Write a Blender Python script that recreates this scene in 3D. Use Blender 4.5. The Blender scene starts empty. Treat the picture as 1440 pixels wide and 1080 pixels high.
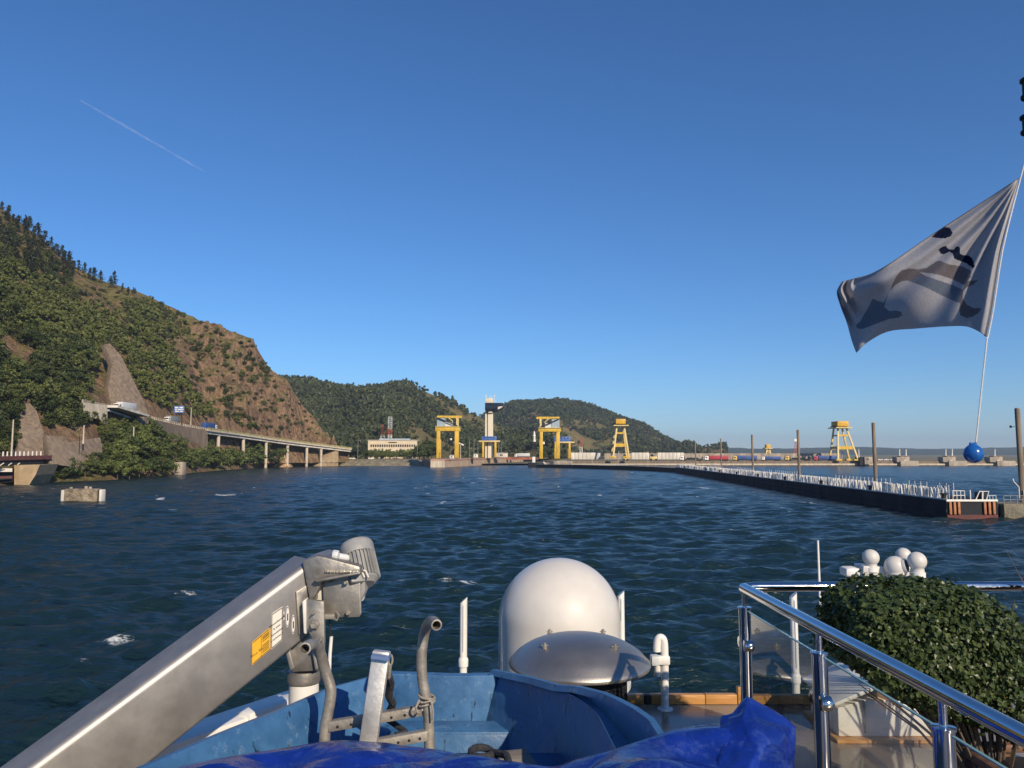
import bpy, math, random
import numpy as np
from mathutils import Vector, Matrix
random.seed(7); RNG = np.random.default_rng(7)
sc = bpy.context.scene
COL = sc.collection
R = math.radians
EYE = 9.0
F = 1082.0                       # focal length in pixels of the 1440 px wide picture
PIT = math.atan(98 / F)
CP, SP = math.cos(PIT), math.sin(PIT)

def P(x, y, d):
    u = (x - 720) / F; v = (540 - y) / F
    dy = CP - v * SP; dz = v * CP + SP
    s = d / dy
    return Vector((u * s, d, EYE + dz * s))
def W(x, y, z):
    v = (540 - y) / F
    dz = v * CP + SP
    s = (z - EYE) / dz
    return P(x, y, s * (CP - v * SP))

# ------------------------------------------------------------------ noise
def _hash(i, j, s):
    h = (i.astype(np.int64) * 374761393 + j.astype(np.int64) * 668265263 + s * 974711) & 0x7fffffff
    h = ((h ^ (h >> 13)) * 1274126177) & 0x7fffffff
    h = (h ^ (h >> 16)) & 0xffff
    return h / 65535.0
def vnoise(x, y, s=0):
    x = np.asarray(x, float); y = np.asarray(y, float)
    i = np.floor(x); j = np.floor(y); fx = x - i; fy = y - j
    fx = fx * fx * (3 - 2 * fx); fy = fy * fy * (3 - 2 * fy)
    a = _hash(i, j, s); b = _hash(i + 1, j, s); c = _hash(i, j + 1, s); d = _hash(i + 1, j + 1, s)
    return (a * (1 - fx) + b * fx) * (1 - fy) + (c * (1 - fx) + d * fx) * fy
def fbm(x, y, o=4, s=0):
    t = 0; a = .5
    for k in range(o):
        t = t + a * (vnoise(x, y, s + k * 17) - .5); x = np.asarray(x) * 2.03; y = np.asarray(y) * 2.03; a *= .5
    return t
def sstep(a, b, x):
    t = np.clip((x - a) / (b - a), 0, 1); return t * t * (3 - 2 * t)

# ------------------------------------------------------------------ materials
def lin(c): return tuple(c) + (1,) if len(c) == 3 else tuple(c)
MATS = {}
def mat(name, c, rough=.6, metal=0, var=.18, scale=6, bump=0, bscale=None, c2=None, detail=5, spec=.5, stretch=(1, 1, 1), coat=0, rvar=.1, lo=.35, hi=.65):
    """Procedural surface: two tones mixed by noise, uneven gloss, optional bump."""
    if name in MATS: return MATS[name]
    m = bpy.data.materials.new(name); m.use_nodes = True; MATS[name] = m
    nt = m.node_tree; b = nt.nodes['Principled BSDF']; L = nt.links.new
    tc = nt.nodes.new('ShaderNodeTexCoord'); mp = nt.nodes.new('ShaderNodeMapping')
    mp.inputs['Scale'].default_value = stretch
    L(tc.outputs['Object'], mp.inputs['Vector'])
    n = nt.nodes.new('ShaderNodeTexNoise'); n.inputs['Scale'].default_value = scale; n.inputs['Detail'].default_value = detail
    n.inputs['Roughness'].default_value = .62
    L(mp.outputs[0], n.inputs['Vector'])
    r = nt.nodes.new('ShaderNodeValToRGB'); r.color_ramp.elements[0].position = lo; r.color_ramp.elements[1].position = hi
    if c2 is None: c2 = tuple(x * (1 - var) for x in c); c = tuple(min(1, x * (1 + var * .5)) for x in c)
    r.color_ramp.elements[0].color = lin(c2); r.color_ramp.elements[1].color = lin(c)
    L(n.outputs['Fac'], r.inputs['Fac']); L(r.outputs['Color'], b.inputs['Base Color'])
    b.inputs['Metallic'].default_value = metal
    b.inputs['Specular IOR Level'].default_value = spec
    b.inputs['Coat Weight'].default_value = coat
    mr = nt.nodes.new('ShaderNodeMapRange'); mr.inputs[1].default_value = .3; mr.inputs[2].default_value = .7
    mr.inputs[3].default_value = max(.02, rough - rvar); mr.inputs[4].default_value = min(1, rough + rvar)
    L(n.outputs['Fac'], mr.inputs[0]); L(mr.outputs[0], b.inputs['Roughness'])
    if bump:
        n2 = nt.nodes.new('ShaderNodeTexNoise'); n2.inputs['Scale'].default_value = bscale or scale * 3; n2.inputs['Detail'].default_value = 4
        L(mp.outputs[0], n2.inputs['Vector'])
        bp = nt.nodes.new('ShaderNodeBump'); bp.inputs['Strength'].default_value = bump; bp.inputs['Distance'].default_value = .02 if (bscale or scale) > 3 else .6
        L(n2.outputs['Fac'], bp.inputs['Height']); L(bp.outputs[0], b.inputs['Normal'])
    return m
def leafmat(name, c, c2, scale=.35, rough=.55, trans=.25):
    """Foliage: tone varies through the crown's volume in random patches and from plant to plant."""
    m = bpy.data.materials.new(name); m.use_nodes = True
    nt = m.node_tree; b = nt.nodes['Principled BSDF']; L = nt.links.new
    tc = nt.nodes.new('ShaderNodeTexCoord'); n = nt.nodes.new('ShaderNodeTexNoise')
    n.inputs['Scale'].default_value = scale; n.inputs['Detail'].default_value = 6; n.inputs['Roughness'].default_value = .75
    L(tc.outputs['Object'], n.inputs['Vector'])
    oi = nt.nodes.new('ShaderNodeObjectInfo'); ad = nt.nodes.new('ShaderNodeMath'); ad.operation = 'MULTIPLY_ADD'
    ad.inputs[1].default_value = .5; L(oi.outputs['Random'], ad.inputs[0])
    sb = nt.nodes.new('ShaderNodeMath'); sb.operation = 'SUBTRACT'; sb.inputs[1].default_value = .25
    L(n.outputs['Fac'], ad.inputs[2]); L(ad.outputs[0], sb.inputs[0])
    r = nt.nodes.new('ShaderNodeValToRGB'); r.color_ramp.elements[0].position = .32; r.color_ramp.elements[1].position = .7
    r.color_ramp.elements[0].color = lin(c2); r.color_ramp.elements[1].color = lin(c)
    L(sb.outputs[0], r.inputs['Fac']); L(r.outputs['Color'], b.inputs['Base Color'])
    b.inputs['Roughness'].default_value = rough; b.inputs['Specular IOR Level'].default_value = .3
    if trans:
        t = nt.nodes.new('ShaderNodeBsdfTranslucent'); L(r.outputs['Color'], t.inputs['Color'])
        mx = nt.nodes.new('ShaderNodeMixShader'); mx.inputs[0].default_value = trans
        L(b.outputs[0], mx.inputs[1]); L(t.outputs[0], mx.inputs[2])
        L(mx.outputs[0], nt.nodes['Material Output'].inputs['Surface'])
    return m

# ------------------------------------------------------------------ mesh builder
WL = {}
class MB:
    def __init__(s): s.v = []; s.f = []; s.m = []; s.k = 0
    def add(s, vs, fs):
        o = len(s.v); s.v += [Vector(p) for p in vs]
        for f in fs: s.f.append([o + i for i in f]); s.m.append(s.k)
        return s
    def box(s, x0, x1, y0, y1, z0, z1):
        vs = [(x, y, z) for z in (z0, z1) for y in (y0, y1) for x in (x0, x1)]
        return s.add(vs, [(0, 2, 3, 1), (4, 5, 7, 6), (0, 1, 5, 4), (2, 6, 7, 3), (0, 4, 6, 2), (1, 3, 7, 5)])
    def cbox(s, c, sx, sy, sz, M=None):
        """box about a centre, optionally turned by M"""
        vs = [Vector((x * sx / 2, y * sy / 2, z * sz / 2)) for z in (-1, 1) for y in (-1, 1) for x in (-1, 1)]
        if M is not None: vs = [M @ p for p in vs]
        return s.add([p + Vector(c) for p in vs], [(0, 2, 3, 1), (4, 5, 7, 6), (0, 1, 5, 4), (2, 6, 7, 3), (0, 4, 6, 2), (1, 3, 7, 5)])
    def pbox(s, px0, px1, py0, py1, d, dep):
        a = P(px0, (py0 + py1) / 2, d); b = P(px1, (py0 + py1) / 2, d)
        z1 = P((px0 + px1) / 2, py0, d).z; z0 = P((px0 + px1) / 2, py1, d).z
        return s.box(a.x, b.x, d, d + dep, z0, z1)
    def bar(s, p, q, w, h, up=(0, 0, 1)):
        p = Vector(p); q = Vector(q); t = (q - p).normalized(); up = Vector(up)
        if abs(t.dot(up)) > .98: up = Vector((0, 1, 0))
        x = t.cross(up).normalized(); u = x.cross(t).normalized()
        vs = [c + x * (a * w / 2) + u * (b * h / 2) for c in (p, q) for a, b in ((-1, -1), (1, -1), (1, 1), (-1, 1))]
        return s.add(vs, [(3, 2, 1, 0), (4, 5, 6, 7), (0, 1, 5, 4), (1, 2, 6, 5), (2, 3, 7, 6), (3, 0, 4, 7)])
    def tube(s, pts, r, n=12, cap=True):
        pts = [Vector(p) for p in pts]; rs = r if isinstance(r, (list, tuple)) else [r] * len(pts)
        vs = []; x = None
        for i, p in enumerate(pts):
            t = (pts[min(i + 1, len(pts) - 1)] - pts[max(i - 1, 0)]).normalized()
            if x is None:
                x = t.orthogonal().normalized()
            else:
                x = (x - t * x.dot(t)).normalized()
            y = t.cross(x)
            vs += [p + (x * math.cos(a) + y * math.sin(a)) * rs[i] for a in [2 * math.pi * k / n for k in range(n)]]
        fs = [(i * n + k, i * n + (k + 1) % n, (i + 1) * n + (k + 1) % n, (i + 1) * n + k) for i in range(len(pts) - 1) for k in range(n)]
        if cap: fs += [tuple(range(n))[::-1], tuple((len(pts) - 1) * n + k for k in range(n))]
        return s.add(vs, fs)
    def lathe(s, c, prof, n=48, M=None):
        """prof: (r, z) pairs bottom to top about a vertical axis at c"""
        c = Vector(c); vs = []; fs = []
        for r, z in prof:
            for k in range(n):
                a = 2 * math.pi * k / n
                p = Vector((r * math.cos(a), r * math.sin(a), z))
                vs.append(c + (M @ p if M is not None else p))
        for i in range(len(prof) - 1):
            for k in range(n): fs.append((i * n + k, i * n + (k + 1) % n, (i + 1) * n + (k + 1) % n, (i + 1) * n + k))
        fs.append(tuple(range(n))[::-1]); fs.append(tuple((len(prof) - 1) * n + k for k in range(n)))
        return s.add(vs, fs)
    def prism(s, poly, ext):
        n = len(poly); poly = [Vector(p) for p in poly]; ext = Vector(ext)
        return s.add(poly + [p + ext for p in poly], [tuple(range(n))[::-1], tuple(range(n, 2 * n))] + [(i, (i + 1) % n, n + (i + 1) % n, n + i) for i in range(n)])
    def grid(s, rows, close=False):
        n = len(rows[0]); vs = [p for r in rows for p in r]
        m = n if close else n - 1
        return s.add(vs, [(i * n + k, i * n + (k + 1) % n, (i + 1) * n + (k + 1) % n, (i + 1) * n + k) for i in range(len(rows) - 1) for k in range(m)])
    def build(s, name, mats, parent=None, smooth=False, bevel=0, loc=None, angle=35):
        o = Vector((0, 0, 0))
        if parent is not None: o = WL[parent.name]
        elif loc is not None: o = Vector(loc)
        me = bpy.data.meshes.new(name)
        me.from_pydata([tuple(p - o) for p in s.v], [], s.f)
        mats = mats if isinstance(mats, (list, tuple)) else [mats]
        for m in mats: me.materials.append(m)
        if len(mats) > 1: me.polygons.foreach_set('material_index', s.m)
        import bmesh
        bm = bmesh.new(); bm.from_mesh(me); bmesh.ops.recalc_face_normals(bm, faces=bm.faces)
        if bevel:
            es = [e for e in bm.edges if len(e.link_faces) == 2 and e.calc_face_angle(0) > R(30)]
            bmesh.ops.bevel(bm, geom=es, offset=bevel, segments=2, profile=.5, affect='EDGES', clamp_overlap=True)
        bm.to_mesh(me); bm.free()
        if smooth or bevel:
            for p in me.polygons: p.use_smooth = True
            me.set_sharp_from_angle(angle=R(angle))
        ob = bpy.data.objects.new(name, me); COL.objects.link(ob)
        if parent is not None: ob.parent = parent
        else: ob.location = o
        WL[ob.name] = o
        return ob
def tag(o, label=None, cat=None, group=None, kind=None):
    if label: o['label'] = label
    if cat: o['category'] = cat
    if group: o['group'] = group
    if kind: o['kind'] = kind
    return o
def thing(name, label, cat, loc=(0, 0, 0), group=None):
    o = bpy.data.objects.new(name, None); COL.objects.link(o)
    o.location = loc; o.empty_display_size = .2; WL[o.name] = Vector(loc)
    return tag(o, label, cat, group)
def copy_tree(o, parent=None):
    kids = list(o.children)
    c = o.copy(); COL.objects.link(c)
    if parent is not None: c.parent = parent
    for k in kids: copy_tree(k, c)
    return c
def text(body, size, origin, xdir, ydir, name, m, parent, lift=.0015):
    """raised lettering turned into a mesh part"""
    cu = bpy.data.curves.new(name, 'FONT'); cu.body = body; cu.size = size; cu.align_x = 'CENTER'; cu.align_y = 'CENTER'; cu.extrude = .0004
    t = bpy.data.objects.new(name, cu); COL.objects.link(t)
    dg = bpy.context.evaluated_depsgraph_get(); me = bpy.data.meshes.new_from_object(t.evaluated_get(dg))
    bpy.data.objects.remove(t)
    x = Vector(xdir).normalized(); y = Vector(ydir).normalized(); z = x.cross(y)
    b = MB(); b.v = [Vector(origin) + x * v.co.x + y * v.co.y + z * (v.co.z + lift) for v in me.vertices]
    b.f = [list(p.vertices) for p in me.polygons]; b.m = [0] * len(b.f)
    return b.build(name, m, parent)
def mesh_np(name, v, f, mats, smooth=False, mi=None):
    me = bpy.data.meshes.new(name)
    v = np.ascontiguousarray(v, np.float32); f = np.ascontiguousarray(f, np.int32)
    nf, k = f.shape
    me.vertices.add(len(v)); me.vertices.foreach_set('co', v.ravel())
    me.loops.add(nf * k); me.loops.foreach_set('vertex_index', f.ravel())
    me.polygons.add(nf); me.polygons.foreach_set('loop_start', np.arange(0, nf * k, k, dtype=np.int32))
    me.polygons.foreach_set('use_smooth', np.full(nf, smooth))
    for m in mats: me.materials.append(m)
    if mi is not None: me.polygons.foreach_set('material_index', np.ascontiguousarray(mi, np.int32))
    me.update(calc_edges=True)
    return me
def link(name, me, loc=(0, 0, 0), parent=None):
    o = bpy.data.objects.new(name, me); COL.objects.link(o); o.location = loc
    if parent is not None: o.parent = parent
    WL[o.name] = Vector(loc)
    return o
def grid_faces(nr, nc, close=False):
    i = np.arange(nr - 1)[:, None]; j = np.arange(nc if close else nc - 1)[None, :]
    a = i * nc + j; b = i * nc + (j + 1) % nc
    return np.stack([a, b, b + nc, a + nc], -1).reshape(-1, 4)

# ------------------------------------------------------------------ light, sky, camera
SUN_EL, SUN_AZ = R(29), R(29)           # azimuth from straight behind the viewer, towards the right
TOSUN = Vector((math.sin(SUN_AZ) * math.cos(SUN_EL), -math.cos(SUN_AZ) * math.cos(SUN_EL), math.sin(SUN_EL)))
w = bpy.data.worlds.new('World'); sc.world = w; w.use_nodes = True
sky = w.node_tree.nodes.new('ShaderNodeTexSky'); sky.sky_type = 'NISHITA'; sky.sun_disc = False
sky.sun_elevation = SUN_EL; sky.sun_rotation = math.pi - SUN_AZ
sky.altitude = 60; sky.air_density = 1.0; sky.dust_density = .05; sky.ozone_density = 10.0
bg = w.node_tree.nodes['Background']; bg.inputs['Strength'].default_value = .096
hs = w.node_tree.nodes.new('ShaderNodeHueSaturation'); hs.inputs['Saturation'].default_value = 1.04; w.node_tree.links.new(sky.outputs[0], hs.inputs['Color']); w.node_tree.links.new(hs.outputs[0], bg.inputs['Color'])
sl = bpy.data.lights.new('sun', 'SUN'); sl.energy = 4.2; sl.angle = R(.5); sl.color = (1, .83, .62)
so = bpy.data.objects.new('sun', sl); COL.objects.link(so)
so.rotation_euler = (-TOSUN).to_track_quat('-Z', 'Y').to_euler(); so.location = (20, -40, 60)
cam = bpy.data.cameras.new('camera'); co = bpy.data.objects.new('camera', cam); COL.objects.link(co)
cam.sensor_width = 36; cam.lens = 36 * F / 1440; cam.clip_start = .05; cam.clip_end = 60000
co.location = (0, 0, EYE); co.rotation_euler = (math.pi / 2 + PIT, 0, 0)
sc.camera = co
sc.view_settings.view_transform = 'Standard'; sc.view_settings.look = 'None'; sc.view_settings.gamma = 1; sc.view_settings.exposure = .35
sc.cycles.use_denoising = True
sc.cycles.max_bounces = 8; sc.cycles.transparent_max_bounces = 12
# ================================================================== WATER
def make_water():
    ang = np.concatenate([np.linspace(-180, -58, 40)[:-1], np.linspace(-58, 58, 560), np.linspace(58, 180, 40)[1:-1]])
    ang = np.radians(ang); nc = len(ang)
    d = np.concatenate([[.5, 4, 9], np.exp(np.linspace(math.log(14), math.log(700), 760)), np.exp(np.linspace(math.log(760), math.log(12000), 26))])
    A, D = np.meshgrid(ang, d)
    X = D * np.sin(A); Y = D * np.cos(A)
    rng = np.random.default_rng(3)
    Z = np.zeros_like(X); cell = D * .0052 + .02
    for i in range(130):
        lam = .42 * (7.5 / .42) ** (rng.random() ** .95)
        th = R(100) + rng.normal() * R(24)          # travelling away and to the left, with the wind
        k = 2 * math.pi / lam
        a = .0082 * lam ** .66 * (.6 + .8 * rng.random())
        ph = k * (X * math.cos(th) + Y * math.sin(th)) + rng.random() * 6.28
        fade = sstep(1.8, 4.0, lam / cell)
        Z += a * fade * (2 * ((np.sin(ph) + 1) / 2) ** 1.5 - .85)
    gust = .65 + .7 * vnoise(X / 38, Y / 60, 5)
    Z *= gust
    Z *= sstep(8, 16, D)
    # breaking crests
    foam = np.zeros_like(X)
    caps = [(640, 819, 2.3, 1.3, 1.15), (265, 838, 1.5, .9, 1.05), (165, 903, 1.4, .9, 1.1), (556, 819, 1.6, .5, .9), (112, 930, .8, .6, .7), (465, 735, 2.6, .5, .7), (1040, 745, 3.0, .5, .75),
            (885, 728, 1.6, .5, .7), (757, 728, 1.6, .4, .7), (1010, 790, 1.6, .3, .6), (1420, 742, 2, .6, .8), (1320, 735, 2.5, .8, .9), (960, 800, 1.2, .3, .7), (390, 728, 2, .5, .6), (600, 735, 2, .4, .6),
            (1060, 760, 1.6, .4, .7), (1015, 745, 2, .4, .7), (150, 728, 2.4, .5, .6)]
    for (px, py, rx, ry, s) in caps:
        c = W(px, py, 0)
        wob = .5 * vnoise(X * 1.7, Y * 1.1, int(px)) + .25 * vnoise(X * 5, Y * 3, int(px) + 3) - .35
        yy = (Y - c.y) / (ry * 1.5) + .3 * (X - c.x) / rx + wob
        q = ((X - c.x) / (rx * .95)) ** 2 + np.where(yy > 0, yy * 1.0, yy * 2.4) ** 2
        foam += s * np.exp(-q * 1.5)
        Z += .07 * np.exp(-q * .5)
    cr = vnoise(X / 1.5, Y / 1.6, 31) * vnoise(X / 22, Y / 35, 32)
    foam += sstep(.66, .78, cr) * sstep(40, 110, D) * .9
    far = sstep(90, 160, D)
    cr2 = vnoise(X / 3.2, Y / 7, 41)
    foam += far * sstep(.92, .97, cr2) * 1.05
    v = np.stack([X, Y, Z], -1).reshape(-1, 3)
    me = mesh_np('water', v, grid_faces(len(d), nc, True), [], True)
    at = me.attributes.new('foam', 'FLOAT', 'POINT'); at.data.foreach_set('value', np.clip(foam, 0, 1).astype(np.float32).ravel())
    m = bpy.data.materials.new('river_water'); m.use_nodes = True; nt = m.node_tree; L = nt.links.new; b = nt.nodes['Principled BSDF']
    b.inputs['Base Color'].default_value = (.007, .022, .028, 1); b.inputs['Roughness'].default_value = .2; b.inputs['IOR'].default_value = 1.333; b.inputs['Specular IOR Level'].default_value = .33
    tc = nt.nodes.new('ShaderNodeTexCoord')
    def noise(sc_, st, det=4):
        mp = nt.nodes.new('ShaderNodeMapping'); mp.inputs['Scale'].default_value = st; L(tc.outputs['Object'], mp.inputs[0])
        n = nt.nodes.new('ShaderNodeTexNoise'); n.inputs['Scale'].default_value = sc_; n.inputs['Detail'].default_value = det; L(mp.outputs[0], n.inputs['Vector']); return n
    n1 = noise(1.5, (.6, 1.5, 1), 6); n2 = noise(5.5, (.6, 1.4, 1), 4); n0 = noise(.3, (.6, 1.6, 1), 5)
    b1 = nt.nodes.new('ShaderNodeBump'); b1.inputs['Strength'].default_value = 1; b1.inputs['Distance'].default_value = .26; L(n1.outputs[0], b1.inputs['Height'])
    b2 = nt.nodes.new('ShaderNodeBump'); b2.inputs['Strength'].default_value = .8; b2.inputs['Distance'].default_value = .06; L(n2.outputs[0], b2.inputs['Height']); L(b1.outputs[0], b2.inputs['Normal'])
    b3 = nt.nodes.new('ShaderNodeBump'); b3.inputs['Strength'].default_value = .9; b3.inputs['Distance'].default_value = .9; L(n0.outputs[0], b3.inputs['Height']); L(b3.outputs[0], b1.inputs['Normal'])
    L(b2.outputs[0], b.inputs['Normal'])
    fo = nt.nodes.new('ShaderNodeBsdfDiffuse'); fo.inputs['Color'].default_value = (.62, .66, .66, 1)
    av = nt.nodes.new('ShaderNodeAttribute'); av.attribute_name = 'foam'
    nf = noise(9, (.7, 1.3, 1), 8); nf.inputs['Roughness'].default_value = .75
    ml = nt.nodes.new('ShaderNodeMath'); ml.operation = 'MULTIPLY_ADD'; ml.inputs[1].default_value = 2.1
    nc_ = noise(2.1, (.7, 1.5, 1), 5); nc_.inputs['Roughness'].default_value = .7
    mixn = nt.nodes.new('ShaderNodeMath'); mixn.operation = 'ADD'; L(nf.outputs[0], mixn.inputs[0]); L(nc_.outputs[0], mixn.inputs[1])
    L(mixn.outputs[0], ml.inputs[0]); sbb = nt.nodes.new('ShaderNodeMath'); sbb.operation = 'SUBTRACT'; sbb.inputs[1].default_value = 2.95
    L(av.outputs['Fac'], ml.inputs[2]); L(ml.outputs[0], sbb.inputs[0])
    cl = nt.nodes.new('ShaderNodeMapRange'); cl.inputs[1].default_value = -.06; cl.inputs[2].default_value = .30; L(sbb.outputs[0], cl.inputs[0])
    mu = nt.nodes.new('ShaderNodeMath'); mu.operation = 'MULTIPLY'; L(cl.outputs[0], mu.inputs[0])
    mr = nt.nodes.new('ShaderNodeMapRange'); mr.inputs[1].default_value = .08; mr.inputs[2].default_value = .35; L(av.outputs['Fac'], mr.inputs[0]); L(mr.outputs[0], mu.inputs[1])
    mx = nt.nodes.new('ShaderNodeMixShader'); L(mu.outputs[0], mx.inputs[0]); L(b.outputs[0], mx.inputs[1]); L(fo.outputs[0], mx.inputs[2])
    L(mx.outputs[0], nt.nodes['Material Output'].inputs['Surface'])
    me.materials.append(m)
    tag(link('water', me), 'choppy dark blue river water with small whitecaps', None, kind='structure')
make_water()

# ================================================================== HILLS (height fields in polar coordinates about the viewpoint)
def kof(x, y=600):
    p = P(x, y, 1.0); return p.x
class Hill:
    def __init__(s, k0, k1, nc, ctrl, amp, nrow, seed, rock=None):
        """ctrl(k arrays) -> list of (d, z) arrays, near to far"""
        s.k = np.linspace(k0, k1, nc)
        cs = ctrl(s.k)
        t = np.linspace(0, len(cs) - 1, nrow)
        s.d = np.zeros((nrow, nc)); s.z = np.zeros((nrow, nc))
        for i, tt in enumerate(t):
            a = min(int(tt), len(cs) - 2); f = tt - a
            s.d[i] = cs[a][0] * (1 - f) + cs[a + 1][0] * f; s.z[i] = cs[a][1] * (1 - f) + cs[a + 1][1] * f
        s.X = s.k[None, :] * s.d; s.t = t
        s.z += amp(s.X, s.d, t[:, None], s.k[None, :])
    def mesh(s, name, m):
        v = np.stack([s.X, s.d, s.z], -1).reshape(-1, 3)
        return mesh_np(name, v, grid_faces(*s.d.shape), [m], True)
    def hit(s, px, py):
        p = P(px, py, 1.0); k = p.x; mm = p.z - EYE
        j = (k - s.k[0]) / (s.k[1] - s.k[0])
        if j < 0 or j >= len(s.k) - 1: return None
        j = int(j); f = (k - s.k[j]) / (s.k[1] - s.k[0])
        d = s.d[:, j] * (1 - f) + s.d[:, j + 1] * f; z = s.z[:, j] * (1 - f) + s.z[:, j + 1] * f
        e = (z - EYE) / d
        h = np.nonzero(e >= mm)[0]
        if len(h) == 0 or h[0] == 0: return None
        i = h[0]; g = (mm - e[i - 1]) / (e[i] - e[i - 1] + 1e-9)
        dd = d[i - 1] + g * (d[i] - d[i - 1]); zz = z[i - 1] + g * (z[i] - z[i - 1])
        return Vector((k * dd, dd, zz))

def tab(rows, x=0):
    a = np.array(rows, float)
    kk = np.array([kof(r[0]) for r in rows])
    return lambda k, c: np.interp(k, kk, a[:, c])
SHORE = tab([(-900, 95), (-400, 130), (-100, 190), (0, 221), (90, 250), (160, 268), (240, 325), (300, 405), (380, 520), (450, 566), (500, 590)])
ROADPX = [(-900, 540, 105), (-400, 542, 150), (-100, 548, 225), (0, 552, 255), (120, 563, 290), (148, 570, 305), (197, 583, 335), (212, 588, 345), (250, 597, 385), (290, 604, 420), (340, 611, 470), (400, 620, 520), (490, 631, 585), (530, 634, 605)]
ROADK = np.array([P(x, y, d).x / d for x, y, d in ROADPX]); ROADD = np.array([d for x, y, d in ROADPX]); ROADZ = np.array([P(x, y, d).z for x, y, d in ROADPX])
CREST = [(-900, 60, 330), (-400, 150, 420), (-150, 225, 470), (0, 292, 520), (30, 314, 525), (60, 337, 530), (100, 372, 540), (150, 397, 550), (190, 408, 555), (220, 421, 560), (260, 441, 570), (300, 459, 580), (335, 470, 588), (356, 479, 594), (364, 494, 596), (376, 512, 598), (400, 536, 602), (425, 566, 606), (445, 592, 610), (458, 616, 612), (470, 638, 614), (490, 645, 618)]
CRK = np.array([P(x, y, d).x / d for x, y, d in CREST]); CRD = np.array([d for x, y, d in CREST]); CRZ = np.array([P(x, y, d).z for x, y, d in CREST])
K290 = kof(290)
def left_ctrl(k):
    d0 = SHORE(k, 1); dr = np.interp(k, ROADK, ROADD); zr = np.interp(k, ROADK, ROADZ)
    dc = np.interp(k, CRK, CRD); zc = np.interp(k, CRK, CRZ)
    via = sstep(K290 - .012, K290 + .012, k)
    dr = np.minimum(dr, dc - 20); df = d0 + (dr - d0) * .55
    zf = (1 - via) * np.clip(.3 * zr, 2, 9) + via * 2.2
    z_at = (1 - via) * (zr - .5) + via * 2.6
    out = [(d0 - 12, 0 * k - 2.5), (d0, 0 * k + .25), (df, zf), (dr - 1.0, (1 - via) * (zr - 6) + via * 2.6), (dr + 1, z_at), (dr + 12, (1 - via) * (zr - .4) + via * (zr * .8))]
    ds = dr + 12; zs = out[-1][1]; zs = np.minimum(zs, zc)
    for q in (.12, .25, .4, .55, .7, .85, .95, 1):
        pw = .92 - .12 * via
        out.append((ds + (dc - ds) * q, zs + (zc - zs) * q ** pw))
    out += [(dc + 25, zc * .97 - 3), (dc + 90, zc * .8 - 10), (dc + 260, zc * .35 - 10)]
    return out
def left_amp(X, D, t, k):
    rock = sstep(kof(210), kof(330), k)
    up = sstep(4.8, 6.5, t)
    rid = 1 - np.abs(2 * vnoise(X / 34 + D / 90, D / 44 + X / 60, 11) - 1)
    rid2 = 1 - np.abs(2 * vnoise(X / 9 + D / 30, D / 14, 12) - 1)
    a = up * ((rid - .66) * (7 + 13 * rock) + (rid2 - .64) * (3.0 + 7.5 * rock) + fbm(X / 4, D / 6, 3, 13) * (2 + 7 * rock) + rock * 2.2 * (((X * .55 + D * .2 + 9 * vnoise(X / 30, D / 30, 15)) / 7.) % 1 - .5))
    cr = 1 - .84 * np.exp(-((t - 13) / 1.2) ** 2)
    low = sstep(.6, 1.6, t) * (1 - up) * fbm(X / 6, D / 6, 3, 14) * 1.2 * (1 - np.exp(-((t - 4.5) / .7) ** 2))
    return a * cr + low
HL = Hill(kof(-900), kof(492), 620, left_ctrl, left_amp, 420, 1)

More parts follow.
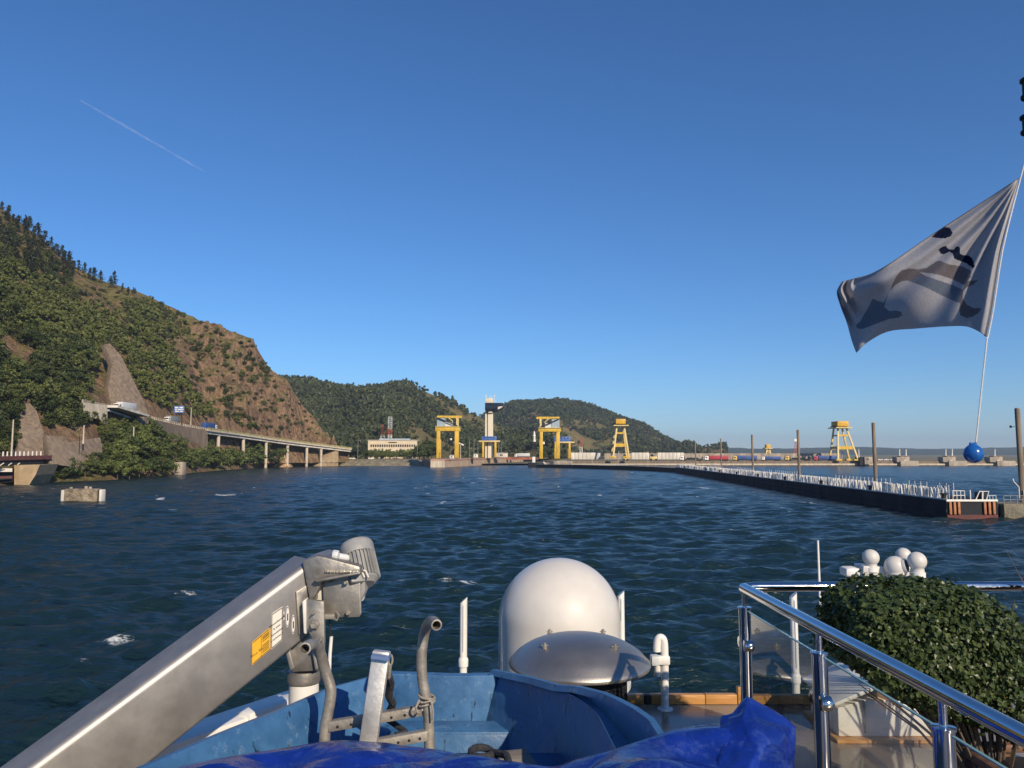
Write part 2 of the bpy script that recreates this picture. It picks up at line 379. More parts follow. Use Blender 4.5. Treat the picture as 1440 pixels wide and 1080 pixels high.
def rock_material():
    m = bpy.data.materials.new('hillside_rock_and_grass'); m.use_nodes = True; nt = m.node_tree; L = nt.links.new; b = nt.nodes['Principled BSDF']
    b.inputs['Roughness'].default_value = .95; b.inputs['Specular IOR Level'].default_value = .1
    tc = nt.nodes.new('ShaderNodeTexCoord'); ge = nt.nodes.new('ShaderNodeNewGeometry'); sx = nt.nodes.new('ShaderNodeSeparateXYZ')
    def noise(s, st=(1, 1, 1), det=8, ro=.65):
        mp = nt.nodes.new('ShaderNodeMapping'); mp.inputs['Scale'].default_value = st; L(tc.outputs['Object'], mp.inputs[0])
        n = nt.nodes.new('ShaderNodeTexNoise'); n.inputs['Scale'].default_value = s; n.inputs['Detail'].default_value = det; n.inputs['Roughness'].default_value = ro; L(mp.outputs[0], n.inputs['Vector']); return n
    def ramp(src, els):
        r = nt.nodes.new('ShaderNodeValToRGB'); c = r.color_ramp
        while len(c.elements) < len(els): c.elements.new(.5)
        for e, (p, q) in zip(c.elements, els): e.position = p; e.color = lin(q)
        L(src, r.inputs[0]); return r
    n1 = noise(.075, (1, 1, .6), 9, .72); rockc = ramp(n1.outputs[0], [(.30, (.10, .07, .055)), (.42, (.25, .165, .11)), (.51, (.40, .275, .165)), (.58, (.22, .135, .09)), (.72, (.46, .34, .22))])
    n2 = noise(.035); grass = ramp(n2.outputs[0], [(.33, (.10, .105, .036)), (.5, (.27, .23, .095)), (.62, (.17, .175, .06)), (.72, (.09, .11, .034))])
    L(ge.outputs['Normal'], sx.inputs[0])
    n3 = noise(.05, det=6); ad = nt.nodes.new('ShaderNodeMath'); ad.operation = 'MULTIPLY_ADD'; ad.inputs[1].default_value = 1.3; L(n3.outputs[0], ad.inputs[0]); L(sx.outputs['Z'], ad.inputs[2])
    mr = nt.nodes.new('ShaderNodeMapRange'); mr.inputs[1].default_value = 1.30; mr.inputs[2].default_value = 1.52; L(ad.outputs[0], mr.inputs[0])
    mx = nt.nodes.new('ShaderNodeMixRGB'); L(mr.outputs[0], mx.inputs[0]); L(rockc.outputs[0], mx.inputs[1]); L(grass.outputs[0], mx.inputs[2])
    n4 = noise(.7, (1, 1, .5), 6, .7); mu = nt.nodes.new('ShaderNodeMixRGB'); mu.blend_type = 'MULTIPLY'; mu.inputs[0].default_value = .5
    st = ramp(n4.outputs[0], [(.3, (.45, .42, .40)), (.62, (1, 1, 1))]); L(mx.outputs[0], mu.inputs[1]); L(st.outputs[0], mu.inputs[2])
    L(mu.outputs[0], b.inputs['Base Color'])
    vo = noise(.22, (1, 1, .7), 9, .75); bp = nt.nodes.new('ShaderNodeBump'); bp.inputs['Strength'].default_value = 1; bp.inputs['Distance'].default_value = 5; L(vo.outputs[0], bp.inputs['Height'])
    vm = nt.nodes.new('ShaderNodeMapping'); vm.inputs['Scale'].default_value = (1, 1, .45); vm.inputs['Rotation'].default_value = (.5, .3, 0); L(tc.outputs['Object'], vm.inputs[0])
    vr = nt.nodes.new('ShaderNodeTexVoronoi'); vr.inputs['Scale'].default_value = .32; L(vm.outputs[0], vr.inputs['Vector'])
    bv = nt.nodes.new('ShaderNodeBump'); bv.inputs['Strength'].default_value = .9; bv.inputs['Distance'].default_value = 2.2; L(vr.outputs['Distance'], bv.inputs['Height']); L(bp.outputs[0], bv.inputs['Normal']); L(bv.outputs[0], b.inputs['Normal'])
    return m
ROCK = rock_material()
tag(link('hill', HL.mesh('hill', ROCK)), 'steep rocky hillside with ochre cliffs on the left bank', None, kind='structure')

def far_hill(name, sil, base, dcr, dbase, seed, label):
    ks = np.array([P(x, y, dcr).x / dcr for x, y in sil]); zs = np.array([P(x, y, dcr).z for x, y in sil])
    def ctrl(k):
        zc = np.interp(k, ks, zs) - 7
        zc = np.maximum(zc, 1)
        dc = dcr + 0 * k
        o = [(dbase + 0 * k, base + 0 * k)]
        for q in (.2, .4, .6, .8, 1): o.append((dbase + (dc - dbase) * q, base + (zc - base) * q ** 1.05))
        o += [(dc + 120, zc * .9), (dc + 500, zc * .5 - 20)]
        return o
    def amp(X, D, t, k):
        r = 1 - np.abs(2 * vnoise(X / 150 + D / 260, D / 300 - X / 240, seed) - 1)
        r2 = 1 - np.abs(2 * vnoise(X / 55 + D / 120, D / 140, seed + 1) - 1)
        e = np.clip(t, 0, 1) * (1 - .8 * np.exp(-((t - 5) / 1.1) ** 2))
        return e * ((r - .6) * 42 + (r2 - .5) * 16)
    h = Hill(ks[0], ks[-1], 260, ctrl, amp, 120, seed)
    tag(link('hill', h.mesh('hill', ROCK)), label, None, kind='structure')
    return h
H2 = far_hill('hill', [(330, 540), (395, 530), (410, 532), (440, 535), (470, 539), (500, 541), (520, 541), (545, 540), (560, 537), (572, 535), (600, 546), (640, 563), (670, 579), (700, 593), (725, 609), (745, 628), (765, 640), (790, 642)], 4, 1180, 760, 21, 'green wooded hill behind the lock with a bare ochre spur')
H3 = far_hill('hill', [(600, 640), (640, 605), (690, 576), (720, 565), (755, 560), (790, 558), (820, 565), (850, 577), (880, 588), (900, 594), (920, 606), (950, 621), (975, 637), (1000, 643), (1020, 644)], 3, 1850, 1250, 25, 'farther rounded hill sloping down to the dam')
def distant():
    k = np.linspace(-.3, 1.6, 400); d = 5200
    top = 52 + 20 * fbm(k * 9, k * 0, 4, 51) * 2 + 6 * fbm(k * 160, k * 0, 3, 52)
    rows = []
    for q, dd in ((0, 4300), (.35, 4550), (.75, 4900), (1, 5200), (.6, 5900)):
        rows.append(np.stack([k * dd, 0 * k + dd, 2 + (top - 2) * q + (fbm(k * 60, k * 0 + q * 7, 3, 53) * 14 if 0 < q < 1 else 0)], -1))
    v = np.concatenate(rows); me = mesh_np('distant_hills', v, grid_faces(5, 400), [mat('distant_wood', (.05, .07, .035), .95, var=.5, scale=.01, spec=.05)], True)
    tag(link('distant_hills', me), 'low blue wooded ridge on the horizon beyond the dam', None, kind='structure')
distant()
# plain behind the lock and dam
b = MB(); b.add([(-1400, 590, 1.2), (3000, 640, 1.2), (9000, 9000, 1.2), (-4000, 9000, 1.2)], [(0, 1, 2, 3)])
tag(b.build('plain', mat('plain_grass', (.12, .12, .05), .95, scale=.02, c2=(.2, .17, .09))), 'flat grassy land beyond the lock', None, kind='structure')

# ================================================================== VEGETATION
def leaf_quads(c, nrm, size, rng, flat=.0, asp=1.3):
    """one bent-free leaf-cluster quad per centre"""
    n = len(c)
    nrm = nrm + rng.normal(size=(n, 3)) * .55; nrm /= np.linalg.norm(nrm, axis=1)[:, None] + 1e-9
    r = rng.normal(size=(n, 3)); a = np.cross(nrm, r); a /= np.linalg.norm(a, axis=1)[:, None] + 1e-9
    bb = np.cross(nrm, a); sz = size * (.6 + .8 * rng.random(n))[:, None]
    v = np.stack([c - a * sz * asp * .5, c + bb * sz * .42 + a * sz * .1, c + a * sz * asp * .5, c - bb * sz * .42 - a * sz * .08], 1)
    return v.reshape(-1, 3), np.arange(n * 4).reshape(-1, 4)
def broad_crown(seed, nclump=34, per=44, size=.5, h=7., w=3.2):
    rng = np.random.default_rng(seed); C = []; N = []; h *= .85 + .4 * rng.random(); w *= .8 + .4 * rng.random(); lx, ly = rng.normal(size=2) * .5
    for i in range(nclump):
        th = rng.random() * 6.283; ph = math.acos(1 - 1.75 * rng.random())
        rr = .55 + .5 * rng.random()
        cc = np.array([lx * rr + w * rr * math.sin(ph) * math.cos(th), ly * rr + w * rr * math.sin(ph) * math.sin(th), h * .56 + h * .40 * rr * math.cos(ph)])
        rad = w * (.16 + .22 * rng.random())
        dv = rng.normal(size=(per, 3)); dv /= np.linalg.norm(dv, axis=1)[:, None]
        C.append(cc + dv * rad * (.55 + .5 * rng.random((per, 1))) * np.array([1, 1, .8])); N.append(dv)
    return leaf_quads(np.concatenate(C), np.concatenate(N), size, rng)
def pine_crown(seed, h=11., w=2.3):
    rng = np.random.default_rng(seed); C = []; N = []
    z = h * (.28 + .14 * rng.random()); tilt = rng.normal(size=2) * .05
    while z < h * .98:
        f = (z / h); r = w * (1.05 - f) ** .5 * (.55 + .6 * rng.random())
        for b_ in range(5 + int(3 * rng.random())):
            if rng.random() < .3: continue
            a = rng.random() * 6.283; L_ = r * (.6 + .55 * rng.random())
            m = 9
            tt = rng.random(m) ** .7
            C.append(np.stack([math.cos(a) * L_ * tt, math.sin(a) * L_ * tt, z - .16 * L_ * tt + .25 * rng.normal(size=m)], 1) + rng.normal(size=(m, 3)) * .18)
            N.append(np.tile([math.cos(a) * .4, math.sin(a) * .4, .8], (m, 1)))
        z += h * .055 * (.8 + .5 * rng.random())
    m = 10; C.append(np.stack([rng.normal(size=m) * .15, rng.normal(size=m) * .15, h * (.93 + .08 * rng.random(m))], 1)); N.append(np.tile([0, 0, 1.], (m, 1)))
    return leaf_quads(np.concatenate(C), np.concatenate(N), .62, rng)
def shrub_crown(seed, size=.5):
    rng = np.random.default_rng(seed); C = []; N = []
    for i in range(11):
        cc = np.array([rng.normal() * 1.0, rng.normal() * 1.0, .9 + rng.random() * .9]); per = 26
        dv = rng.normal(size=(per, 3)); dv /= np.linalg.norm(dv, axis=1)[:, None]
        C.append(cc + dv * (.8 + .4 * rng.random())); N.append(dv)
    C = np.concatenate(C); C[:, 2] = np.maximum(C[:, 2], .05)
    return leaf_quads(C, np.concatenate(N), size, rng)
BARK = mat('bark', (.10, .075, .05), .9, scale=3, var=.4)
def trunk_mb(h, r, limbs, seed):
    rng = random.Random(seed); b = MB()
    b.tube([(0, 0, -.6), (rng.uniform(-.1, .1), rng.uniform(-.1, .1), h * .35), (rng.uniform(-.25, .25), rng.uniform(-.25, .25), h * .8)], [r, r * .75, r * .25], 7)
    for i in range(limbs):
        a = rng.random() * 6.28; z = h * (.25 + .3 * rng.random()); L_ = h * .3
        b.tube([(0, 0, z), (math.cos(a) * L_ * .5, math.sin(a) * L_ * .5, z + L_ * .45), (math.cos(a) * L_, math.sin(a) * L_, z + L_ * .8)], [r * .5, r * .3, r * .1], 5)
    return b
LF = {'wood': leafmat('leaves_wood', (.145, .17, .048), (.042, .064, .02), .5),
      'bush': leafmat('leaves_bush', (.15, .185, .05), (.055, .08, .022), .5),
      'pine': leafmat('needles_pine', (.058, .070, .032), (.024, .033, .017), .6, trans=.08),
      'scrub': leafmat('leaves_scrub', (.085, .105, .035), (.035, .05, .018), .6),
      'pale': leafmat('leaves_pale', (.19, .20, .07), (.09, .11, .04), .5)}
def joined(kind, seed, crown, trunk):
    v, f = crown; me0 = trunk
    tv = np.array([tuple(p) for p in trunk.v]); tf = []
    for q in trunk.f:
        if len(q) == 4: tf.append(q)
    tf = np.array(tf) + len(v)
    return mesh_np(kind, np.concatenate([v, tv]), np.concatenate([f, tf]), [LF[seed], BARK], False, np.concatenate([np.zeros(len(f)), np.ones(len(tf))]))
WOODM = [joined('broadleaf_tree', 'wood', broad_crown(100 + i), trunk_mb(7, .22, 3, i)) for i in range(7)]
PINEM = [joined('pine_tree', 'pine', pine_crown(200 + i, 9 + (i * 37 % 5) * .6, 3.2 + .3 * (i % 3)), trunk_mb(11, .2, 0, i)) for i in range(6)]
SCRM = [mesh_np('shrub', *shrub_crown(300 + i), [LF['scrub']]) for i in range(5)]
PALM = [mesh_np('shrub', *shrub_crown(320 + i), [LF['pale']]) for i in range(3)]
def inside(x, y, poly):
    c = False; n = len(poly); j = n - 1
    for i in range(n):
        xi, yi = poly[i]; xj, yj = poly[j]
        if (yi > y) != (yj > y) and x < (xj - xi) * (y - yi) / (yj - yi) + xi: c = not c
        j = i
    return c
def scatter(poly, n, mind, hill, rng, reject=None):
    xs = [p[0] for p in poly]; ys = [p[1] for p in poly]; out = []; px = []
    tries = 0
    while len(out) < n and tries < n * 60:
        tries += 1
        x = rng.uniform(min(xs), max(xs)); y = rng.uniform(min(ys), max(ys))
        if not inside(x, y, poly) or (reject and reject(x, y)): continue
        if any((x - a) ** 2 + ((y - b_) * 1.4) ** 2 < mind * mind for a, b_ in px): continue
        h = hill.hit(x, y)
        if h is None: continue
        px.append((x, y)); out.append(h)
    return out
def plant(meshes, pts, name, label, cat, group, s0, s1, rng, sink=.3, flat=1.):
    for p in pts:
        o = link(name, rng.choice(meshes), (p.x, p.y, p.z - sink)); s = rng.uniform(s0, s1)
        o.scale = (s * rng.uniform(.85, 1.2), s * rng.uniform(.85, 1.2), s * flat * rng.uniform(.85, 1.15)); o.rotation_euler = (0, 0, rng.uniform(0, 6.28))
        tag(o, label, cat, group)
def as_stuff(name, meshes_vf, pts, m, label, s0, s1, rng, sink=.3):
    V = []; Fc = []; o = 0
    for p in pts:
        v, f = meshes_vf[rng.randrange(len(meshes_vf))]; a = rng.uniform(0, 6.28); s = rng.uniform(s0, s1); ca, sa = math.cos(a) * s, math.sin(a) * s
        V.append(np.stack([v[:, 0] * ca - v[:, 1] * sa + p.x, v[:, 0] * sa + v[:, 1] * ca + p.y, v[:, 2] * s * rng.uniform(.8, 1.15) + p.z - sink], 1)); Fc.append(f + o); o += len(v)
    me = mesh_np(name, np.concatenate(V), np.concatenate(Fc), [m])
    return tag(link(name, me), label, None, kind='stuff')
rg = random.Random(11)
WALL_B = [(140, 485), (152, 483), (215, 590), (160, 590)]
WALL_A = [(25, 555), (50, 570), (80, 640), (20, 650)]
DENSE = [(-60, 372), (10, 380), (60, 402), (110, 432), (150, 450), (190, 470), (200, 500), (235, 525), (262, 545), (292, 572), (300, 592), (262, 586), (214, 574), (180, 530), (152, 478), (128, 510), (135, 545), (118, 556), (118, 600), (60, 600), (45, 560), (20, 590), (-60, 590)]
MID = [(170, 430), (205, 424), (250, 448), (268, 474), (232, 482), (258, 520), (225, 516), (190, 470)]
WALL_C = [(-10, 468), (26, 472), (54, 505), (52, 540), (-10, 530)]
rej = lambda x, y: inside(x, y, WALL_B) or inside(x, y, WALL_A) or inside(x, y, WALL_C) or inside(x, y, [(66, 608), (145, 608), (145, 655), (66, 655)])
pts = scatter(DENSE, 430, 7.0, HL, rg, rej) + scatter(MID, 60, 7, HL, rg)
pts.sort(key=lambda p: p.y)
plant(WOODM, pts[:250], 'broadleaf_tree', 'leafy green tree in the dense wood on the left hillside', 'tree', 'leafy trees of the hillside wood', .55, 1.3, rg)
CR_T = [broad_crown(150 + i, 14, 26, .95) for i in range(4)]
if len(pts) > 250: as_stuff('woodland', CR_T, pts[250:], LF['wood'], 'far part of the dense green wood on the left hillside', .75, 1.15, rg)
for p_ in ([(262, 486), (325, 492), (322, 520), (280, 512)], [(318, 498), (352, 500), (362, 545), (340, 540)], [(292, 552), (315, 548), (332, 588), (318, 600), (300, 592)], [(330, 582), (352, 590), (360, 606), (332, 606)], [(352, 508), (372, 512), (380, 540), (366, 538)]):
    pts = scatter(p_, 9, 7, HL, rg)
    plant(WOODM, pts, 'broadleaf_tree', 'small leafy tree in a green gully of the ochre cliff', 'tree', 'leafy trees in the cliff gullies', .5, .8, rg)
MIX = [(-60, 292), (40, 332), (95, 386), (112, 436), (60, 404), (-60, 374)]
pts = scatter(MIX, 85, 6.5, HL, rg)
plant(WOODM, pts, 'stunted_tree', 'dull green tree mixed among the pines on the upper left slope', 'tree', 'leafy trees among the upper pines', .45, .95, rg)
PINES = [(-40, 280), (0, 296), (40, 322), (70, 345), (95, 368), (105, 395), (60, 398), (0, 372), (-40, 372)]
pts = scatter(PINES, 100, 6, HL, rg)
plant(PINEM, pts, 'pine_tree', 'dark pine in the stand high on the left slope', 'tree', 'dark pines high on the left slope', .75, 1.1, rg)
for i, (x, y) in enumerate([(66, 348), (74, 354), (82, 360), (90, 366), (97, 372), (103, 377), (110, 381), (118, 386), (126, 389), (132, 391), (141, 394), (155, 401), (160, 402), (172, 406), (180, 408), (187, 410), (190, 410)]):
    h = HL.hit(x, y + 5)
    if h: plant(PINEM, [h], 'pine_tree', 'dark pine on the skyline of the left ridge', 'tree', 'pines on the ridge skyline', .55 if x > 165 else .7, .75 if x > 165 else 1.25, rg)
for x, y, lab in ((214, 418, 'lone wind-bent pine on the skyline right of the pine row'), (250, 438, 'lone small tree upright on the bare ridge'), (258, 441, 'round dark shrub tree on the bare ridge next to the lone upright tree'), (306, 462, 'little round tree above the brown cliff edge'), (351, 477, 'tiny tree on the topmost cliff corner')):
    h = HL.hit(x, y + 6)
    if h: plant(WOODM if x > 215 else PINEM, [h], 'small_tree', lab, 'tree', None, .42, .55, rg)
SCR = [(95, 400), (200, 412), (300, 462), (360, 490), (440, 590), (455, 618), (350, 606), (300, 560), (230, 520), (150, 450)]
pts = scatter(SCR, 210, 7, HL, rg)
plant(SCRM, pts, 'shrub', 'low green shrub on the rocky ochre slope', 'shrub', 'low shrubs on the rocky slope', .5, 1.15, rg)
pts = scatter([(95, 385), (230, 430), (330, 480), (300, 500), (160, 440), (80, 400)], 40, 9, HL, rg)
plant(PALM, pts, 'shrub', 'pale yellow-green tuft of shrub on the upper bare slope', 'shrub', 'pale shrubs on the bare slope', .5, .9, rg, flat=.6)
pts = scatter(DENSE, 330, 4.5, HL, rg, rej) + scatter(MID, 70, 4.5, HL, rg) + scatter([(-60, 292), (40, 332), (95, 386), (112, 436), (60, 404), (-60, 374)], 120, 4.5, HL, rg)
as_stuff('undergrowth', [shrub_crown(340 + i, .42) for i in range(5)], pts, LF['scrub'], 'tangled green undergrowth between the trees of the left hillside', .7, 1.5, rg)
# bank vegetation by the water: trees with crown and trunk
BUSHC = [mesh_np('crown', *broad_crown(400 + i, 30, 42, .52, 6.2, 3.3), [LF['bush']]) for i in range(6)]
BUSHT = []
for i in range(3):
    t = trunk_mb(5, .16, 4, 40 + i); BUSHT.append(t)
BTM = []
for t in BUSHT:
    me = bpy.data.meshes.new('trunk'); me.from_pydata([tuple(p) for p in t.v], [], t.f); me.materials.append(BARK); BTM.append(me)
def bank_tree(x, y, d, s, lab, grp):
    p = P(x, y, d); r_ = thing('bank_tree', lab, 'tree', (p.x, p.y, p.z), grp)
    link('crown', rg.choice(BUSHC), parent=r_); link('trunk', rg.choice(BTM), parent=r_)
    r_.scale = (s * rg.uniform(.9, 1.2), s * rg.uniform(.9, 1.2), s * rg.uniform(.85, 1.1)); r_.rotation_euler = (0, 0, rg.uniform(0, 6.28))
for x, y, d, s in [(78, 675, 252, .9), (92, 676, 253, 1.1), (105, 671, 262, .8), (118, 668, 268, 1.2), (135, 671, 268, 1.15), (150, 672, 270, 1.0), (165, 672, 272, 1.05), (182, 672, 276, 1.1), (196, 668, 285, 1.2), (210, 668, 295, 1.2), (224, 668, 305, 1.1), (238, 667, 318, 1.0),
                   (150, 652, 285, 1.1), (165, 648, 290, 1.3), (182, 640, 300, 1.3), (200, 640, 310, 1.4), (215, 644, 320, 1.3), (128, 645, 282, 1.1), (225, 632, 335, 1.5), (238, 640, 342, 1.4), (212, 625, 328, 1.4), (198, 628, 322, 1.4), (245, 650, 345, 1.2), (218, 655, 322, 1.5), (190, 655, 300, 1.5), (178, 622, 308, 1.1), (192, 620, 316, 1.2), (165, 630, 300, 1.2), (205, 622, 322, .9), (232, 650, 325, 1.1), (158, 612, 305, .9), (170, 606, 315, .8), (108, 655, 272, .9)]:
    bank_tree(x, y, d, s, 'rounded leafy green tree on the bank below the road wall', 'leafy trees on the bank below the road wall')
for i in range(56):
    x = rg.uniform(250, 386); d = np.interp(x, [250, 300, 380], [350, 415, 520]) + rg.uniform(0, 26)
    bank_tree(x, 638 + 8.2 * F / d, d, rg.uniform(1.25, 1.9) * (1.0 if x < 330 else 1.3), 'leafy bush tree at the waterline in front of the viaduct', 'leafy bush trees in front of the viaduct')
for i in range(16):
    x = rg.choice([rg.uniform(488, 530), rg.uniform(495, 612), rg.uniform(575, 612)]); d = rg.uniform(600, 640)
    bank_tree(x, 644, d, rg.uniform(.7, 1.5), 'leafy tree beside the cream building on the lock bank', 'leafy trees around the cream building')
for i in range(24):
    x = 516 + i * 3.0 + rg.uniform(-1.5, 1.5); d = rg.uniform(650, 684)
    bank_tree(x, 645, d, rg.uniform(.7, 1.35), 'leafy tree screening the lower half of the cream building', 'leafy trees in front of the cream building')
for x in (590, 596, 602, 607):
    bank_tree(x, 645, 620, 2.0 + .3 * rg.random(), 'tall dark leafy tree left of the left lock gantry', 'tall trees left of the lock gantry')
pts = scatter([(60, 648), (146, 655), (146, 674), (60, 676)], 14, 5, HL, rg); plant(SCRM, pts, 'shrub', 'green shrub at the foot of the low tan wall', 'shrub', 'shrubs at the foot of the low tan wall', .8, 1.4, rg)
UNDER = [(-10, 585), (120, 596), (190, 604), (215, 640), (190, 668), (70, 676), (60, 640), (-10, 640)]
pts = scatter(UNDER, 70, 6, HL, rg, rej); plant(WOODM, pts, 'bench_tree', 'leafy tree on the bench between the concrete aprons and the bank trees', 'tree', 'leafy trees between the aprons and the bank', .5, .85, rg)
pts = scatter([(255, 625), (380, 628), (400, 652), (255, 660)], 30, 6, HL, rg); plant(SCRM, pts, 'shrub', 'green shrub on the ground under the viaduct', 'shrub', 'shrubs under the viaduct', .9, 1.6, rg)
# far woods
def far_wood(h, n, label, seed, dens):
    rng = np.random.default_rng(seed); r2 = random.Random(seed); T = [broad_crown(500 + i, 5, 9, 2.3, 7, 3.4) for i in range(5)]
    nr, nc = h.d.shape; pts = []
    top = int(nr * 5.4 / 7)
    while len(pts) < n:
        i = int(rng.random() ** .8 * top); j = int(rng.random() * nc); X, D, Z = h.X[i, j], h.d[i, j], h.z[i, j]
        if Z < 2: continue
        if rng.random() > dens(X, D, Z): continue
        pts.append(Vector((X + rng.normal() * 2, D + rng.normal() * 2, Z)))
    as_stuff('woodland', T, pts, LF['far'], label, .8, 1.5, r2, 1.)
LF['far'] = leafmat('leaves_far_wood', (.125, .145, .056), (.05, .068, .03), .03, trans=.1)
def d2(X, D, Z):
    k = X / D; sp = sstep(kof(540), kof(590), np.array(k)); n = float(vnoise(np.array(X / 45 + D / 70), np.array(D / 120.), 61))
    return max(.03, 1 - sp * (.5 + .9 * (n > .42)))
def d3(X, D, Z):
    n = float(vnoise(np.array(X / 60 + D / 110), np.array(D / 160.), 62)); k = X / D; sp = float(sstep(kof(780), kof(930), np.array(k)))
    return max(.08, 1 - .85 * (n > .66) - .55 * sp * (n > .4))
far_wood(H2, 9000, 'green deciduous wood covering the hill behind the lock', 5, d2)
far_wood(H3, 8000, 'dark green wood covering the farther rounded hill', 6, d3)
# ---- air: an even, thin haze round the whole scene
def haze():
    b = MB(); b.box(-3400, 9800, -300, 9800, -5, 222)
    m = bpy.data.materials.new('air'); m.use_nodes = True; nt = m.node_tree; nt.nodes.remove(nt.nodes['Principled BSDF'])
    v = nt.nodes.new('ShaderNodeVolumePrincipled'); v.inputs['Color'].default_value = (.62, .78, 1, 1); v.inputs['Density'].default_value = HAZE; v.inputs['Anisotropy'].default_value = .1
    nt.links.new(v.outputs[0], nt.nodes['Material Output'].inputs['Volume'])
    tag(b.build('haze', m), 'thin blue haze in the air', None, kind='stuff')
HAZE = .00010
haze()
# ================================================================== BUILT THINGS FAR OFF
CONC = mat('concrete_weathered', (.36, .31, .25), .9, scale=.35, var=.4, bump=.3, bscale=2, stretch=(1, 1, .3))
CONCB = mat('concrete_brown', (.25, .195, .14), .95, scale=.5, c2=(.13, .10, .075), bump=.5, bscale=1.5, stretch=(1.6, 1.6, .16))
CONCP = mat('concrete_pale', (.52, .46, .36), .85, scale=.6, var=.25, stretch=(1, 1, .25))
CONCW = mat('concrete_white', (.62, .59, .52), .8, scale=.25, var=.25, stretch=(1, 1, .3))
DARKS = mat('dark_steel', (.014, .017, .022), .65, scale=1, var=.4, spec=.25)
YEL = mat('yellow_paint', (.62, .40, .035), .55, scale=.6, var=.22, stretch=(1, 1, .3))
YELP = mat('pale_yellow_paint', (.66, .52, .22), .55, scale=.6, var=.2, stretch=(1, 1, .3))
ORY = mat('orange_yellow_paint', (.62, .36, .02), .55, scale=.6, var=.2)
BLUP = mat('blue_paint', (.05, .13, .40), .5, scale=.5, var=.3)
GREYB = mat('grey_blue_cladding', (.30, .38, .44), .5, scale=.4, var=.25, stretch=(3, 3, .2))
WHT = mat('white_paint', (.78, .76, .70), .5, scale=1, var=.15)
REDP = mat('red_tarpaulin', (.38, .03, .05), .6, scale=1, var=.25)
RUST = mat('rusty_orange', (.50, .22, .10), .8, scale=2, c2=(.3, .12, .05))
RUSTR = mat('rust_red_steel', (.16, .05, .04), .8, scale=.8, c2=(.07, .03, .03))
GLASSD = mat('dark_glass', (.012, .018, .028), .12, scale=.5, var=.3)
ASPH = mat('asphalt', (.06, .06, .058), .9, scale=.8, var=.3)
TYRE = mat('tyre_rubber', (.02, .02, .02), .9, scale=5)
STEELG = mat('grey_steel', (.32, .33, .33), .5, metal=.3, scale=2, var=.3)
WOODP = mat('pile_brown', (.30, .24, .175), .9, scale=1.2, c2=(.16, .125, .09), stretch=(1, 1, .15))

# ---- road along the hillside, viaduct and walls
RP = [P(x, y, d) for x, y, d in ROADPX]
def road():
    b = MB(); rows = []
    for i, p in enumerate(RP):
        t = (RP[min(i + 1, len(RP) - 1)] - RP[max(i - 1, 0)]); t.z = 0; t.normalize(); n = Vector((-t.y, t.x, 0))
        rows.append([p + Vector((0, 0, -.05)), p + n * 10 + Vector((0, 0, -.05))])
    b.grid(rows)
    tag(b.build('road', ASPH), 'narrow hillside road climbing above the left bank', None, kind='structure')
road()
def lerp_path(x):
    xs = [r[0] for r in ROADPX]
    return P(x, np.interp(x, xs, [r[1] for r in ROADPX]), np.interp(x, xs, [r[2] for r in ROADPX]))
def path_n(x):
    t = lerp_path(x + 4) - lerp_path(x - 4); t.z = 0; t.normalize(); return t, Vector((-t.y, t.x, 0))
def viaduct():
    base = lerp_path(390); o = thing('road_viaduct', 'long low concrete road viaduct on slim columns at the foot of the cliff', 'viaduct', (base.x, base.y, 0))
    xs = [289, 310, 335, 360, 390, 420, 455, 493]; pp = [lerp_path(x) for x in xs]; nn = [path_n(x)[1] for x in xs]
    def strip(name, m, o0, o1, z0, z1):
        b = MB(); rows = []
        for p, n in zip(pp, nn):
            rows.append([p + n * o0 + Vector((0, 0, z0)), p + n * o1 + Vector((0, 0, z0)), p + n * o1 + Vector((0, 0, z1)), p + n * o0 + Vector((0, 0, z1))])
        b.grid(rows, True); b.add(rows[0], [(0, 1, 2, 3)]); b.add(rows[-1], [(3, 2, 1, 0)])
        return b.build(name, m, o)
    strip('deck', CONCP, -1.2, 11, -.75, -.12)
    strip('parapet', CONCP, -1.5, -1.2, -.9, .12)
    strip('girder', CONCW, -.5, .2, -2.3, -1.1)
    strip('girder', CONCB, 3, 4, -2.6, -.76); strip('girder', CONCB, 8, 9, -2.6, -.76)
    strip('guard_rail', mat('rail_yellow_grey', (.34, .31, .13), .7, scale=.6, var=.4), -1.4, -1.25, .14, 1.15)
    for x in (308, 343, 375, 405, 432, 452):
        t, n = path_n(x); p = lerp_path(x)
        for off in (.2, 8.3):
            q = p + n * off
            b = MB(); b.tube([(q.x, q.y, -1.5), (q.x, q.y, p.z - 2.9)], .95, 12); b.build('column', CONCP, o, smooth=True)
        b = MB(); b.bar(p + n * -.9 + Vector((0, 0, -2.62)), p + n * 9.6 + Vector((0, 0, -2.62)), 1.3, .6); b.build('crosshead', CONC, o)
    q = lerp_path(476); t, n = path_n(476); q0 = lerp_path(446)
    b = MB(); b.prism([Vector((q.x, q.y, -1)), Vector((q.x, q.y, q.z - 2.4)), Vector((q.x, q.y, q.z - 2.4)) * .86 + Vector((q0.x, q0.y, q0.z - 2.4)) * .14, Vector((q0.x, q0.y, .6)), Vector((q0.x, q0.y, -1))], n * 9)
    b.build('abutment', mat('abutment_tan', (.44, .34, .21), .9, scale=.4, c2=(.30, .22, .13)), o)
viaduct()
def px_slab(name, label, cat, pts, thick, m, stains=None):
    """thick wall whose face passes through points on the slope"""
    q = [P(x, y, d) for x, y, d in pts]; c = sum(q, Vector()) / len(q)
    b = MB(); b.prism(q, Vector((-.75, .55, -.1)).normalized() * thick)
    o = b.build(name, m, loc=(c.x, c.y, min(p.z for p in q)), bevel=.05)
    return tag(o, label, cat)
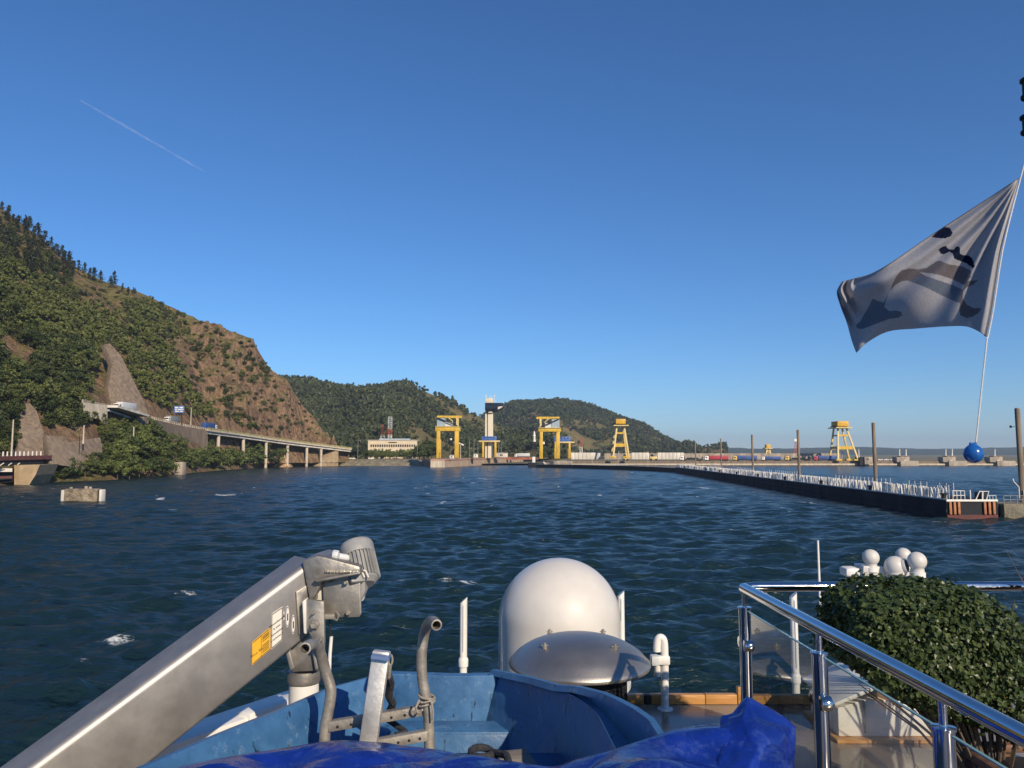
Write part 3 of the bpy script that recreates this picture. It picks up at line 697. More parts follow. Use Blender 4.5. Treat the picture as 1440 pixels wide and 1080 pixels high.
px_slab('retaining_wall', 'tall brown triangular concrete apron rising above the bridge with the white lorry', 'wall', [(147, 484, 352), (155, 483, 352), (170, 500, 350), (188, 535, 347), (203, 566, 344), (212, 592, 342), (160, 592, 322), (152, 545, 330), (158, 512, 340)], 4, CONCB)
px_slab('retaining_wall', 'brown sloping concrete apron above the low rail bridge at far left', 'wall', [(28, 558, 268), (35, 559, 268), (52, 578, 264), (62, 610, 258), (73, 645, 250), (24, 648, 240), (27, 600, 255)], 4, CONCB)
px_slab('retaining_wall', 'pale concrete slope facing high among the trees at far left', 'wall', [(15, 476, 322), (22, 474, 322), (30, 488, 320), (42, 498, 317), (50, 514, 314), (49, 532, 312), (34, 522, 312), (22, 508, 314), (-10, 500, 310), (-10, 479, 310)], 3, CONC)
px_slab('retaining_wall', 'low tan concrete wall with a coping right of the far left apron', 'wall', [(66, 612, 250), (92, 613, 258), (96, 622, 262), (141, 615, 276), (145, 640, 272), (140, 662, 266), (70, 652, 242)], 3, CONCB)
def road_wall():
    b = MB(); rows = []
    for x in (188, 198, 212, 225, 240, 255, 270, 289):
        p = lerp_path(x); t, n = path_n(x); p = p - n * .6
        lip = 0
        rows.append([p + n * 1.5 + Vector((0, 0, -.4)), p + Vector((0, 0, -.4)), p + Vector((0, 0, -1.6)), p - n * .5 + Vector((0, 0, -1.65)), p - n * 2.2 + Vector((0, 0, -p.z))])
    b.grid(rows); b.add(rows[-1] + [rows[-1][0] + Vector((0, 0, -rows[-1][0].z))], [(0, 1, 2, 3, 4, 5)])
    c = rows[3][4]; tag(b.build('retaining_wall', CONCB, loc=(c.x, c.y, 0)), 'long brown stone-faced wall carrying the road left of the viaduct', 'wall')
    o = thing('road_parapet', 'row of short white kerb posts and rail along the road wall top', 'parapet', (c.x, c.y, lerp_path(225).z))
    for x in np.linspace(190, 290, 40):
        p = lerp_path(x); t, n = path_n(x); b = MB(); b.cbox(p - n * .5 + Vector((0, 0, .2)), .45, .45, 1.2); b.build('kerb_post', CONCP, o)
    b = MB()
    for x in range(190, 290, 10):
        p = lerp_path(x); q = lerp_path(x + 10); t, n = path_n(x); b.bar(p - n * .5 + Vector((0, 0, .55)), q - n * .5 + Vector((0, 0, .55)), .12, .5)
    b.build('rail', CONC, o)
road_wall()
def small_bridge():
    o = thing('road_bridge', 'short road bridge span carrying the white lorry on a tan abutment', 'bridge', tuple(P(150, 600, 296)))
    b = MB(); b.prism([P(117, 566, 284), P(151, 570, 300), P(151, 602, 299), P(141, 590, 294), P(117, 584, 284)], (-6, 5, 0)); b.build('abutment', CONCP, o)
    b = MB(); b.bar(P(116, 564, 284), P(198, 580, 333), .5, 1.3); b.build('parapet', CONC, o)
    b = MB(); b.bar(P(151, 571.5, 302), P(196, 584.5, 332), 8, .9); b.build('deck', CONCW, o)
    b = MB(); b.bar(P(152, 577, 303), P(186, 589, 326), 1.0, .7); b.build('lower_flange', GREYB, o)
    b = MB(); b.bar(P(152, 574.5, 304), P(190, 587, 330), .6, 1.6); b.build('girder', DARKS, o)
    b = MB(); b.pbox(189, 203, 584, 600, 336, 6); b.build('pier', CONCB, o)
small_bridge()

def truck(name, label, px0, px1, yb, d, cabm, trm, cab_left=True, hgt=4.0, heading=None, flat=False, cabfrac=.17, pt=None, grp=None):
    a = P(px0, yb, d); c = P(px1, yb, d); L_ = (c - a).length; base = (a + c) / 2 if pt is None else pt
    o = thing(name, label, 'truck', (0, 0, 0), grp)
    cl = L_ * cabfrac; s = -1 if cab_left else 1
    x_c = s * (L_ / 2 - cl / 2)
    b = MB(); hh = min(3.3, hgt * .86)
    b.prism([(x_c - s * cl * .5, -1.2, .7), (x_c + s * cl * .5, -1.2, .7), (x_c + s * cl * .5, -1.2, 1.9), (x_c + s * cl * .38, -1.2, hh), (x_c - s * cl * .5, -1.2, hh + .2)], (0, 2.4, 0)); b.build('cab', cabm, o, bevel=.12)
    b = MB(); b.cbox((x_c + s * cl * .44, 0, hh * .75), .1, 2.1, hh * .28, Matrix.Rotation(s * -.12, 3, 'Y')); b.cbox((x_c + s * cl * .05, -1.22, hh * .74), cl * .4, .05, hh * .24); b.build('window', GLASSD, o)
    t0 = -s * L_ / 2; t1 = x_c - s * cl * .62
    xa, xb = min(t0, t1), max(t0, t1)
    b = MB()
    if flat: b.box(xa, xb, -1.2, 1.2, 1.2, 1.7); b.box(xa, xa + .3, -1.2, 1.2, 1.7, 3.4); b.box(xb - .3, xb, -1.2, 1.2, 1.7, 3.2); b.box(xa + L_ * .12, xb - L_ * .2, -1.1, 1.1, 1.7, 2.4)
    else: b.box(xa, xb, -1.25, 1.25, 1.1, hgt)
    b.build('trailer', trm, o, bevel=.05)
    b = MB(); b.box(min(xa, x_c - cl * .5), max(xb, x_c + cl * .5), -.5, .5, .65, 1.05); b.build('chassis', DARKS, o)
    for xx in (x_c + s * cl * .1, t1 - s * .4, t0 + s * 1.2, t0 + s * 2.5, t0 + s * 3.8):
        b = MB()
        for yy in (-1.1, 1.1): b.tube([(xx, yy - .16, .52), (xx, yy + .16, .52)], .52, 14)
        b.build('wheel', TYRE, o, smooth=True)
    o.location = base; o.rotation_euler = (0, 0, heading or 0)
    return o
def on_road(x0, x1, lane):
    xm = (x0 + x1) / 2; p = lerp_path(xm); t, n = path_n(xm)
    return p + n * lane, math.atan2(t.y, t.x)
LGREY = mat('light_grey_box', (.55, .58, .60), .5, scale=1, var=.12)
BTR = mat('blue_trailer_tarp', (.03, .09, .30), .55, scale=.35, c2=(.02, .05, .18))
# three trucks on the hillside road (their length follows the road, partly away from the viewer)
def road_truck(name, label, xm, L_, lane, cabm, trm, cab_left, hgt):
    p = lerp_path(xm); t, n = path_n(xm); k = L_ / 2
    px = 720 + L_ / 500 * F
    return truck(name, label, 720, px, 638, 500, cabm, trm, cab_left, hgt, math.atan2(t.y, t.x), pt=p + n * lane)
road_truck('lorry', 'white box lorry on the short road bridge', 184, 15, 2.6, WHT, LGREY, True, 4.1)
road_truck('lorry', 'white cab lorry with a grey box under the blue road sign', 249, 15, 2.6, WHT, mat('grey_box', (.22, .24, .25), .6, scale=1), True, 4.1)
road_truck('lorry', 'dark blue trailer lorry at the start of the viaduct', 301, 17, 2.6, WHT, BTR, False, 4.2)
def car(label, p, head, m, s=1.):
    o = thing('car', label, 'car')
    b = MB(); b.prism([(-2.1, -.85, .35), (2.1, -.85, .35), (2.15, -.85, .75), (1.2, -.85, .92), (.6, -.85, 1.42), (-1.1, -.85, 1.45), (-1.9, -.85, .95), (-2.15, -.85, .8)], (0, 1.7, 0)); b.build('body', m, o, bevel=.08)
    b = MB(); b.prism([(.95, -.87, .98), (.5, -.87, 1.36), (-1.0, -.87, 1.38), (-1.5, -.87, .98)], (0, 1.74, 0)); b.build('window', GLASSD, o)
    for xx in (-1.3, 1.3):
        b = MB()
        for yy in (-.78, .78): b.tube([(xx, yy - .1, .32), (xx, yy + .1, .32)], .32, 12)
        b.build('wheel', TYRE, o, smooth=True)
    o.location = p; o.rotation_euler = (0, 0, head); o.scale = (s, s, s)
    return o
p = lerp_path(126); t, n = path_n(126); car('white car at the left end of the short road bridge', p + n * 2.2, math.atan2(t.y, t.x), WHT, 1.1)
def roadsign():
    p = lerp_path(252); t, n = path_n(252); q = p + n * -.2
    o = thing('road_sign', 'square blue and white direction sign on dark posts above the road', 'sign', tuple(q))
    a = P(245, 571, q.y); c = P(258.5, 580.5, q.y)
    b = MB(); b.box(a.x, c.x, q.y, q.y + .2, c.z, a.z); b.build('panel', mat('sign_blue', (.10, .22, .55), .5, scale=1, var=.1), o, bevel=.03)
    w_ = c.x - a.x; h_ = a.z - c.z
    for i, (u0, u1, v0, v1) in enumerate(((.08, .42, .68, .86), (.55, .9, .7, .86), (.1, .3, .4, .56), (.4, .92, .42, .56), (.12, .5, .14, .28), (.6, .88, .14, .28))):
        b = MB(); b.box(a.x + w_ * u0, a.x + w_ * u1, q.y - .04, q.y - .003, c.z + h_ * v0, c.z + h_ * v1); b.build('lettering_bar', WHT, o)
    for u in (.2, .8):
        b = MB(); b.bar((a.x + w_ * u, q.y + .35, q.z), (a.x + w_ * u, q.y + .35, a.z), .22, .22); b.build('post', DARKS, o)
roadsign()
def lamp_post(name, label, x, y0, y1, d, r=.22, m=None, grp=None, arm=0, lamp=False, cat='post'):
    p0 = P(x, y1, d); z1 = P(x, y0, d).z
    o = thing(name, label, cat, tuple(p0), grp)
    b = MB(); b.tube([p0 - Vector((0, 0, .5)), (p0.x, p0.y, z1)], [r, r * .7], 8); b.build('shaft', m or CONCP, o, smooth=True)
    if arm: b = MB(); b.bar((p0.x, p0.y, z1), (p0.x + arm, p0.y, z1 + .3), r * .7, r * .7); b.build('arm', m or CONCP, o)
    if lamp: b = MB(); b.cbox((p0.x + arm, p0.y, z1 + .25), r * 5, r * 3, r * 2); b.build('lamp_head', m or CONCP, o, bevel=r * .3)
    return o
for x, y0, y1, d, lab in ((16, 590, 640, 236, 'pale concrete mast in front of the trees at far left'), (117, 598, 622, 262, 'pale short mast above the low tan wall'), (187, 600, 630, 300, 'pale short mast among the bank trees below the lorry bridge'), (268, 573, 601, 402, 'tall pale square mast at the road edge beside the blue sign'), (111, 612, 640, 262, 'thin dark pole in front of the low tan wall')):
    lamp_post('mast', lab, x, y0, y1, d, .28 if x != 111 else .16, DARKS if x == 111 else None, cat='mast')

# ---- low bridge at far left
def left_bridge():
    o = thing('rail_bridge', 'low dark beam bridge with a row of white posts at far left', 'bridge', tuple(W(0, 682, 0)))
    d = 222
    a = P(-60, 645, d - 25); c = P(63, 642, 246)
    b = MB(); b.bar(P(-60, 646, 206), P(62, 643, 243), 5, 1.2); b.build('deck', RUSTR, o)
    b = MB(); b.bar(P(-60, 653, 206), P(52, 650, 240), 4.2, 1.5); b.build('girder', DARKS, o)
    for i in range(22):
        f = i / 21; p = P(-60 + 122 * f, 644.5 - 2.5 * f, 205 + 38 * f)
        b = MB(); b.cbox(p + Vector((.3, -2.2, .9)), .28, .28, 1.5); b.build('white_post', WHT, o)
    for i in range(4):
        x = -2 + i * 11; p = P(x, 652, 218 + i * 4)
        b = MB(); b.bar(p + Vector((-.8, -2.5, -1)), p + Vector((.9, -2.5, .2)), .25, .25); b.build('bracket', CONCW, o)
    b = MB(); b.prism([P(20, 654, 226), P(56, 653.5, 226), P(50, 668, 226), P(44, 677, 226), P(40, 684, 226), P(20, 684, 226)], (-4, 16, 0)); b.build('abutment', MATS['abutment_tan'], o)
    b = MB(); b.prism([P(-20, 662, 222), P(18, 662, 226), P(16, 678, 224), P(-20, 680, 221)], (-4, 12, 0)); b.build('recess', DARKS, o)  # solid dark block painted in place of the shade beneath the bridge
    b = MB(); b.bar(P(-20, 661, 220), P(17, 661, 224), .8, 1.0); b.build('beam', CONCW, o)
    b = MB(); b.bar(P(-20, 672, 219), P(17, 671, 223), .6, .6); b.build('rusty_beam', RUSTR, o)
left_bridge()
def block():
    c = W(115, 706, 0); o = thing('mooring_block', 'square weathered concrete block standing alone in the water', 'concrete block', (c.x, c.y + 3, 0))
    d = c.y
    b = MB(); b.pbox(89, 136, 687.5, 712, d, 1.9); b.build('body', mat('block_concrete', (.36, .30, .21), .95, scale=.9, c2=(.13, .10, .07), bump=.6, bscale=3), o, bevel=.18)
    b = MB(); b.pbox(85, 89.9, 689, 710, d + .3, 1.4); b.build('end_cap', CONCW, o, bevel=.15)
    b = MB(); b.pbox(138.6, 142.3, 688.5, 710, d + .1, 1.6); b.build('end_cap', CONCW, o, bevel=.15)
    b = MB(); b.pbox(136.1, 138.5, 689, 710, d + .3, 1.3); b.build('dark_fender', DARKS, o)
    for x, h in ((100, .35), (121, .5), (127, .4)):
        b = MB(); q = P(x, 687.5, d + .9); b.tube([q, q + Vector((0, 0, h))], [.25, .3], 8); b.build('bollard', CONC, o, smooth=True)
block()
# small white stone edge on the bank
b = MB(); b.pbox(243, 256, 650, 668, 326, 4); tag(b.build('landing_stage', CONC, loc=tuple(P(250, 668, 328)), bevel=.1), 'small square concrete landing at the end of the bank trees', 'landing')

# ---- lock bank and quay
def bank():
    b = MB(); rng = random.Random(4); rows = []
    for x in np.linspace(478, 612, 40):
        d = 575; p = P(x, 655, d); j = rng.uniform(-.5, .5)
        rows.append([(p.x, d - 4, -1.5), (p.x, d + j, .3), (p.x, d + 6 + j, 2.2 + rng.uniform(-.4, .4)), (p.x, d + 16, 4.2 + rng.uniform(-.3, .3)), (p.x, d + 20, 4.6), (p.x, d + 120, 4.6)])
    b.grid(rows)
    tag(b.build('river_bank', mat('bank_rubble', (.30, .26, .19), .95, scale=.3, c2=(.12, .11, .05), bump=.6, bscale=.8)), 'low rubble bank left of the lock quay', None, kind='structure')
bank()
def quay():
    A = (-54, 512); B = (-44.5, 512); C_ = (22, 815)
    o = thing('lock_quay', 'tan concrete lock quay wall with a pale square end facing the water', 'quay', (A[0], A[1], 0))
    zt = 4.6
    b = MB(); b.prism([(A[0], A[1], -2), (B[0], B[1], -2), (C_[0], C_[1], -2), (-90, 815, -2), (-70, 600, -2)], (0, 0, zt + 2)); b.build('body', mat('quay_tan', (.42, .33, .24), .9, scale=.3, c2=(.30, .22, .16), stretch=(1, 1, .2)), o)
    b = MB(); b.box(A[0] + .1, B[0] - .1, A[1] - .3, A[1] - .004, -1, zt - .4); b.build('end_face', CONCP, o)
    for i in range(20):
        f = (i + .5) / 20; x = B[0] + (C_[0] - B[0]) * f; y = B[1] + (C_[1] - B[1]) * f
        b = MB(); b.cbox((x + .15, y, 1.6), .7, 1.2, 5.0); b.build('buttress', mat('quay_buttress', (.33, .25, .19), .9, scale=.5), o)
    b = MB(); b.bar((B[0] + .3, B[1], zt + .5), (C_[0], C_[1], zt + .5), .25, 1.0); b.bar((A[0], A[1] + .4, zt + .5), (B[0], B[1] + .4, zt + .5), .25, 1.0); b.build('parapet', mat('pinkish_rail', (.42, .24, .18), .8, scale=1, var=.3), o)
quay()
def gantry(label, px0, px1, y_top, y_house, y_beam, yb, d, mirror, dep=9):
    a = P(px0, yb, d); c = P(px1, yb, d); zb = a.z; W_ = c.x - a.x
    z = lambda y: P((px0 + px1) / 2, y, d).z
    o = thing('gantry_crane', label, 'gantry crane', ((a.x + c.x) / 2, d + dep / 2, zb))
    X = lambda f: (a.x + W_ * f) if not mirror else (c.x - W_ * f)
    lw = W_ * .15
    for f0, f1, yy in ((.02, .17, 0), (.83, .98, 0), (.02, .17, dep), (.83, .98, dep)):
        x0, x1 = sorted((X(f0), X(f1)))
        b = MB(); b.box(x0, x1, d + yy, d + yy + 1.6, zb, z(y_beam)); b.build('leg', YEL, o, bevel=.08)
    for yy in (-.1, dep - .1):
        x0, x1 = sorted((X(-.04), X(1.04)))
        b = MB(); b.box(x0, x1, d + yy, d + yy + 1.8, z(y_beam), z(y_house)); b.build('portal_beam', YEL, o, bevel=.08)
    x0, x1 = sorted((X(-.05), X(1.05))); b = MB(); b.box(x0, x1, d - .8, d + dep + 2.3, z(y_house), z(y_house) + .35); b.build('walkway', YELP, o)
    zh = z(y_house) + .36; zt = z(y_top)
    x0, x1 = sorted((X(.03), X(.40))); b = MB(); b.box(x0, x1, d + .6, d + dep, zh, zh + (zt - zh) * .86); b.build('machine_house', GREYB, o)
    x0, x1 = sorted((X(.40), X(.72))); b = MB(); b.box(x0, x1, d + 1.2, d + dep - 1, zh, zh + (zt - zh) * .42); b.build('cabin', LGREY, o)
    x0, x1 = sorted((X(.03), X(1.12))); b = MB(); b.box(x0, x1, d, d + 1.2, zt - 1.3, zt); b.box(x0, x1, d + dep - 1, d + dep + .2, zt - 1.3, zt); b.build('top_beam', YEL, o)
    for f in (.93,):
        for yy in (.1, dep - .9):
            xx = X(f); b = MB(); b.box(xx - .6, xx + .6, d + yy, d + yy + 1, zh, zt - 1.31); b.build('post', YELP, o)
    b = MB(); b.bar((X(.04), d - .3, zt - 1.5), (X(.95), d - .3, zh + .3), .35, .7); b.build('brace', DARKS, o)
    b = MB(); b.bar((X(.55), d - .2, zt - 1.4), (X(.75), d - .2, zh + (zt - zh) * .45), .3, .6); b.build('brace', YELP, o)
    xx = X(.78); b = MB(); b.tube([(xx, d + dep / 2, z(y_beam)), (xx, d + dep / 2, zb + (z(y_beam) - zb) * .62)], .12, 6); b.build('cable', DARKS, o)
    b = MB(); b.lathe((xx, d + dep / 2, zb + (z(y_beam) - zb) * .52), [(.3, 0), (.75, .4), (.8, 1.2), (.4, 2.2)], 10); b.build('hook_block', WHT, o, smooth=True)
    xx = X(.19); b = MB()
    b.bar((xx, d - .2, zb), (xx, d - .2, z(y_beam)), .12, .5); b.build('ladder', YELP, o)
    return o
gantry('yellow lock gantry crane with its grey-blue house on the left, on the tan quay', 613, 644.5, 584.5, 600, 606, 644, 535, False)
gantry('yellow lock gantry crane with its grey-blue house on the right, behind the pier head', 758.5, 788, 586, 602, 607, 645, 560, True)
def low_portal(label, px0, px1, pxa, pxb, y_box, y_beam, yb, d, right_leg_only=False):
    a = P(px0, yb, d); c = P(px1, yb, d); zb = a.z; z = lambda y: P((px0 + px1) / 2, y, d).z
    o = thing('portal_crane', label, 'portal crane', ((a.x + c.x) / 2, d + 4, zb))
    xa, xb = P(pxa, yb, d).x, P(pxb, yb, d).x
    for x in (a.x + .6, c.x - 1.8):
        for yy in (0, 7):
            b = MB(); b.box(x, x + 1.5, d + yy, d + yy + 1.3, zb, z(y_beam + 2)); b.build('leg', YEL, o, bevel=.06)
    b = MB(); b.box(xa, xb, d - .3, d + 8.6, z(y_beam + 2), z(y_beam)); b.build('portal_beam', YELP, o, bevel=.06)
    b = MB(); b.box(a.x + .2, c.x - .2, d, d + 8, z(y_beam) + .01, z(y_box)); b.build('blue_house', BLUP, o, bevel=.1)
    for i in range(4):
        f = .18 + .2 * i; b = MB(); b.box(a.x + (c.x - a.x) * f, a.x + (c.x - a.x) * (f + .1), d - .06, d - .003, z(y_box) - 1.4, z(y_box) - .6); b.build('window', GLASSD, o)
    return o
low_portal('small yellow portal crane with a blue house in front of the tower foot', 677, 698.5, 673, 703, 613.5, 619.5, 643, 615)
low_portal('small yellow portal crane with a blue house right of the right lock gantry', 779, 803, 780, 808, 614, 621, 645, 600)
def a_crane(label, px0, px1, t0, t1, y_top, y_cab, y_plat, yb, d, twist):
    a = P(px0, yb, d); c = P(px1, yb, d); zb = a.z; z = lambda y: P((px0 + px1) / 2, y, d).z
    ta, tb = P(t0, yb, d).x, P(t1, yb, d).x; cx = (a.x + c.x) / 2; W_ = c.x - a.x; dep = W_ * .9
    o = thing('dam_crane', label, 'crane', (cx, d + dep / 2, zb))
    for (x0, x1) in ((a.x + .8, ta + 1), (c.x - .8, tb - 1)):
        for (y0, y1) in ((d, d + dep * .25), (d + dep, d + dep * .75)):
            b = MB(); b.bar((x0, y0, zb + 1.2), (x1, y1, z(y_plat)), 1.1, 1.1, (0, 1, 0)); b.build('leg', YELP, o)
    for f, hh in ((.40, 2.4), (.78, 1.2)):
        zz = zb + (z(y_plat) - zb) * f; xa = a.x + .8 + (ta + 1 - a.x - .8) * f; xb = c.x - .8 + (tb - 1 - c.x + .8) * f
        for y0 in (d + dep * .25 * f, d + dep - dep * .25 * f):
            b = MB(); b.box(xa, xb, y0 - .45, y0 + .45, zz - hh / 2, zz + hh / 2); b.build('cross_beam', YEL, o)
        for xx in (xa, xb):
            b = MB(); b.box(xx - .35, xx + .35, d + dep * .25 * f + .46, d + dep - dep * .25 * f - .46, zz - hh * .4, zz + hh * .4); b.build('side_beam', YELP, o)
    b = MB(); b.box(ta - 1.8, tb + 1.8, d - .5, d + dep + .5, z(y_plat), z(y_plat) + .8); b.build('platform', YELP, o)
    b = MB(); b.box(ta, tb, d + dep * .1, d + dep * .9, z(y_cab) , z(y_top)); b.build('cab', ORY, o, bevel=.35)
    b = MB(); b.box(ta + .8, tb - .8, d + dep * .2, d + dep * .8, z(y_plat) + .81, z(y_cab) - .01); b.build('turntable', DARKS, o)
    b = MB(); b.bar((ta + .1, d + dep / 2, z(y_cab) + .3), (ta - 3.0, d + dep / 2, z(y_cab) - .2), .8, .7); b.build('jib', DARKS, o)
    for xx in (a.x, c.x - W_ * .2):
        b = MB(); b.box(xx - .6, xx + W_ * .22, d - .8, d + 1.2, zb, zb + 1.3); b.box(xx - .6, xx + W_ * .22, d + dep - 1, d + dep + 1, zb, zb + 1.3); b.build('bogie', YEL, o, bevel=.1)
    b = MB(); b.bar((cx - 1.5, d + dep / 2, zb + 1), (cx - .3, d + dep / 2, zb + 8), .5, .5); b.build('ladder', STEELG, o)
    return o
a_crane('yellow A-frame dam crane standing against the far hill', 861, 886, 867, 881, 589, 596, 599, 644, 568, 0)
a_crane('tall yellow A-frame dam crane standing against the sky right of the blue trailer', 1177, 1208, 1181, 1197, 592, 599.5, 602, 648, 572, 0)
a_crane('tiny yellow crane far beyond the dam between the lorries', 1076, 1086, 1078.5, 1084.5, 625, 630, 631, 645, 830, 0)
def tower():
    d = 620; o = thing('control_tower', 'white lock control tower with a dark overhanging glass head', 'tower', tuple(P(688, 644, d + 3)))
    z = lambda y: P(690, y, d).z; X = lambda x: P(x, 600, d).x
    TW = mat('tower_cream', (.66, .60, .47), .8, scale=.3, var=.12, stretch=(1, 1, .1))
    b = MB(); b.box(X(682.3), X(684.6), d, d + 6, z(644), z(579)); b.build('shaft', TW, o)
    b = MB(); b.box(X(686), X(693.3), d - .3, d + 6, z(644), z(579)); b.build('shaft', TW, o)
    b = MB(); b.box(X(684.7), X(685.9), d + .8, d + 6, z(644), z(579)); b.build('recess', CONCB, o)
    b = MB(); prof = [(682, 566.5), (708.8, 566.5), (709.5, 569), (708.5, 573), (704, 577), (697, 579.6), (690, 580.5), (684, 579.5), (682, 577)]
    b.prism([P(x, y, d - 2) for x, y in prof], (0, 10, 0)); b.build('head', GLASSD, o, bevel=.2)
    b = MB(); b.prism([P(x, y, d - 2.15) for x, y in ((700, 575.8), (700.5, 572), (704, 571.5), (707.5, 571.5), (704, 574))], (0, .14, 0)); b.build('painted_lit_panel', TW, o)  # sunlit patch of the head painted as a cream piece
    for i in range(5):
        x = X(685 + i * 3.6); b = MB(); b.box(x, x + .12, d - 2.08, d - 2.003, z(575), z(568)); b.build('mullion', ASPH, o)
    b = MB(); b.prism([P(x, y, d - 2.2) for x, y in ((686, 580.3), (688, 578.8), (692, 578.8), (693, 580.3))], (0, .19, 0)); b.build('soffit', TW, o)
    b = MB(); b.box(X(682.5), X(693.5), d, d + 6, z(566.4), z(560)); b.build('roof_house', TW, o, bevel=.1)
    for x, y in ((683, 554), (688.5, 556), (691, 557), (695.5, 555)):
        b = MB(); b.tube([(X(x), d + 2, z(566)), (X(x), d + 2, z(y))], .16, 6); b.build('antenna', WHT, o)
    for x, y in ((683.5, 557), (695.2, 557)):
        b = MB(); b.cbox((X(x), d + 1.5, z(y)), .8, .5, 2.2); b.build('panel_antenna', LGREY, o)
tower()
def office():
    d = 690; o = thing('office_building', 'long low cream building with a row of dark windows behind trees', 'building', tuple(P(552, 640, d)))
    z = lambda y: P(550, y, d).z; X = lambda x: P(x, 625, d).x
    b = MB(); b.box(X(517.5), X(586), d, d + 14, z(645), z(619.5)); b.build('wall', mat('cream_render', (.68, .58, .42), .85, scale=.2, var=.15), o)
    b = MB(); b.box(X(517), X(586.5), d - .6, d + 14.6, z(619.4), z(618.6)); b.build('roof', CONCW, o)
    b = MB(); b.box(X(532), X(575), d + 4, d + 12, z(618.5), z(616.5)); b.build('roof_house', GREYB, o)
    for i in range(20):
        x = 521 + i * 3.2
        b = MB(); b.box(X(x), X(x + 2.0), d - .1, d - .003, z(628.6), z(625)); b.build('window', GLASSD, o)
    b = MB(); b.box(X(546), X(558), d - .12, d - .003, z(623), z(621.6)); b.build('sign_band', DARKS, o)
office()
def lattice(label, x, hw, y0, y1, d, cols, taper):
    o = thing('lattice_mast', label, 'mast', tuple(P(x, y1, d))); z0 = P(x, y1, d).z; z1 = P(x, y0, d).z; c = P(x, 610, d).x; w_ = hw / F * d; n = len(cols)
    for i in range(n):
        b = MB(); za = z0 + (z1 - z0) * i / n; zb = z0 + (z1 - z0) * (i + 1) / n; wa = w_ * (1 - taper * i / n); wb = w_ * (1 - taper * (i + 1) / n)
        for sx in (-1, 1):
            for sy in (-1, 1): b.bar((c + sx * wa, d + sy * wa, za), (c + sx * wb, d + sy * wb, zb), .24, .24)
        for q in range(4):
            zz = min(za + (zb - za) * q / 3, zb - .1); ww = wa + (wb - wa) * q / 3
            for s in (-1, 1): b.bar((c - ww, d + s * ww, zz), (c + ww, d + s * ww, zz), .2, .2); b.bar((c + s * ww, d - ww, zz), (c + s * ww, d + ww, zz), .2, .2)
        for q in range(3):
            f0, f1 = q / 3, (q + 1) / 3; s = 1 if q % 2 else -1
            b.bar((c - s * wa, d - wa, za + (zb - za) * f0), (c + s * wb, d - wb, za + (zb - za) * f1), .22, .22); b.bar((c - wa, d - wa, za + (zb - za) * f0), (c + wa, d - wa, za + (zb - za) * f0), .22, .22)
        b.build('section', cols[i], o)
REDM = mat('mast_red', (.42, .07, .05), .6, scale=1)
lattice('grey and white straight lattice mast above the cream building', 548.5, 2.4, 586, 620, 705, [WHT, REDM, LGREY, LGREY], 0)
lattice('red tapering lattice mast left of the grey lattice mast', 538.5, 3.0, 597, 619, 720, [WHT, REDM, REDM], .85)
lattice('far red and white lattice mast right of the right lock gantry', 817, 1.8, 616, 640, 760, [WHT, REDM], .2)
def house():
    p = H2.hit(522, 604); d = p.y - 6; o = thing('house', 'small white house alone on the wooded hillside', 'house', tuple(p))
    z = lambda y: P(520, y, d).z; X = lambda x: P(x, 603, d).x
    b = MB(); b.box(X(517), X(525), d, d + 9, z(610), z(601)); b.build('wall', CONCW, o)
    b = MB(); b.prism([(X(516.5), d - .5, z(601)), (X(525.5), d - .5, z(601)), (X(521), d - .5, z(598.6))], (0, 10, 0)); b.build('roof', WHT, o)
    b = MB(); b.box(X(519), X(520.5), d - .1, d - .003, z(605.5), z(602.5)); b.box(X(522), X(523.5), d - .1, d - .003, z(605.5), z(602.5)); b.build('window', GLASSD, o)
    b = MB(); b.box(X(525.1), X(530), d + 1, d + 7, z(606), z(602.5)); b.build('annex', CONCW, o)
house()
# lamp posts and small things on the lock quay
for x, y0, y1, d, lab in ((503, 620, 647, 590, 'thin pale lamp post left of the cream building'), (587, 619, 647, 585, 'thin pale lamp post at the right end of the cream building'), (660, 618, 644, 600, 'slim grey lamp post left of the tower portal crane, leftmost of a pair'), (666.5, 619, 644, 610, 'slim grey lamp post left of the tower portal crane, right one of a pair'), (672, 620, 644, 590, 'slim lamp post with a blue banner beside the tower portal crane'), (701, 620, 643, 620, 'slim grey lamp post right of the tower portal crane'), (705, 622, 643, 640, 'second slim grey lamp post right of the tower portal crane')):
    lamp_post('lamp_post', lab, x, y0, y1, d, .16, STEELG, arm=1.2, lamp=True, cat='lamp post')
for lab, (x0, x1, y0, y1, d, dep, m) in {'low white hut on the quay right of the tower portal crane': (698, 714, 637.5, 643, 640, 6, CONCW), 'white container beside the right leg of the left gantry': (632, 638, 640.5, 645, 528, 4, WHT), 'small white kiosk between the gantry and the tower': (666, 672, 639, 643.5, 570, 4, WHT)}.items():
    o = thing('hut', lab, 'hut', tuple(P((x0 + x1) / 2, y1, d)))
    b = MB(); b.pbox(x0, x1, y0, y1, d, dep); b.build('wall', m, o, bevel=.05)
    b = MB(); b.pbox(x0 - .3, x1 + .3, y0 - .7, y0 - .05, d - .3, dep + .6); b.build('roof', LGREY, o)
    b = MB(); b.pbox(x0 + (x1 - x0) * .3, x0 + (x1 - x0) * .55, y0 + (y1 - y0) * .25, y0 + (y1 - y0) * .6, d - .06, .055); b.build('window', GLASSD, o)
truck('lorry', 'white lorry parked right of the tower', 723.5, 745, 643.5, 700, WHT, LGREY, True, 3.9)
b = MB(); b.pbox(705, 757, 643, 646.5, 690, 3); tag(b.build('red_wall', mat('red_brick_wall', (.30, .11, .07), .9, scale=.3, var=.4), loc=tuple(P(730, 646, 691))), 'low red wall across the lock behind the tan quay', 'wall')
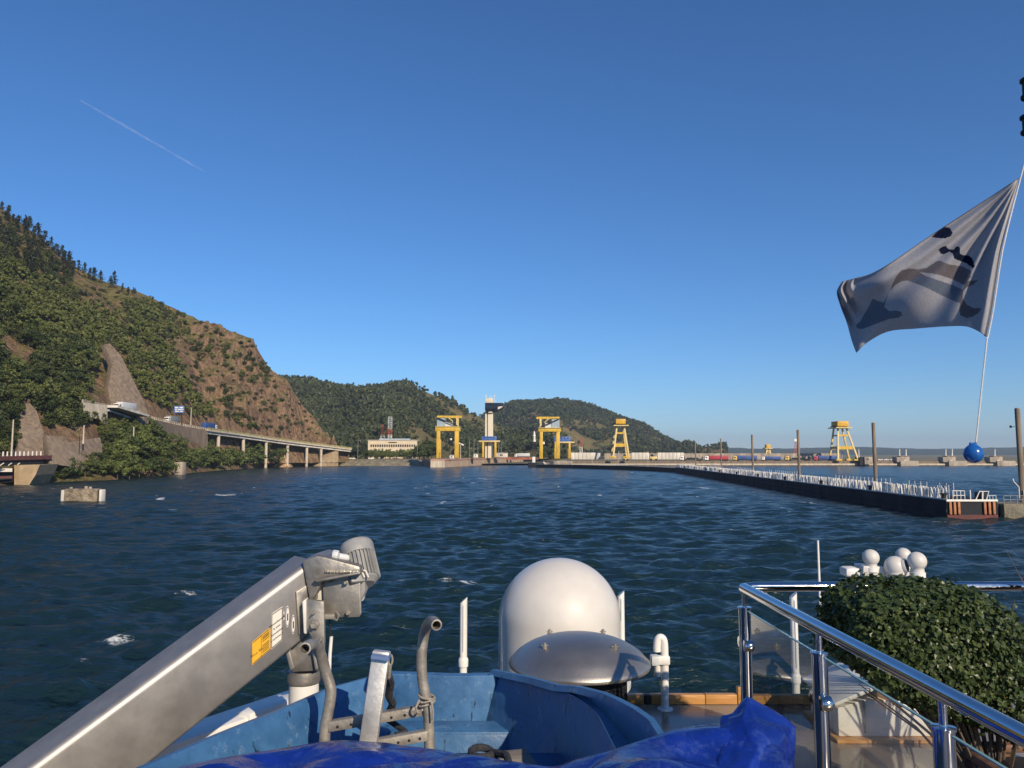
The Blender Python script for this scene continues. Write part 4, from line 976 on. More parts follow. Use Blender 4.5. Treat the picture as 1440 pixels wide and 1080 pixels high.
def quay_mast():
    d = 520; o = thing('signal_lattice', 'dark lattice signal mast with a white lamp inside the left gantry', 'signal mast', tuple(P(633.5, 644, d)))
    z = lambda y: P(633, y, d).z; X = lambda x: P(x, 630, d).x
    b = MB()
    for x in (632, 636): b.bar((X(x), d, z(646)), (X(x), d, z(621)), .25, .25)
    for y in range(622, 646, 3): b.bar((X(632), d, z(y)), (X(636), d, z(y + 2)), .15, .15)
    b.build('lattice', DARKS, o)
    b = MB(); b.lathe((X(634), d, z(618) - .8), [(.2, 0), (.8, .5), (.8, 1.2), (.2, 1.7)], 10); b.build('lamp', WHT, o, smooth=True)
quay_mast()
def lamp_sig(x, label):
    d = 560; o = thing('signal_post', label, 'signal', tuple(P(x, 645, d))); z = lambda y: P(x, y, d).z; cx = P(x, 630, d).x
    b = MB(); b.bar((cx, d, z(646)), (cx, d, z(624)), .9, .9); b.build('post', CONC, o)
    b = MB(); b.bar((cx - 1.2, d, z(623)), (cx + 2.4, d, z(626)), .9, .9); b.build('camera_arm', WHT, o)
lamp_sig(647.5, 'stubby concrete post with white lamps right of the left gantry')
for i, x in enumerate((488.5, 493, 498, 523)):
    p = P(x, 646.5, 600); car(['white car leftmost on the bank road', 'white car second from the left on the bank road', 'white car third from the left on the bank road', 'white car on the bank road below the cream building'][i], (p.x, 596, 4.6), 0.05 * i, WHT)

# ---- pier head and long guide wall
def pierhead():
    d = 512; o = thing('pier_head', 'dark pier head with white light mast at the far end of the guide wall', 'pier head', tuple(W(752, 657, 0)))
    z = lambda y: P(752, y, d).z; X = lambda x: P(x, 645, d).x
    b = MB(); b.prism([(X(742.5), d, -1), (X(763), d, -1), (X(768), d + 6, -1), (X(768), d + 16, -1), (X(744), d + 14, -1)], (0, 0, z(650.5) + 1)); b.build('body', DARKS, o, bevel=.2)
    b = MB()
    for x in (749, 754): b.bar((X(x), d + 4, z(650.5)), (X(x), d + 4, z(621)), .3, .3)
    for y in range(622, 650, 4): b.bar((X(749), d + 4, z(y)), (X(754), d + 4, z(y + 2.5)), .2, .2)
    b.build('lattice', DARKS, o)
    b = MB(); b.lathe((X(751.7), d + 4, z(621)), [(1.0, 0), (1.1, 1.2), (.7, 1.4), (.75, 3.5), (1.1, 3.7), (.6, 4.8), (.7, 5.6), (.2, 7.0)], 12); b.build('light_housing', WHT, o, smooth=True, angle=30)
    b = MB(); b.box(X(748.5), X(752.8), d + 1, d + 3, z(650.4), z(642.5)); b.build('cabinet', WHT, o, bevel=.08)
    b = MB(); b.prism([P(763.5, 650, d + 2), P(765, 649, d + 2), P(770, 653.5, d + 2), P(767, 654, d + 2)], (0, 1, 0)); b.build('white_ramp', CONCW, o)
pierhead()
GW = [(79, 373), (74, 400), (66, 425), (54, 452), (38, 480), (16, 506)]
def guide_wall():
    o = thing('guide_wall', 'long dark curved guide wall running from the barge to the pier head', 'guide wall', (GW[2][0], GW[2][1], 0))
    b = MB(); rows = []
    for x, y in GW: rows.append([(x, y, -1), (x, y, 2.0), (x + 2.5, y + 3.2, 2.0), (x + 2.5, y + 3.2, -1)])
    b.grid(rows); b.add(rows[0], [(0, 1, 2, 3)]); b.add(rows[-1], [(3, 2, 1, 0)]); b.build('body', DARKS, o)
    b = MB(); rows = [[(x + .1, y + .1, 2.003), (x + .1, y + .1, 2.2), (x + 2.4, y + 3.1, 2.2), (x + 2.4, y + 3.1, 2.003)] for x, y in GW]
    b.grid(rows, True); b.build('coping', mat('coping_grey', (.20, .21, .21), .9, scale=.5), o)
    b = MB()
    for i in range(len(GW) - 1):
        for k in range(14):
            f = k / 14; x = GW[i][0] + (GW[i + 1][0] - GW[i][0]) * f + .4; y = GW[i][1] + (GW[i + 1][1] - GW[i][1]) * f + .5; b.bar((x, y, 2.2), (x, y, 3.2), .1, .1)
        for zz in (2.7, 3.2): b.bar((GW[i][0] + .4, GW[i][1] + .5, zz), (GW[i + 1][0] + .4, GW[i + 1][1] + .5, zz), .07, .07)
    b.build('railing', STEELG, o)
guide_wall()
for i, (x, y0, d) in enumerate(((833, 640, 468), (870, 643, 442), (911, 640, 410))):
    lamp_post('lamp_post', ['slim pale lamp post on the guide wall near the pier head', 'slim pale lamp post in the middle of the guide wall', 'slim pale lamp post on the guide wall nearest the barge'][i], x, y0, 655, d, .13, CONCP, cat='lamp post')

# ---- dam with road deck, piers and lorries
def dam():
    d = 575; o = thing('dam', 'long low concrete dam deck stretching right to the edge of the photo', 'dam', (150, d, 0))
    z = lambda y: P(900, y, d).z; x0 = P(800, 650, d).x; x1 = 640
    b = MB(); b.box(x0, x1, d, d + 22, z(650), z(648.2)); b.build('deck', CONCB, o)
    b = MB(); b.box(x0 + 1, x1, d - 1.2, d - .01, z(654.3), z(651.8)); b.build('beam', CONCP, o)
    b = MB(); b.box(x0, x1, d - .4, d + 4, z(651.7), z(650.02)); b.build('kerb', CONCB, o)
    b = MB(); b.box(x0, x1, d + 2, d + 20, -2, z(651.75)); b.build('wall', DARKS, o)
    b = MB(); b.prism([P(766, 655, d - 6), P(803, 654, d - 6), P(806, 649, d - 6), P(790, 647.5, d - 6), P(768, 650.5, d - 6)], (0, 16, 0)); b.build('ramp', CONC, o)
    for i in range(9):
        px = 1232 + i * 67.5 if i < 9 else 0
        if i == 0: continue
        xx = P(px - 67.5 + 44, 650, d).x - 1.5
        b = MB(); b.box(xx - 5.5, xx + 8, d - 4, d + 8, -2, z(648)); b.build('pier', CONC, o, bevel=.2)
    return o
dam()
def pier_tops():
    d = 572
    for i, px in enumerate((1270, 1335, 1401, 1468)):
        o = thing('gate_house', ['gate house on the dam with two white posts right of the bare pile', 'gate house on the dam with two white posts left of the blue buoy', 'gate house on the dam with one white post behind the tall pile at right', 'gate house on the dam beyond the right edge'][i], 'gate house', tuple(P(px, 649, d)), 'gate houses on the dam')
        b = MB(); b.pbox(px - 9, px + 9, 642.5, 650, d, 7); b.build('wall', CONC, o, bevel=.15)
        b = MB(); b.pbox(px + 1, px + 5, 646.5, 650, d - .3, .29); b.build('painted_lit_panel', CONCP, o)  # paler concrete painted on as the sunlit part of the wall
        b = MB(); b.pbox(px - 4, px + 9.5, 641, 642.4, d + 1, 5); b.build('roof', CONCB, o)
        for q in ((-5, 4) if i < 2 else (-2,)):
            b = MB(); b.tube([P(px + q, 643, d + 3), P(px + q, 631.5, d + 3)], [.45, .35], 8); b.build('white_post', WHT, o, smooth=True)
            b = MB(); b.bar(P(px + q - 1.2, 640, d + 3), P(px + q + 1.2, 640, d + 3), .3, .3); b.build('arm', WHT, o)
    o = thing('gate_house', 'square brown gate house at the foot of the tall yellow crane', 'gate house', tuple(P(1218, 651, d)))
    b = MB(); b.pbox(1216, 1227, 642.5, 653, d - 3, 8); b.build('wall', CONC, o, bevel=.15)
    b = MB(); b.pbox(1209, 1215.8, 643, 654, d - 2, 8); b.build('annex', DARKS, o)
    b = MB(); b.pbox(1219, 1221.5, 644.5, 647, d - 3.1, .09); b.build('window', GLASSD, o)
    lamp_post('white_post', 'single white post right of the tall yellow crane', 1208, 631.5, 645, d + 4, .4, WHT)
pier_tops()
for i, (x0, x1) in enumerate(((803, 846), (888, 913), (925, 962))):
    d = 592; o = thing('concrete_barrier', ['long pale panel wall left of the A-frame crane on the dam', 'pale panel wall between the A-frame crane and the yellow machine', 'pale panel wall right of the yellow machine on the dam'][i], 'wall', tuple(P((x0 + x1) / 2, 645, d)))
    n = max(3, int((x1 - x0) / 5)); s = (x1 - x0) / n
    for k in range(n): b = MB(); b.pbox(x0 + k * s, x0 + (k + .95) * s, 636.5, 646, d, 1); b.build('panel', CONCW, o, bevel=.05)
b = MB(); b.pbox(850, 1182, 637.5, 646, 604, 1); tag(b.build('dam_wall', CONC, loc=tuple(P(1000, 646, 604))), 'long tan wall along the far side of the dam road', 'wall')
dz = P(1000, 648.2, 575).z
YCAB = mat('cab_yellow', (.60, .42, .10), .5, scale=1)
RCAB = mat('cab_red', (.42, .04, .05), .5, scale=1)
for lab, x0, x1, cab, tr, fl, hg in (('white lorry with a dark flat bed left of the red trailer on the dam', 956, 988, WHT, DARKS, True, 4), ('white cab lorry with a crimson trailer on the dam', 990.5, 1024, WHT, REDP, False, 4), ('yellow cab lorry with a blue trailer on the dam', 1030.5, 1064, YCAB, BTR, False, 4), ('white cab lorry with a low blue load on the dam', 1070.5, 1097.5, WHT, BTR, False, 3.4), ('yellow cab lorry with a dark flat bed on the dam', 1103.5, 1139.5, YCAB, DARKS, True, 4), ('red cab lorry with a blue trailer on the dam', 1144, 1178, RCAB, BTR, False, 4)):
    o = truck('lorry', lab, x0, x1, 648, 580, cab, tr, True, hg, flat=fl)
    o.location.z = dz + .02
def machine(label, x0, x1):
    d = 579; o = thing('loader', label, 'machine', tuple(P((x0 + x1) / 2, 647.5, d)))
    b = MB(); b.pbox(x0, x1, 642, 646.5, d, 3); b.build('body', YELP, o, bevel=.2)
    b = MB(); b.pbox(x0 + 1, x0 + (x1 - x0) * .55, 639, 641.95, d + .3, 2.2); b.build('cab', GLASSD, o, bevel=.1)
    for x in (x0 + 1.5, x1 - 1.5):
        b = MB(); q = P(x, 647, d); b.tube([q + Vector((0, -.3, .3)), q + Vector((0, .4, .3))], .8, 14); b.build('wheel', TYRE, o, smooth=True)
machine('small yellow machine under the A-frame crane', 876, 884); machine('cream yellow machine between the panel walls on the dam', 914, 924)
for i, x in enumerate((1236, 1241.5, 1247, 1254)):
    p = P(x, 647, 590); car(['white car leftmost of four parked beyond the dam pile', 'white car second of four parked beyond the dam pile', 'white car third of four parked beyond the dam pile', 'white car rightmost of four parked beyond the dam pile'][i], (p.x, 588, dz), .1, WHT)
def pylon(x, y0, y1, d, label):
    o = thing('pylon', label, 'pylon', tuple(P(x, y1, d))); z0 = P(x, y1, d).z; z1 = P(x, y0, d).z; c = P(x, 620, d).x
    b = MB()
    for sx in (-1, 1): b.bar((c + sx * 3.5, d, z0), (c + sx * .6, d, z1), .8, .8)
    for k in range(5): f = k / 5; b.bar((c - 3 * (1 - f), d, z0 + (z1 - z0) * f), (c + 3 * (1 - f), d, z0 + (z1 - z0) * (f + .18)), .5, .5)
    b.build('lattice', REDM, o); b = MB(); b.cbox((c, d, z1), 5, 2, 5); b.build('head', WHT, o)
pylon(1118.5, 619, 645, 1500, 'faint red and white lattice mast just left of the third nearest mooring pile')
pylon(977.5, 632, 645, 2600, 'faint thin mast where the far hill meets the plain')
# ---- long dark barge with rows of white stanchions
def barge():
    o = thing('barge', 'long dark moored barge crowded with white stanchions', 'barge', (64, 108, 0))
    def X(y): return 60.4 + (y - 108) * (17.6 / 262)
    y0, y1, wd, zt = 108, 369, 7.0, 2.55
    b = MB(); rows = []
    for y in np.linspace(y0, y1, 20): rows.append([(X(y), y, -.6), (X(y), y, .9), (X(y) - .12, y, .95), (X(y) - .12, y, 1.25), (X(y), y, 1.3), (X(y), y, zt), (X(y) + wd, y, zt), (X(y) + wd, y, -.6)])
    b.grid(rows); b.add(rows[0], [tuple(range(8))]); b.add(rows[-1], [tuple(range(8))[::-1]])
    b.build('hull', mat('hull_black', (.014, .020, .030), .7, spec=.2, scale=.3, c2=(.024, .024, .027), stretch=(1, 1, .4)), o)
    b = MB(); b.grid([[(X(y) - .05, y, zt + .004), (X(y) - .05, y, zt + .16), (X(y) + .5, y, zt + .16), (X(y) + .5, y, zt + .004)] for y in np.linspace(y0, y1, 14)], True); b.build('coaming', LGREY, o)
    b = MB(); b.box(X(y0) - .05, X(y0) + wd + .05, y0 - .15, y0 - .004, zt - .15, zt + .12); b.build('end_coaming', WHT, o)
    b = MB(); b.box(X(y0) - .02, X(y0) + wd + .02, y0 - .1, y0 - .004, -.3, .55); b.build('boot_stripe', RUSTR, o)
    for f in (.055, .14, .225, .74, .83, .92):
        b = MB(); x = X(y0) + wd * f; b.box(x - .18, x + .18, y0 - .32, y0 - .101, .6, zt - .2); b.build('fender', RUST, o, bevel=.08)
    rng = random.Random(9); n = 900
    far = MB(); k = 0
    # evenly denser than the eye can count towards the far end
    for i in range(n):
        y = y0 + 1.2 + i * (y1 - y0 - 3) / n; x = X(y) + .35 + rng.uniform(0, .7); h = rng.uniform(1.5, 1.7); lean = rng.gauss(0, .08); lw = rng.uniform(.06, .13)
        a, c = Vector((x, y, zt + .1)), Vector((x + lean, y + rng.gauss(0, .2), zt + h))
        if i < 96:
            b = MB(); b.tube([a, c], lw, 6); b.build('stanchion', WHT, o)
        else: far.tube([a, c], lw, 5)
    q = far.build('stanchion', WHT, o); q['kind'] = 'stuff'
    for i in range(10):
        y = y0 + 2 + i * 26; b = MB(); b.lathe((X(y) + .3, y - .6, zt + .17), [(.35, 0), (.3, .5), (.45, .55), (.45, .75)], 12); b.build('bollard', DARKS, o, smooth=True, angle=30)
    for (ya, yb, off) in ((109, 112.2, .9), (117, 132, 5.6), (140, 168, 5.8), (196, 222, 5.8), (240, 262, 5.6), (290, 310, 5.6)):
        b = MB(); L_ = yb - ya; nn = max(3, int(L_ / 2))
        for j in range(nn + 1):
            y = ya + L_ * j / nn; b.tube([(X(y) + off, y, zt), (X(y) + off, y, zt + 2.0)], .06, 6)
        for zz in (1.1, 2.0): b.tube([(X(ya) + off, ya, zt + zz), (X(yb) + off, yb, zt + zz)], .06, 6)
        b.build('railing', LGREY, o)
    b = MB()
    for j in range(4): x = X(y0) + 1.1 + j * .55; b.tube([(x, y0 + .3, zt), (x, y0 + .3, zt + 1.3)], .05, 6)
    for zz in (.65, 1.3): b.tube([(X(y0) + 1.1, y0 + .3, zt + zz), (X(y0) + 2.75, y0 + .3, zt + zz)], .05, 6)
    x = X(y0) + 3.6; b.tube([(x, y0 + .4, zt), (x, y0 + .4, zt + 1.4)], .08, 6)
    b.tube([(x + .7, y0 + .4, zt), (x + 1.3, y0 + .4, zt + 1.2), (x + 2.6, y0 + .4, zt + 1.2), (x + 2.2, y0 + .4, zt)], .08, 6); b.tube([(x + 1.7, y0 + .5, zt), (x + 1.8, y0 + .5, zt + 1.25)], .12, 6)
    b.build('end_railing', WHT, o)
    b = MB(); b.cbox((X(y0) + 6.0, y0 + 2, zt + .5), .9, 1.6, 1.0); b.build('winch', DARKS, o, bevel=.1)
barge()
# ---- tall mooring piles and the near concrete dolphin
for i, (x, yt, d, lab) in enumerate(((1430.5, 575, 112, 'tallest brown mooring pile on the near concrete dolphin at the right edge'), (1228, 595, 161, 'second nearest tall brown mooring pile beside the barge'), (1122, 605, 210, 'third nearest tall mooring pile beside the barge'), (1057.5, 611.5, 266, 'fourth nearest tall mooring pile beside the barge'), (1013.5, 617, 330, 'thin fifth mooring pile beside the barge'), (977.5, 620.5, 400, 'thinnest and farthest mooring pile at the end of the barge'))):
    p = P(x, yt, d); o = thing('mooring_pile', lab, 'pile', (p.x, d, 0))
    b = MB(); b.tube([(p.x, d, -2), (p.x, d, 3.0), (p.x, d, p.z)], .36 if i < 4 else .3, 14); b.build('shaft', WOODP, o, smooth=True)
    b = MB(); b.tube([(p.x, d, p.z + .002), (p.x, d, p.z + .12)], .32 if i < 4 else .26, 14); b.build('cap', CONC, o)
    if i == 0:
        b = MB(); b.bar((p.x - .48, d, p.z - 2.6), (p.x - 1.0, d, p.z - 2.6), .08, .08); b.lathe((p.x - 1.1, d, p.z - 2.75), [(.1, 0), (.2, .1), (.1, .35)], 10); b.build('lamp', DARKS, o)
        b = MB(); b.tube([(p.x - .5, d - .1, 2.6), (p.x - .5, d - .1, 4.2), (p.x - 1.2, d - .1, 5.0), (p.x - 1.3, d - .1, 5.4)], .07, 8); b.build('swan_neck_lamp', WHT, o)
        b = MB(); b.cbox((p.x, d - .55, 1.9 + 1.5), .35, .15, .8); b.build('plate', WHT, o)
def dolphin():
    d = 109; o = thing('concrete_dolphin', 'square concrete dolphin with a railing at the right edge', 'dolphin', (72, d, 0))
    x0 = P(1412, 715, d).x; x1 = x0 + 7; zt = P(1420, 708.5, d).z
    b = MB(); b.box(x0, x1, d, d + 6, -1, zt); b.build('body', mat('dolphin_concrete', (.28, .25, .18), .95, scale=.6, c2=(.13, .12, .09), bump=.5, bscale=3), o, bevel=.12)
    b = MB()
    for j in range(8): x = x0 + .15 + j * .95; b.tube([(x, d + .2, zt), (x, d + .2, zt + 1.1)], .05, 6)
    for zz in (.55, 1.1): b.tube([(x0 + .15, d + .2, zt + zz), (x1, d + .2, zt + zz)], .05, 6)
    b.build('railing', STEELG, o)
    b = MB(); xg = P(1392, 705, d).x
    b.box(xg, x0 - .02, d + .8, d + 4, -.6, zt - .1); b.build('dark_pontoon', DARKS, o, bevel=.1)
    b = MB()
    for j in range(4): b.tube([(xg + .1 + j * .45, d + .9, zt - .1), (xg + .1 + j * .45, d + .9, zt + 1.1)], .05, 6)
    for zz in (.5, 1.1): b.tube([(xg + .1, d + .9, zt + zz), (xg + 1.45, d + .9, zt + zz)], .05, 6)
    b.build('gate_railing', LGREY, o)
dolphin()
# ---- contrail
def contrail():
    a = P(113, 141, 16000); c = P(287, 241, 15000); b = MB(); n = 40; pts = []; rs = []
    for i in range(n + 1):
        f = i / n; p = a.lerp(c, f); pts.append(p + Vector((random.gauss(0, 2), 0, random.gauss(0, 3)))); rs.append(6 + 18 * math.sin(math.pi * min(1, f * 1.2 + .05)) ** .7 if f < .8 else 24 * (1.02 - f) / .22 + 1)
    b.tube(pts, rs, 8)
    m = bpy.data.materials.new('vapour'); m.use_nodes = True; nt = m.node_tree; L = nt.links.new
    d_ = nt.nodes['Principled BSDF']; d_.inputs['Base Color'].default_value = (.95, .95, .95, 1); d_.inputs['Roughness'].default_value = 1; d_.inputs['Specular IOR Level'].default_value = 0
    tc = nt.nodes.new('ShaderNodeTexCoord'); ns = nt.nodes.new('ShaderNodeTexNoise'); ns.inputs['Scale'].default_value = .006; L(tc.outputs['Object'], ns.inputs[0])
    mr = nt.nodes.new('ShaderNodeMapRange'); mr.inputs[1].default_value = .3; mr.inputs[2].default_value = .7; mr.inputs[3].default_value = .015; mr.inputs[4].default_value = .075; L(ns.outputs[0], mr.inputs[0]); L(mr.outputs[0], d_.inputs['Alpha'])
    o = b.build('contrail', m, loc=tuple(a), smooth=True); o.visible_shadow = True
    tag(o, 'thin white vapour trail slanting across the upper left sky', 'contrail')
contrail()

def outcrop():
    rng = np.random.default_rng(6); c = P(393, 656, 528); n, m = 26, 16; V = []
    for j in range(m):
        ph = math.pi / 2 * j / (m - 1)
        for i in range(n):
            a = 2 * math.pi * i / n; V.append([math.cos(a) * math.cos(ph), math.sin(a) * math.cos(ph), math.sin(ph)])
    V = np.array(V); r = 1 + .5 * np.array(fbm(V[:, 0] * 2.2 + V[:, 2] * 3, V[:, 1] * 2.2 - V[:, 2], 4, 71))
    V = V * r[:, None] * np.array([8.0, 9, 12.5]); V[:, 2] -= .8
    tag(link('rock_outcrop', mesh_np('rock_outcrop', V, grid_faces(m, n, True), [mat('orange_rock', (.50, .32, .17), .95, scale=.35, c2=(.26, .16, .09), bump=.8, bscale=.9)], False), (c.x, c.y, 0)), 'orange rock knob rising from the water between the viaduct columns', None, kind='structure')
outcrop()
# ================================================================== THE SHIP UNDERFOOT
DZ = EYE - 1.65
ALU = mat('brushed_aluminium', (.42, .405, .38), .53, metal=.8, scale=9, c2=(.355, .34, .32), bump=.03, bscale=160, rvar=.04)
ALUD = mat('dull_aluminium', (.40, .38, .34), .5, metal=.75, scale=7, c2=(.27, .25, .22), bump=.1, bscale=40)
CHROME = mat('polished_steel', (.62, .63, .64), .09, metal=1, scale=4, var=.08, rvar=.05)
GALV = mat('galvanised_pipe', (.36, .34, .30), .55, metal=.45, scale=14, c2=(.22, .20, .17), bump=.15, bscale=50)
WGEL = mat('white_gelcoat', (.60, .58, .535), .5, scale=2.5, var=.07, rvar=.05, coat=.6)
WPAINT = mat('white_ship_paint', (.74, .73, .69), .4, scale=5, c2=(.58, .56, .51), lo=.25, hi=.5)
GREYP = mat('grey_motor_paint', (.27, .275, .27), .5, scale=9, var=.25)
RUBB = mat('black_rubber', (.015, .015, .017), .6, scale=12)
ROPEB = mat('dark_rope', (.035, .038, .045), .9, scale=60, var=.5, bump=.5, bscale=120)
ROPEG = mat('grey_rope', (.34, .31, .26), .9, scale=60, var=.4, bump=.5, bscale=120)
PLANK = mat('grey_wood', (.30, .27, .23), .8, scale=8, c2=(.15, .13, .11), bump=.3, bscale=30, stretch=(.25, 3, 3))
TEAK = mat('varnished_wood', (.52, .27, .085), .45, scale=6, c2=(.36, .17, .045), stretch=(.4, 3, 3), bump=.15, bscale=30)

def deck_mat():
    m = bpy.data.materials.new('wet_deck'); m.use_nodes = True; nt = m.node_tree; L = nt.links.new; b = nt.nodes['Principled BSDF']
    tc = nt.nodes.new('ShaderNodeTexCoord')
    n = nt.nodes.new('ShaderNodeTexNoise'); n.inputs['Scale'].default_value = 1.6; n.inputs['Detail'].default_value = 6; L(tc.outputs['Object'], n.inputs[0])
    r = nt.nodes.new('ShaderNodeValToRGB'); r.color_ramp.elements[0].position = .36; r.color_ramp.elements[1].position = .66
    r.color_ramp.elements[0].color = (.11, .085, .06, 1); r.color_ramp.elements[1].color = (.27, .23, .18, 1)
    L(n.outputs[0], r.inputs[0]); L(r.outputs[0], b.inputs['Base Color'])
    mr = nt.nodes.new('ShaderNodeMapRange'); mr.inputs[1].default_value = .38; mr.inputs[2].default_value = .62; mr.inputs[3].default_value = .07; mr.inputs[4].default_value = .32
    L(n.outputs[0], mr.inputs[0]); L(mr.outputs[0], b.inputs['Roughness'])
    n2 = nt.nodes.new('ShaderNodeTexNoise'); n2.inputs['Scale'].default_value = 9; n2.inputs['Detail'].default_value = 4; L(tc.outputs['Object'], n2.inputs[0])
    bp = nt.nodes.new('ShaderNodeBump'); bp.inputs['Strength'].default_value = .25; bp.inputs['Distance'].default_value = .006; L(n2.outputs[0], bp.inputs['Height']); L(bp.outputs[0], b.inputs['Normal'])
    return m
def ship():
    out = [(-2.6, -1), (-2.2, 3.3), (-1.31, 5.07), (-1.0, 5.34), (6, 5.34), (6.5, -1)]
    b = MB(); b.prism([(x, y, DZ - .12) for x, y in out], (0, 0, .12))
    tag(b.build('ship_deck', deck_mat()), 'wet brown grey upper deck of the ship', None, kind='structure')
    b = MB(); b.prism([(x * .985, y * .985, -1) for x, y in out], (0, 0, DZ + .87))
    b.prism([(-.8, 5.3, -1), (-.4, 11.2, -1), (5.5, 11.2, -1), (5.8, 5.3, -1)], (0, 0, EYE - 3.6 + 1))
    tag(b.build('ship_hull', WPAINT), 'white hull of the ship below the upper deck', None, kind='structure')
ship()
def cap_rail():
    a, c = W(205, 1076, DZ + .05), W(442, 990, DZ + .05)
    a2, c2 = W(225, 1066, DZ + .05), W(425, 994, DZ + .05)
    o = thing('bulwark_cap', 'flat white bulwark cap between the aluminium davit and the blue boat', 'bulwark', tuple(a))
    t = (c - a).normalized(); n = Vector((-t.y, t.x, 0)); 
    b = MB(); b.prism([a, c, c + n * .22, a + n * .22], (0, 0, .06)); b.build('cap', WPAINT, o, bevel=.012)
    m = a.lerp(c, .55); b = MB(); b.prism([m - n * .02, c - n * .02, c + n * .10, m + n * .10], (0, 0, .085)); b.build('upper_strip', WPAINT, o, bevel=.01)
cap_rail()
# ---- varnished edge of the deck
def edging():
    o = thing('deck_coaming', 'low varnished wooden edge along the front of the wet deck', 'wooden edge', (1, 5.25, DZ))
    X = lambda x: P(x, 970, 5.25).x
    for i, (x0, x1, h, mm) in enumerate(((560, 905, .062, TEAK), (905.5, 915, .062, RUBB), (915.5, 991, .064, TEAK), (991.6, 1036, .066, TEAK), (1037, 1045, .115, TEAK), (1046, 1230, .06, TEAK), (1231, 1420, .06, TEAK))):
        b = MB(); b.box(X(x0), X(x1), 5.24, 5.29, DZ + .003, DZ + h); b.build('plank' if mm is TEAK else 'drain_gap', mm, o, bevel=.005)
edging()
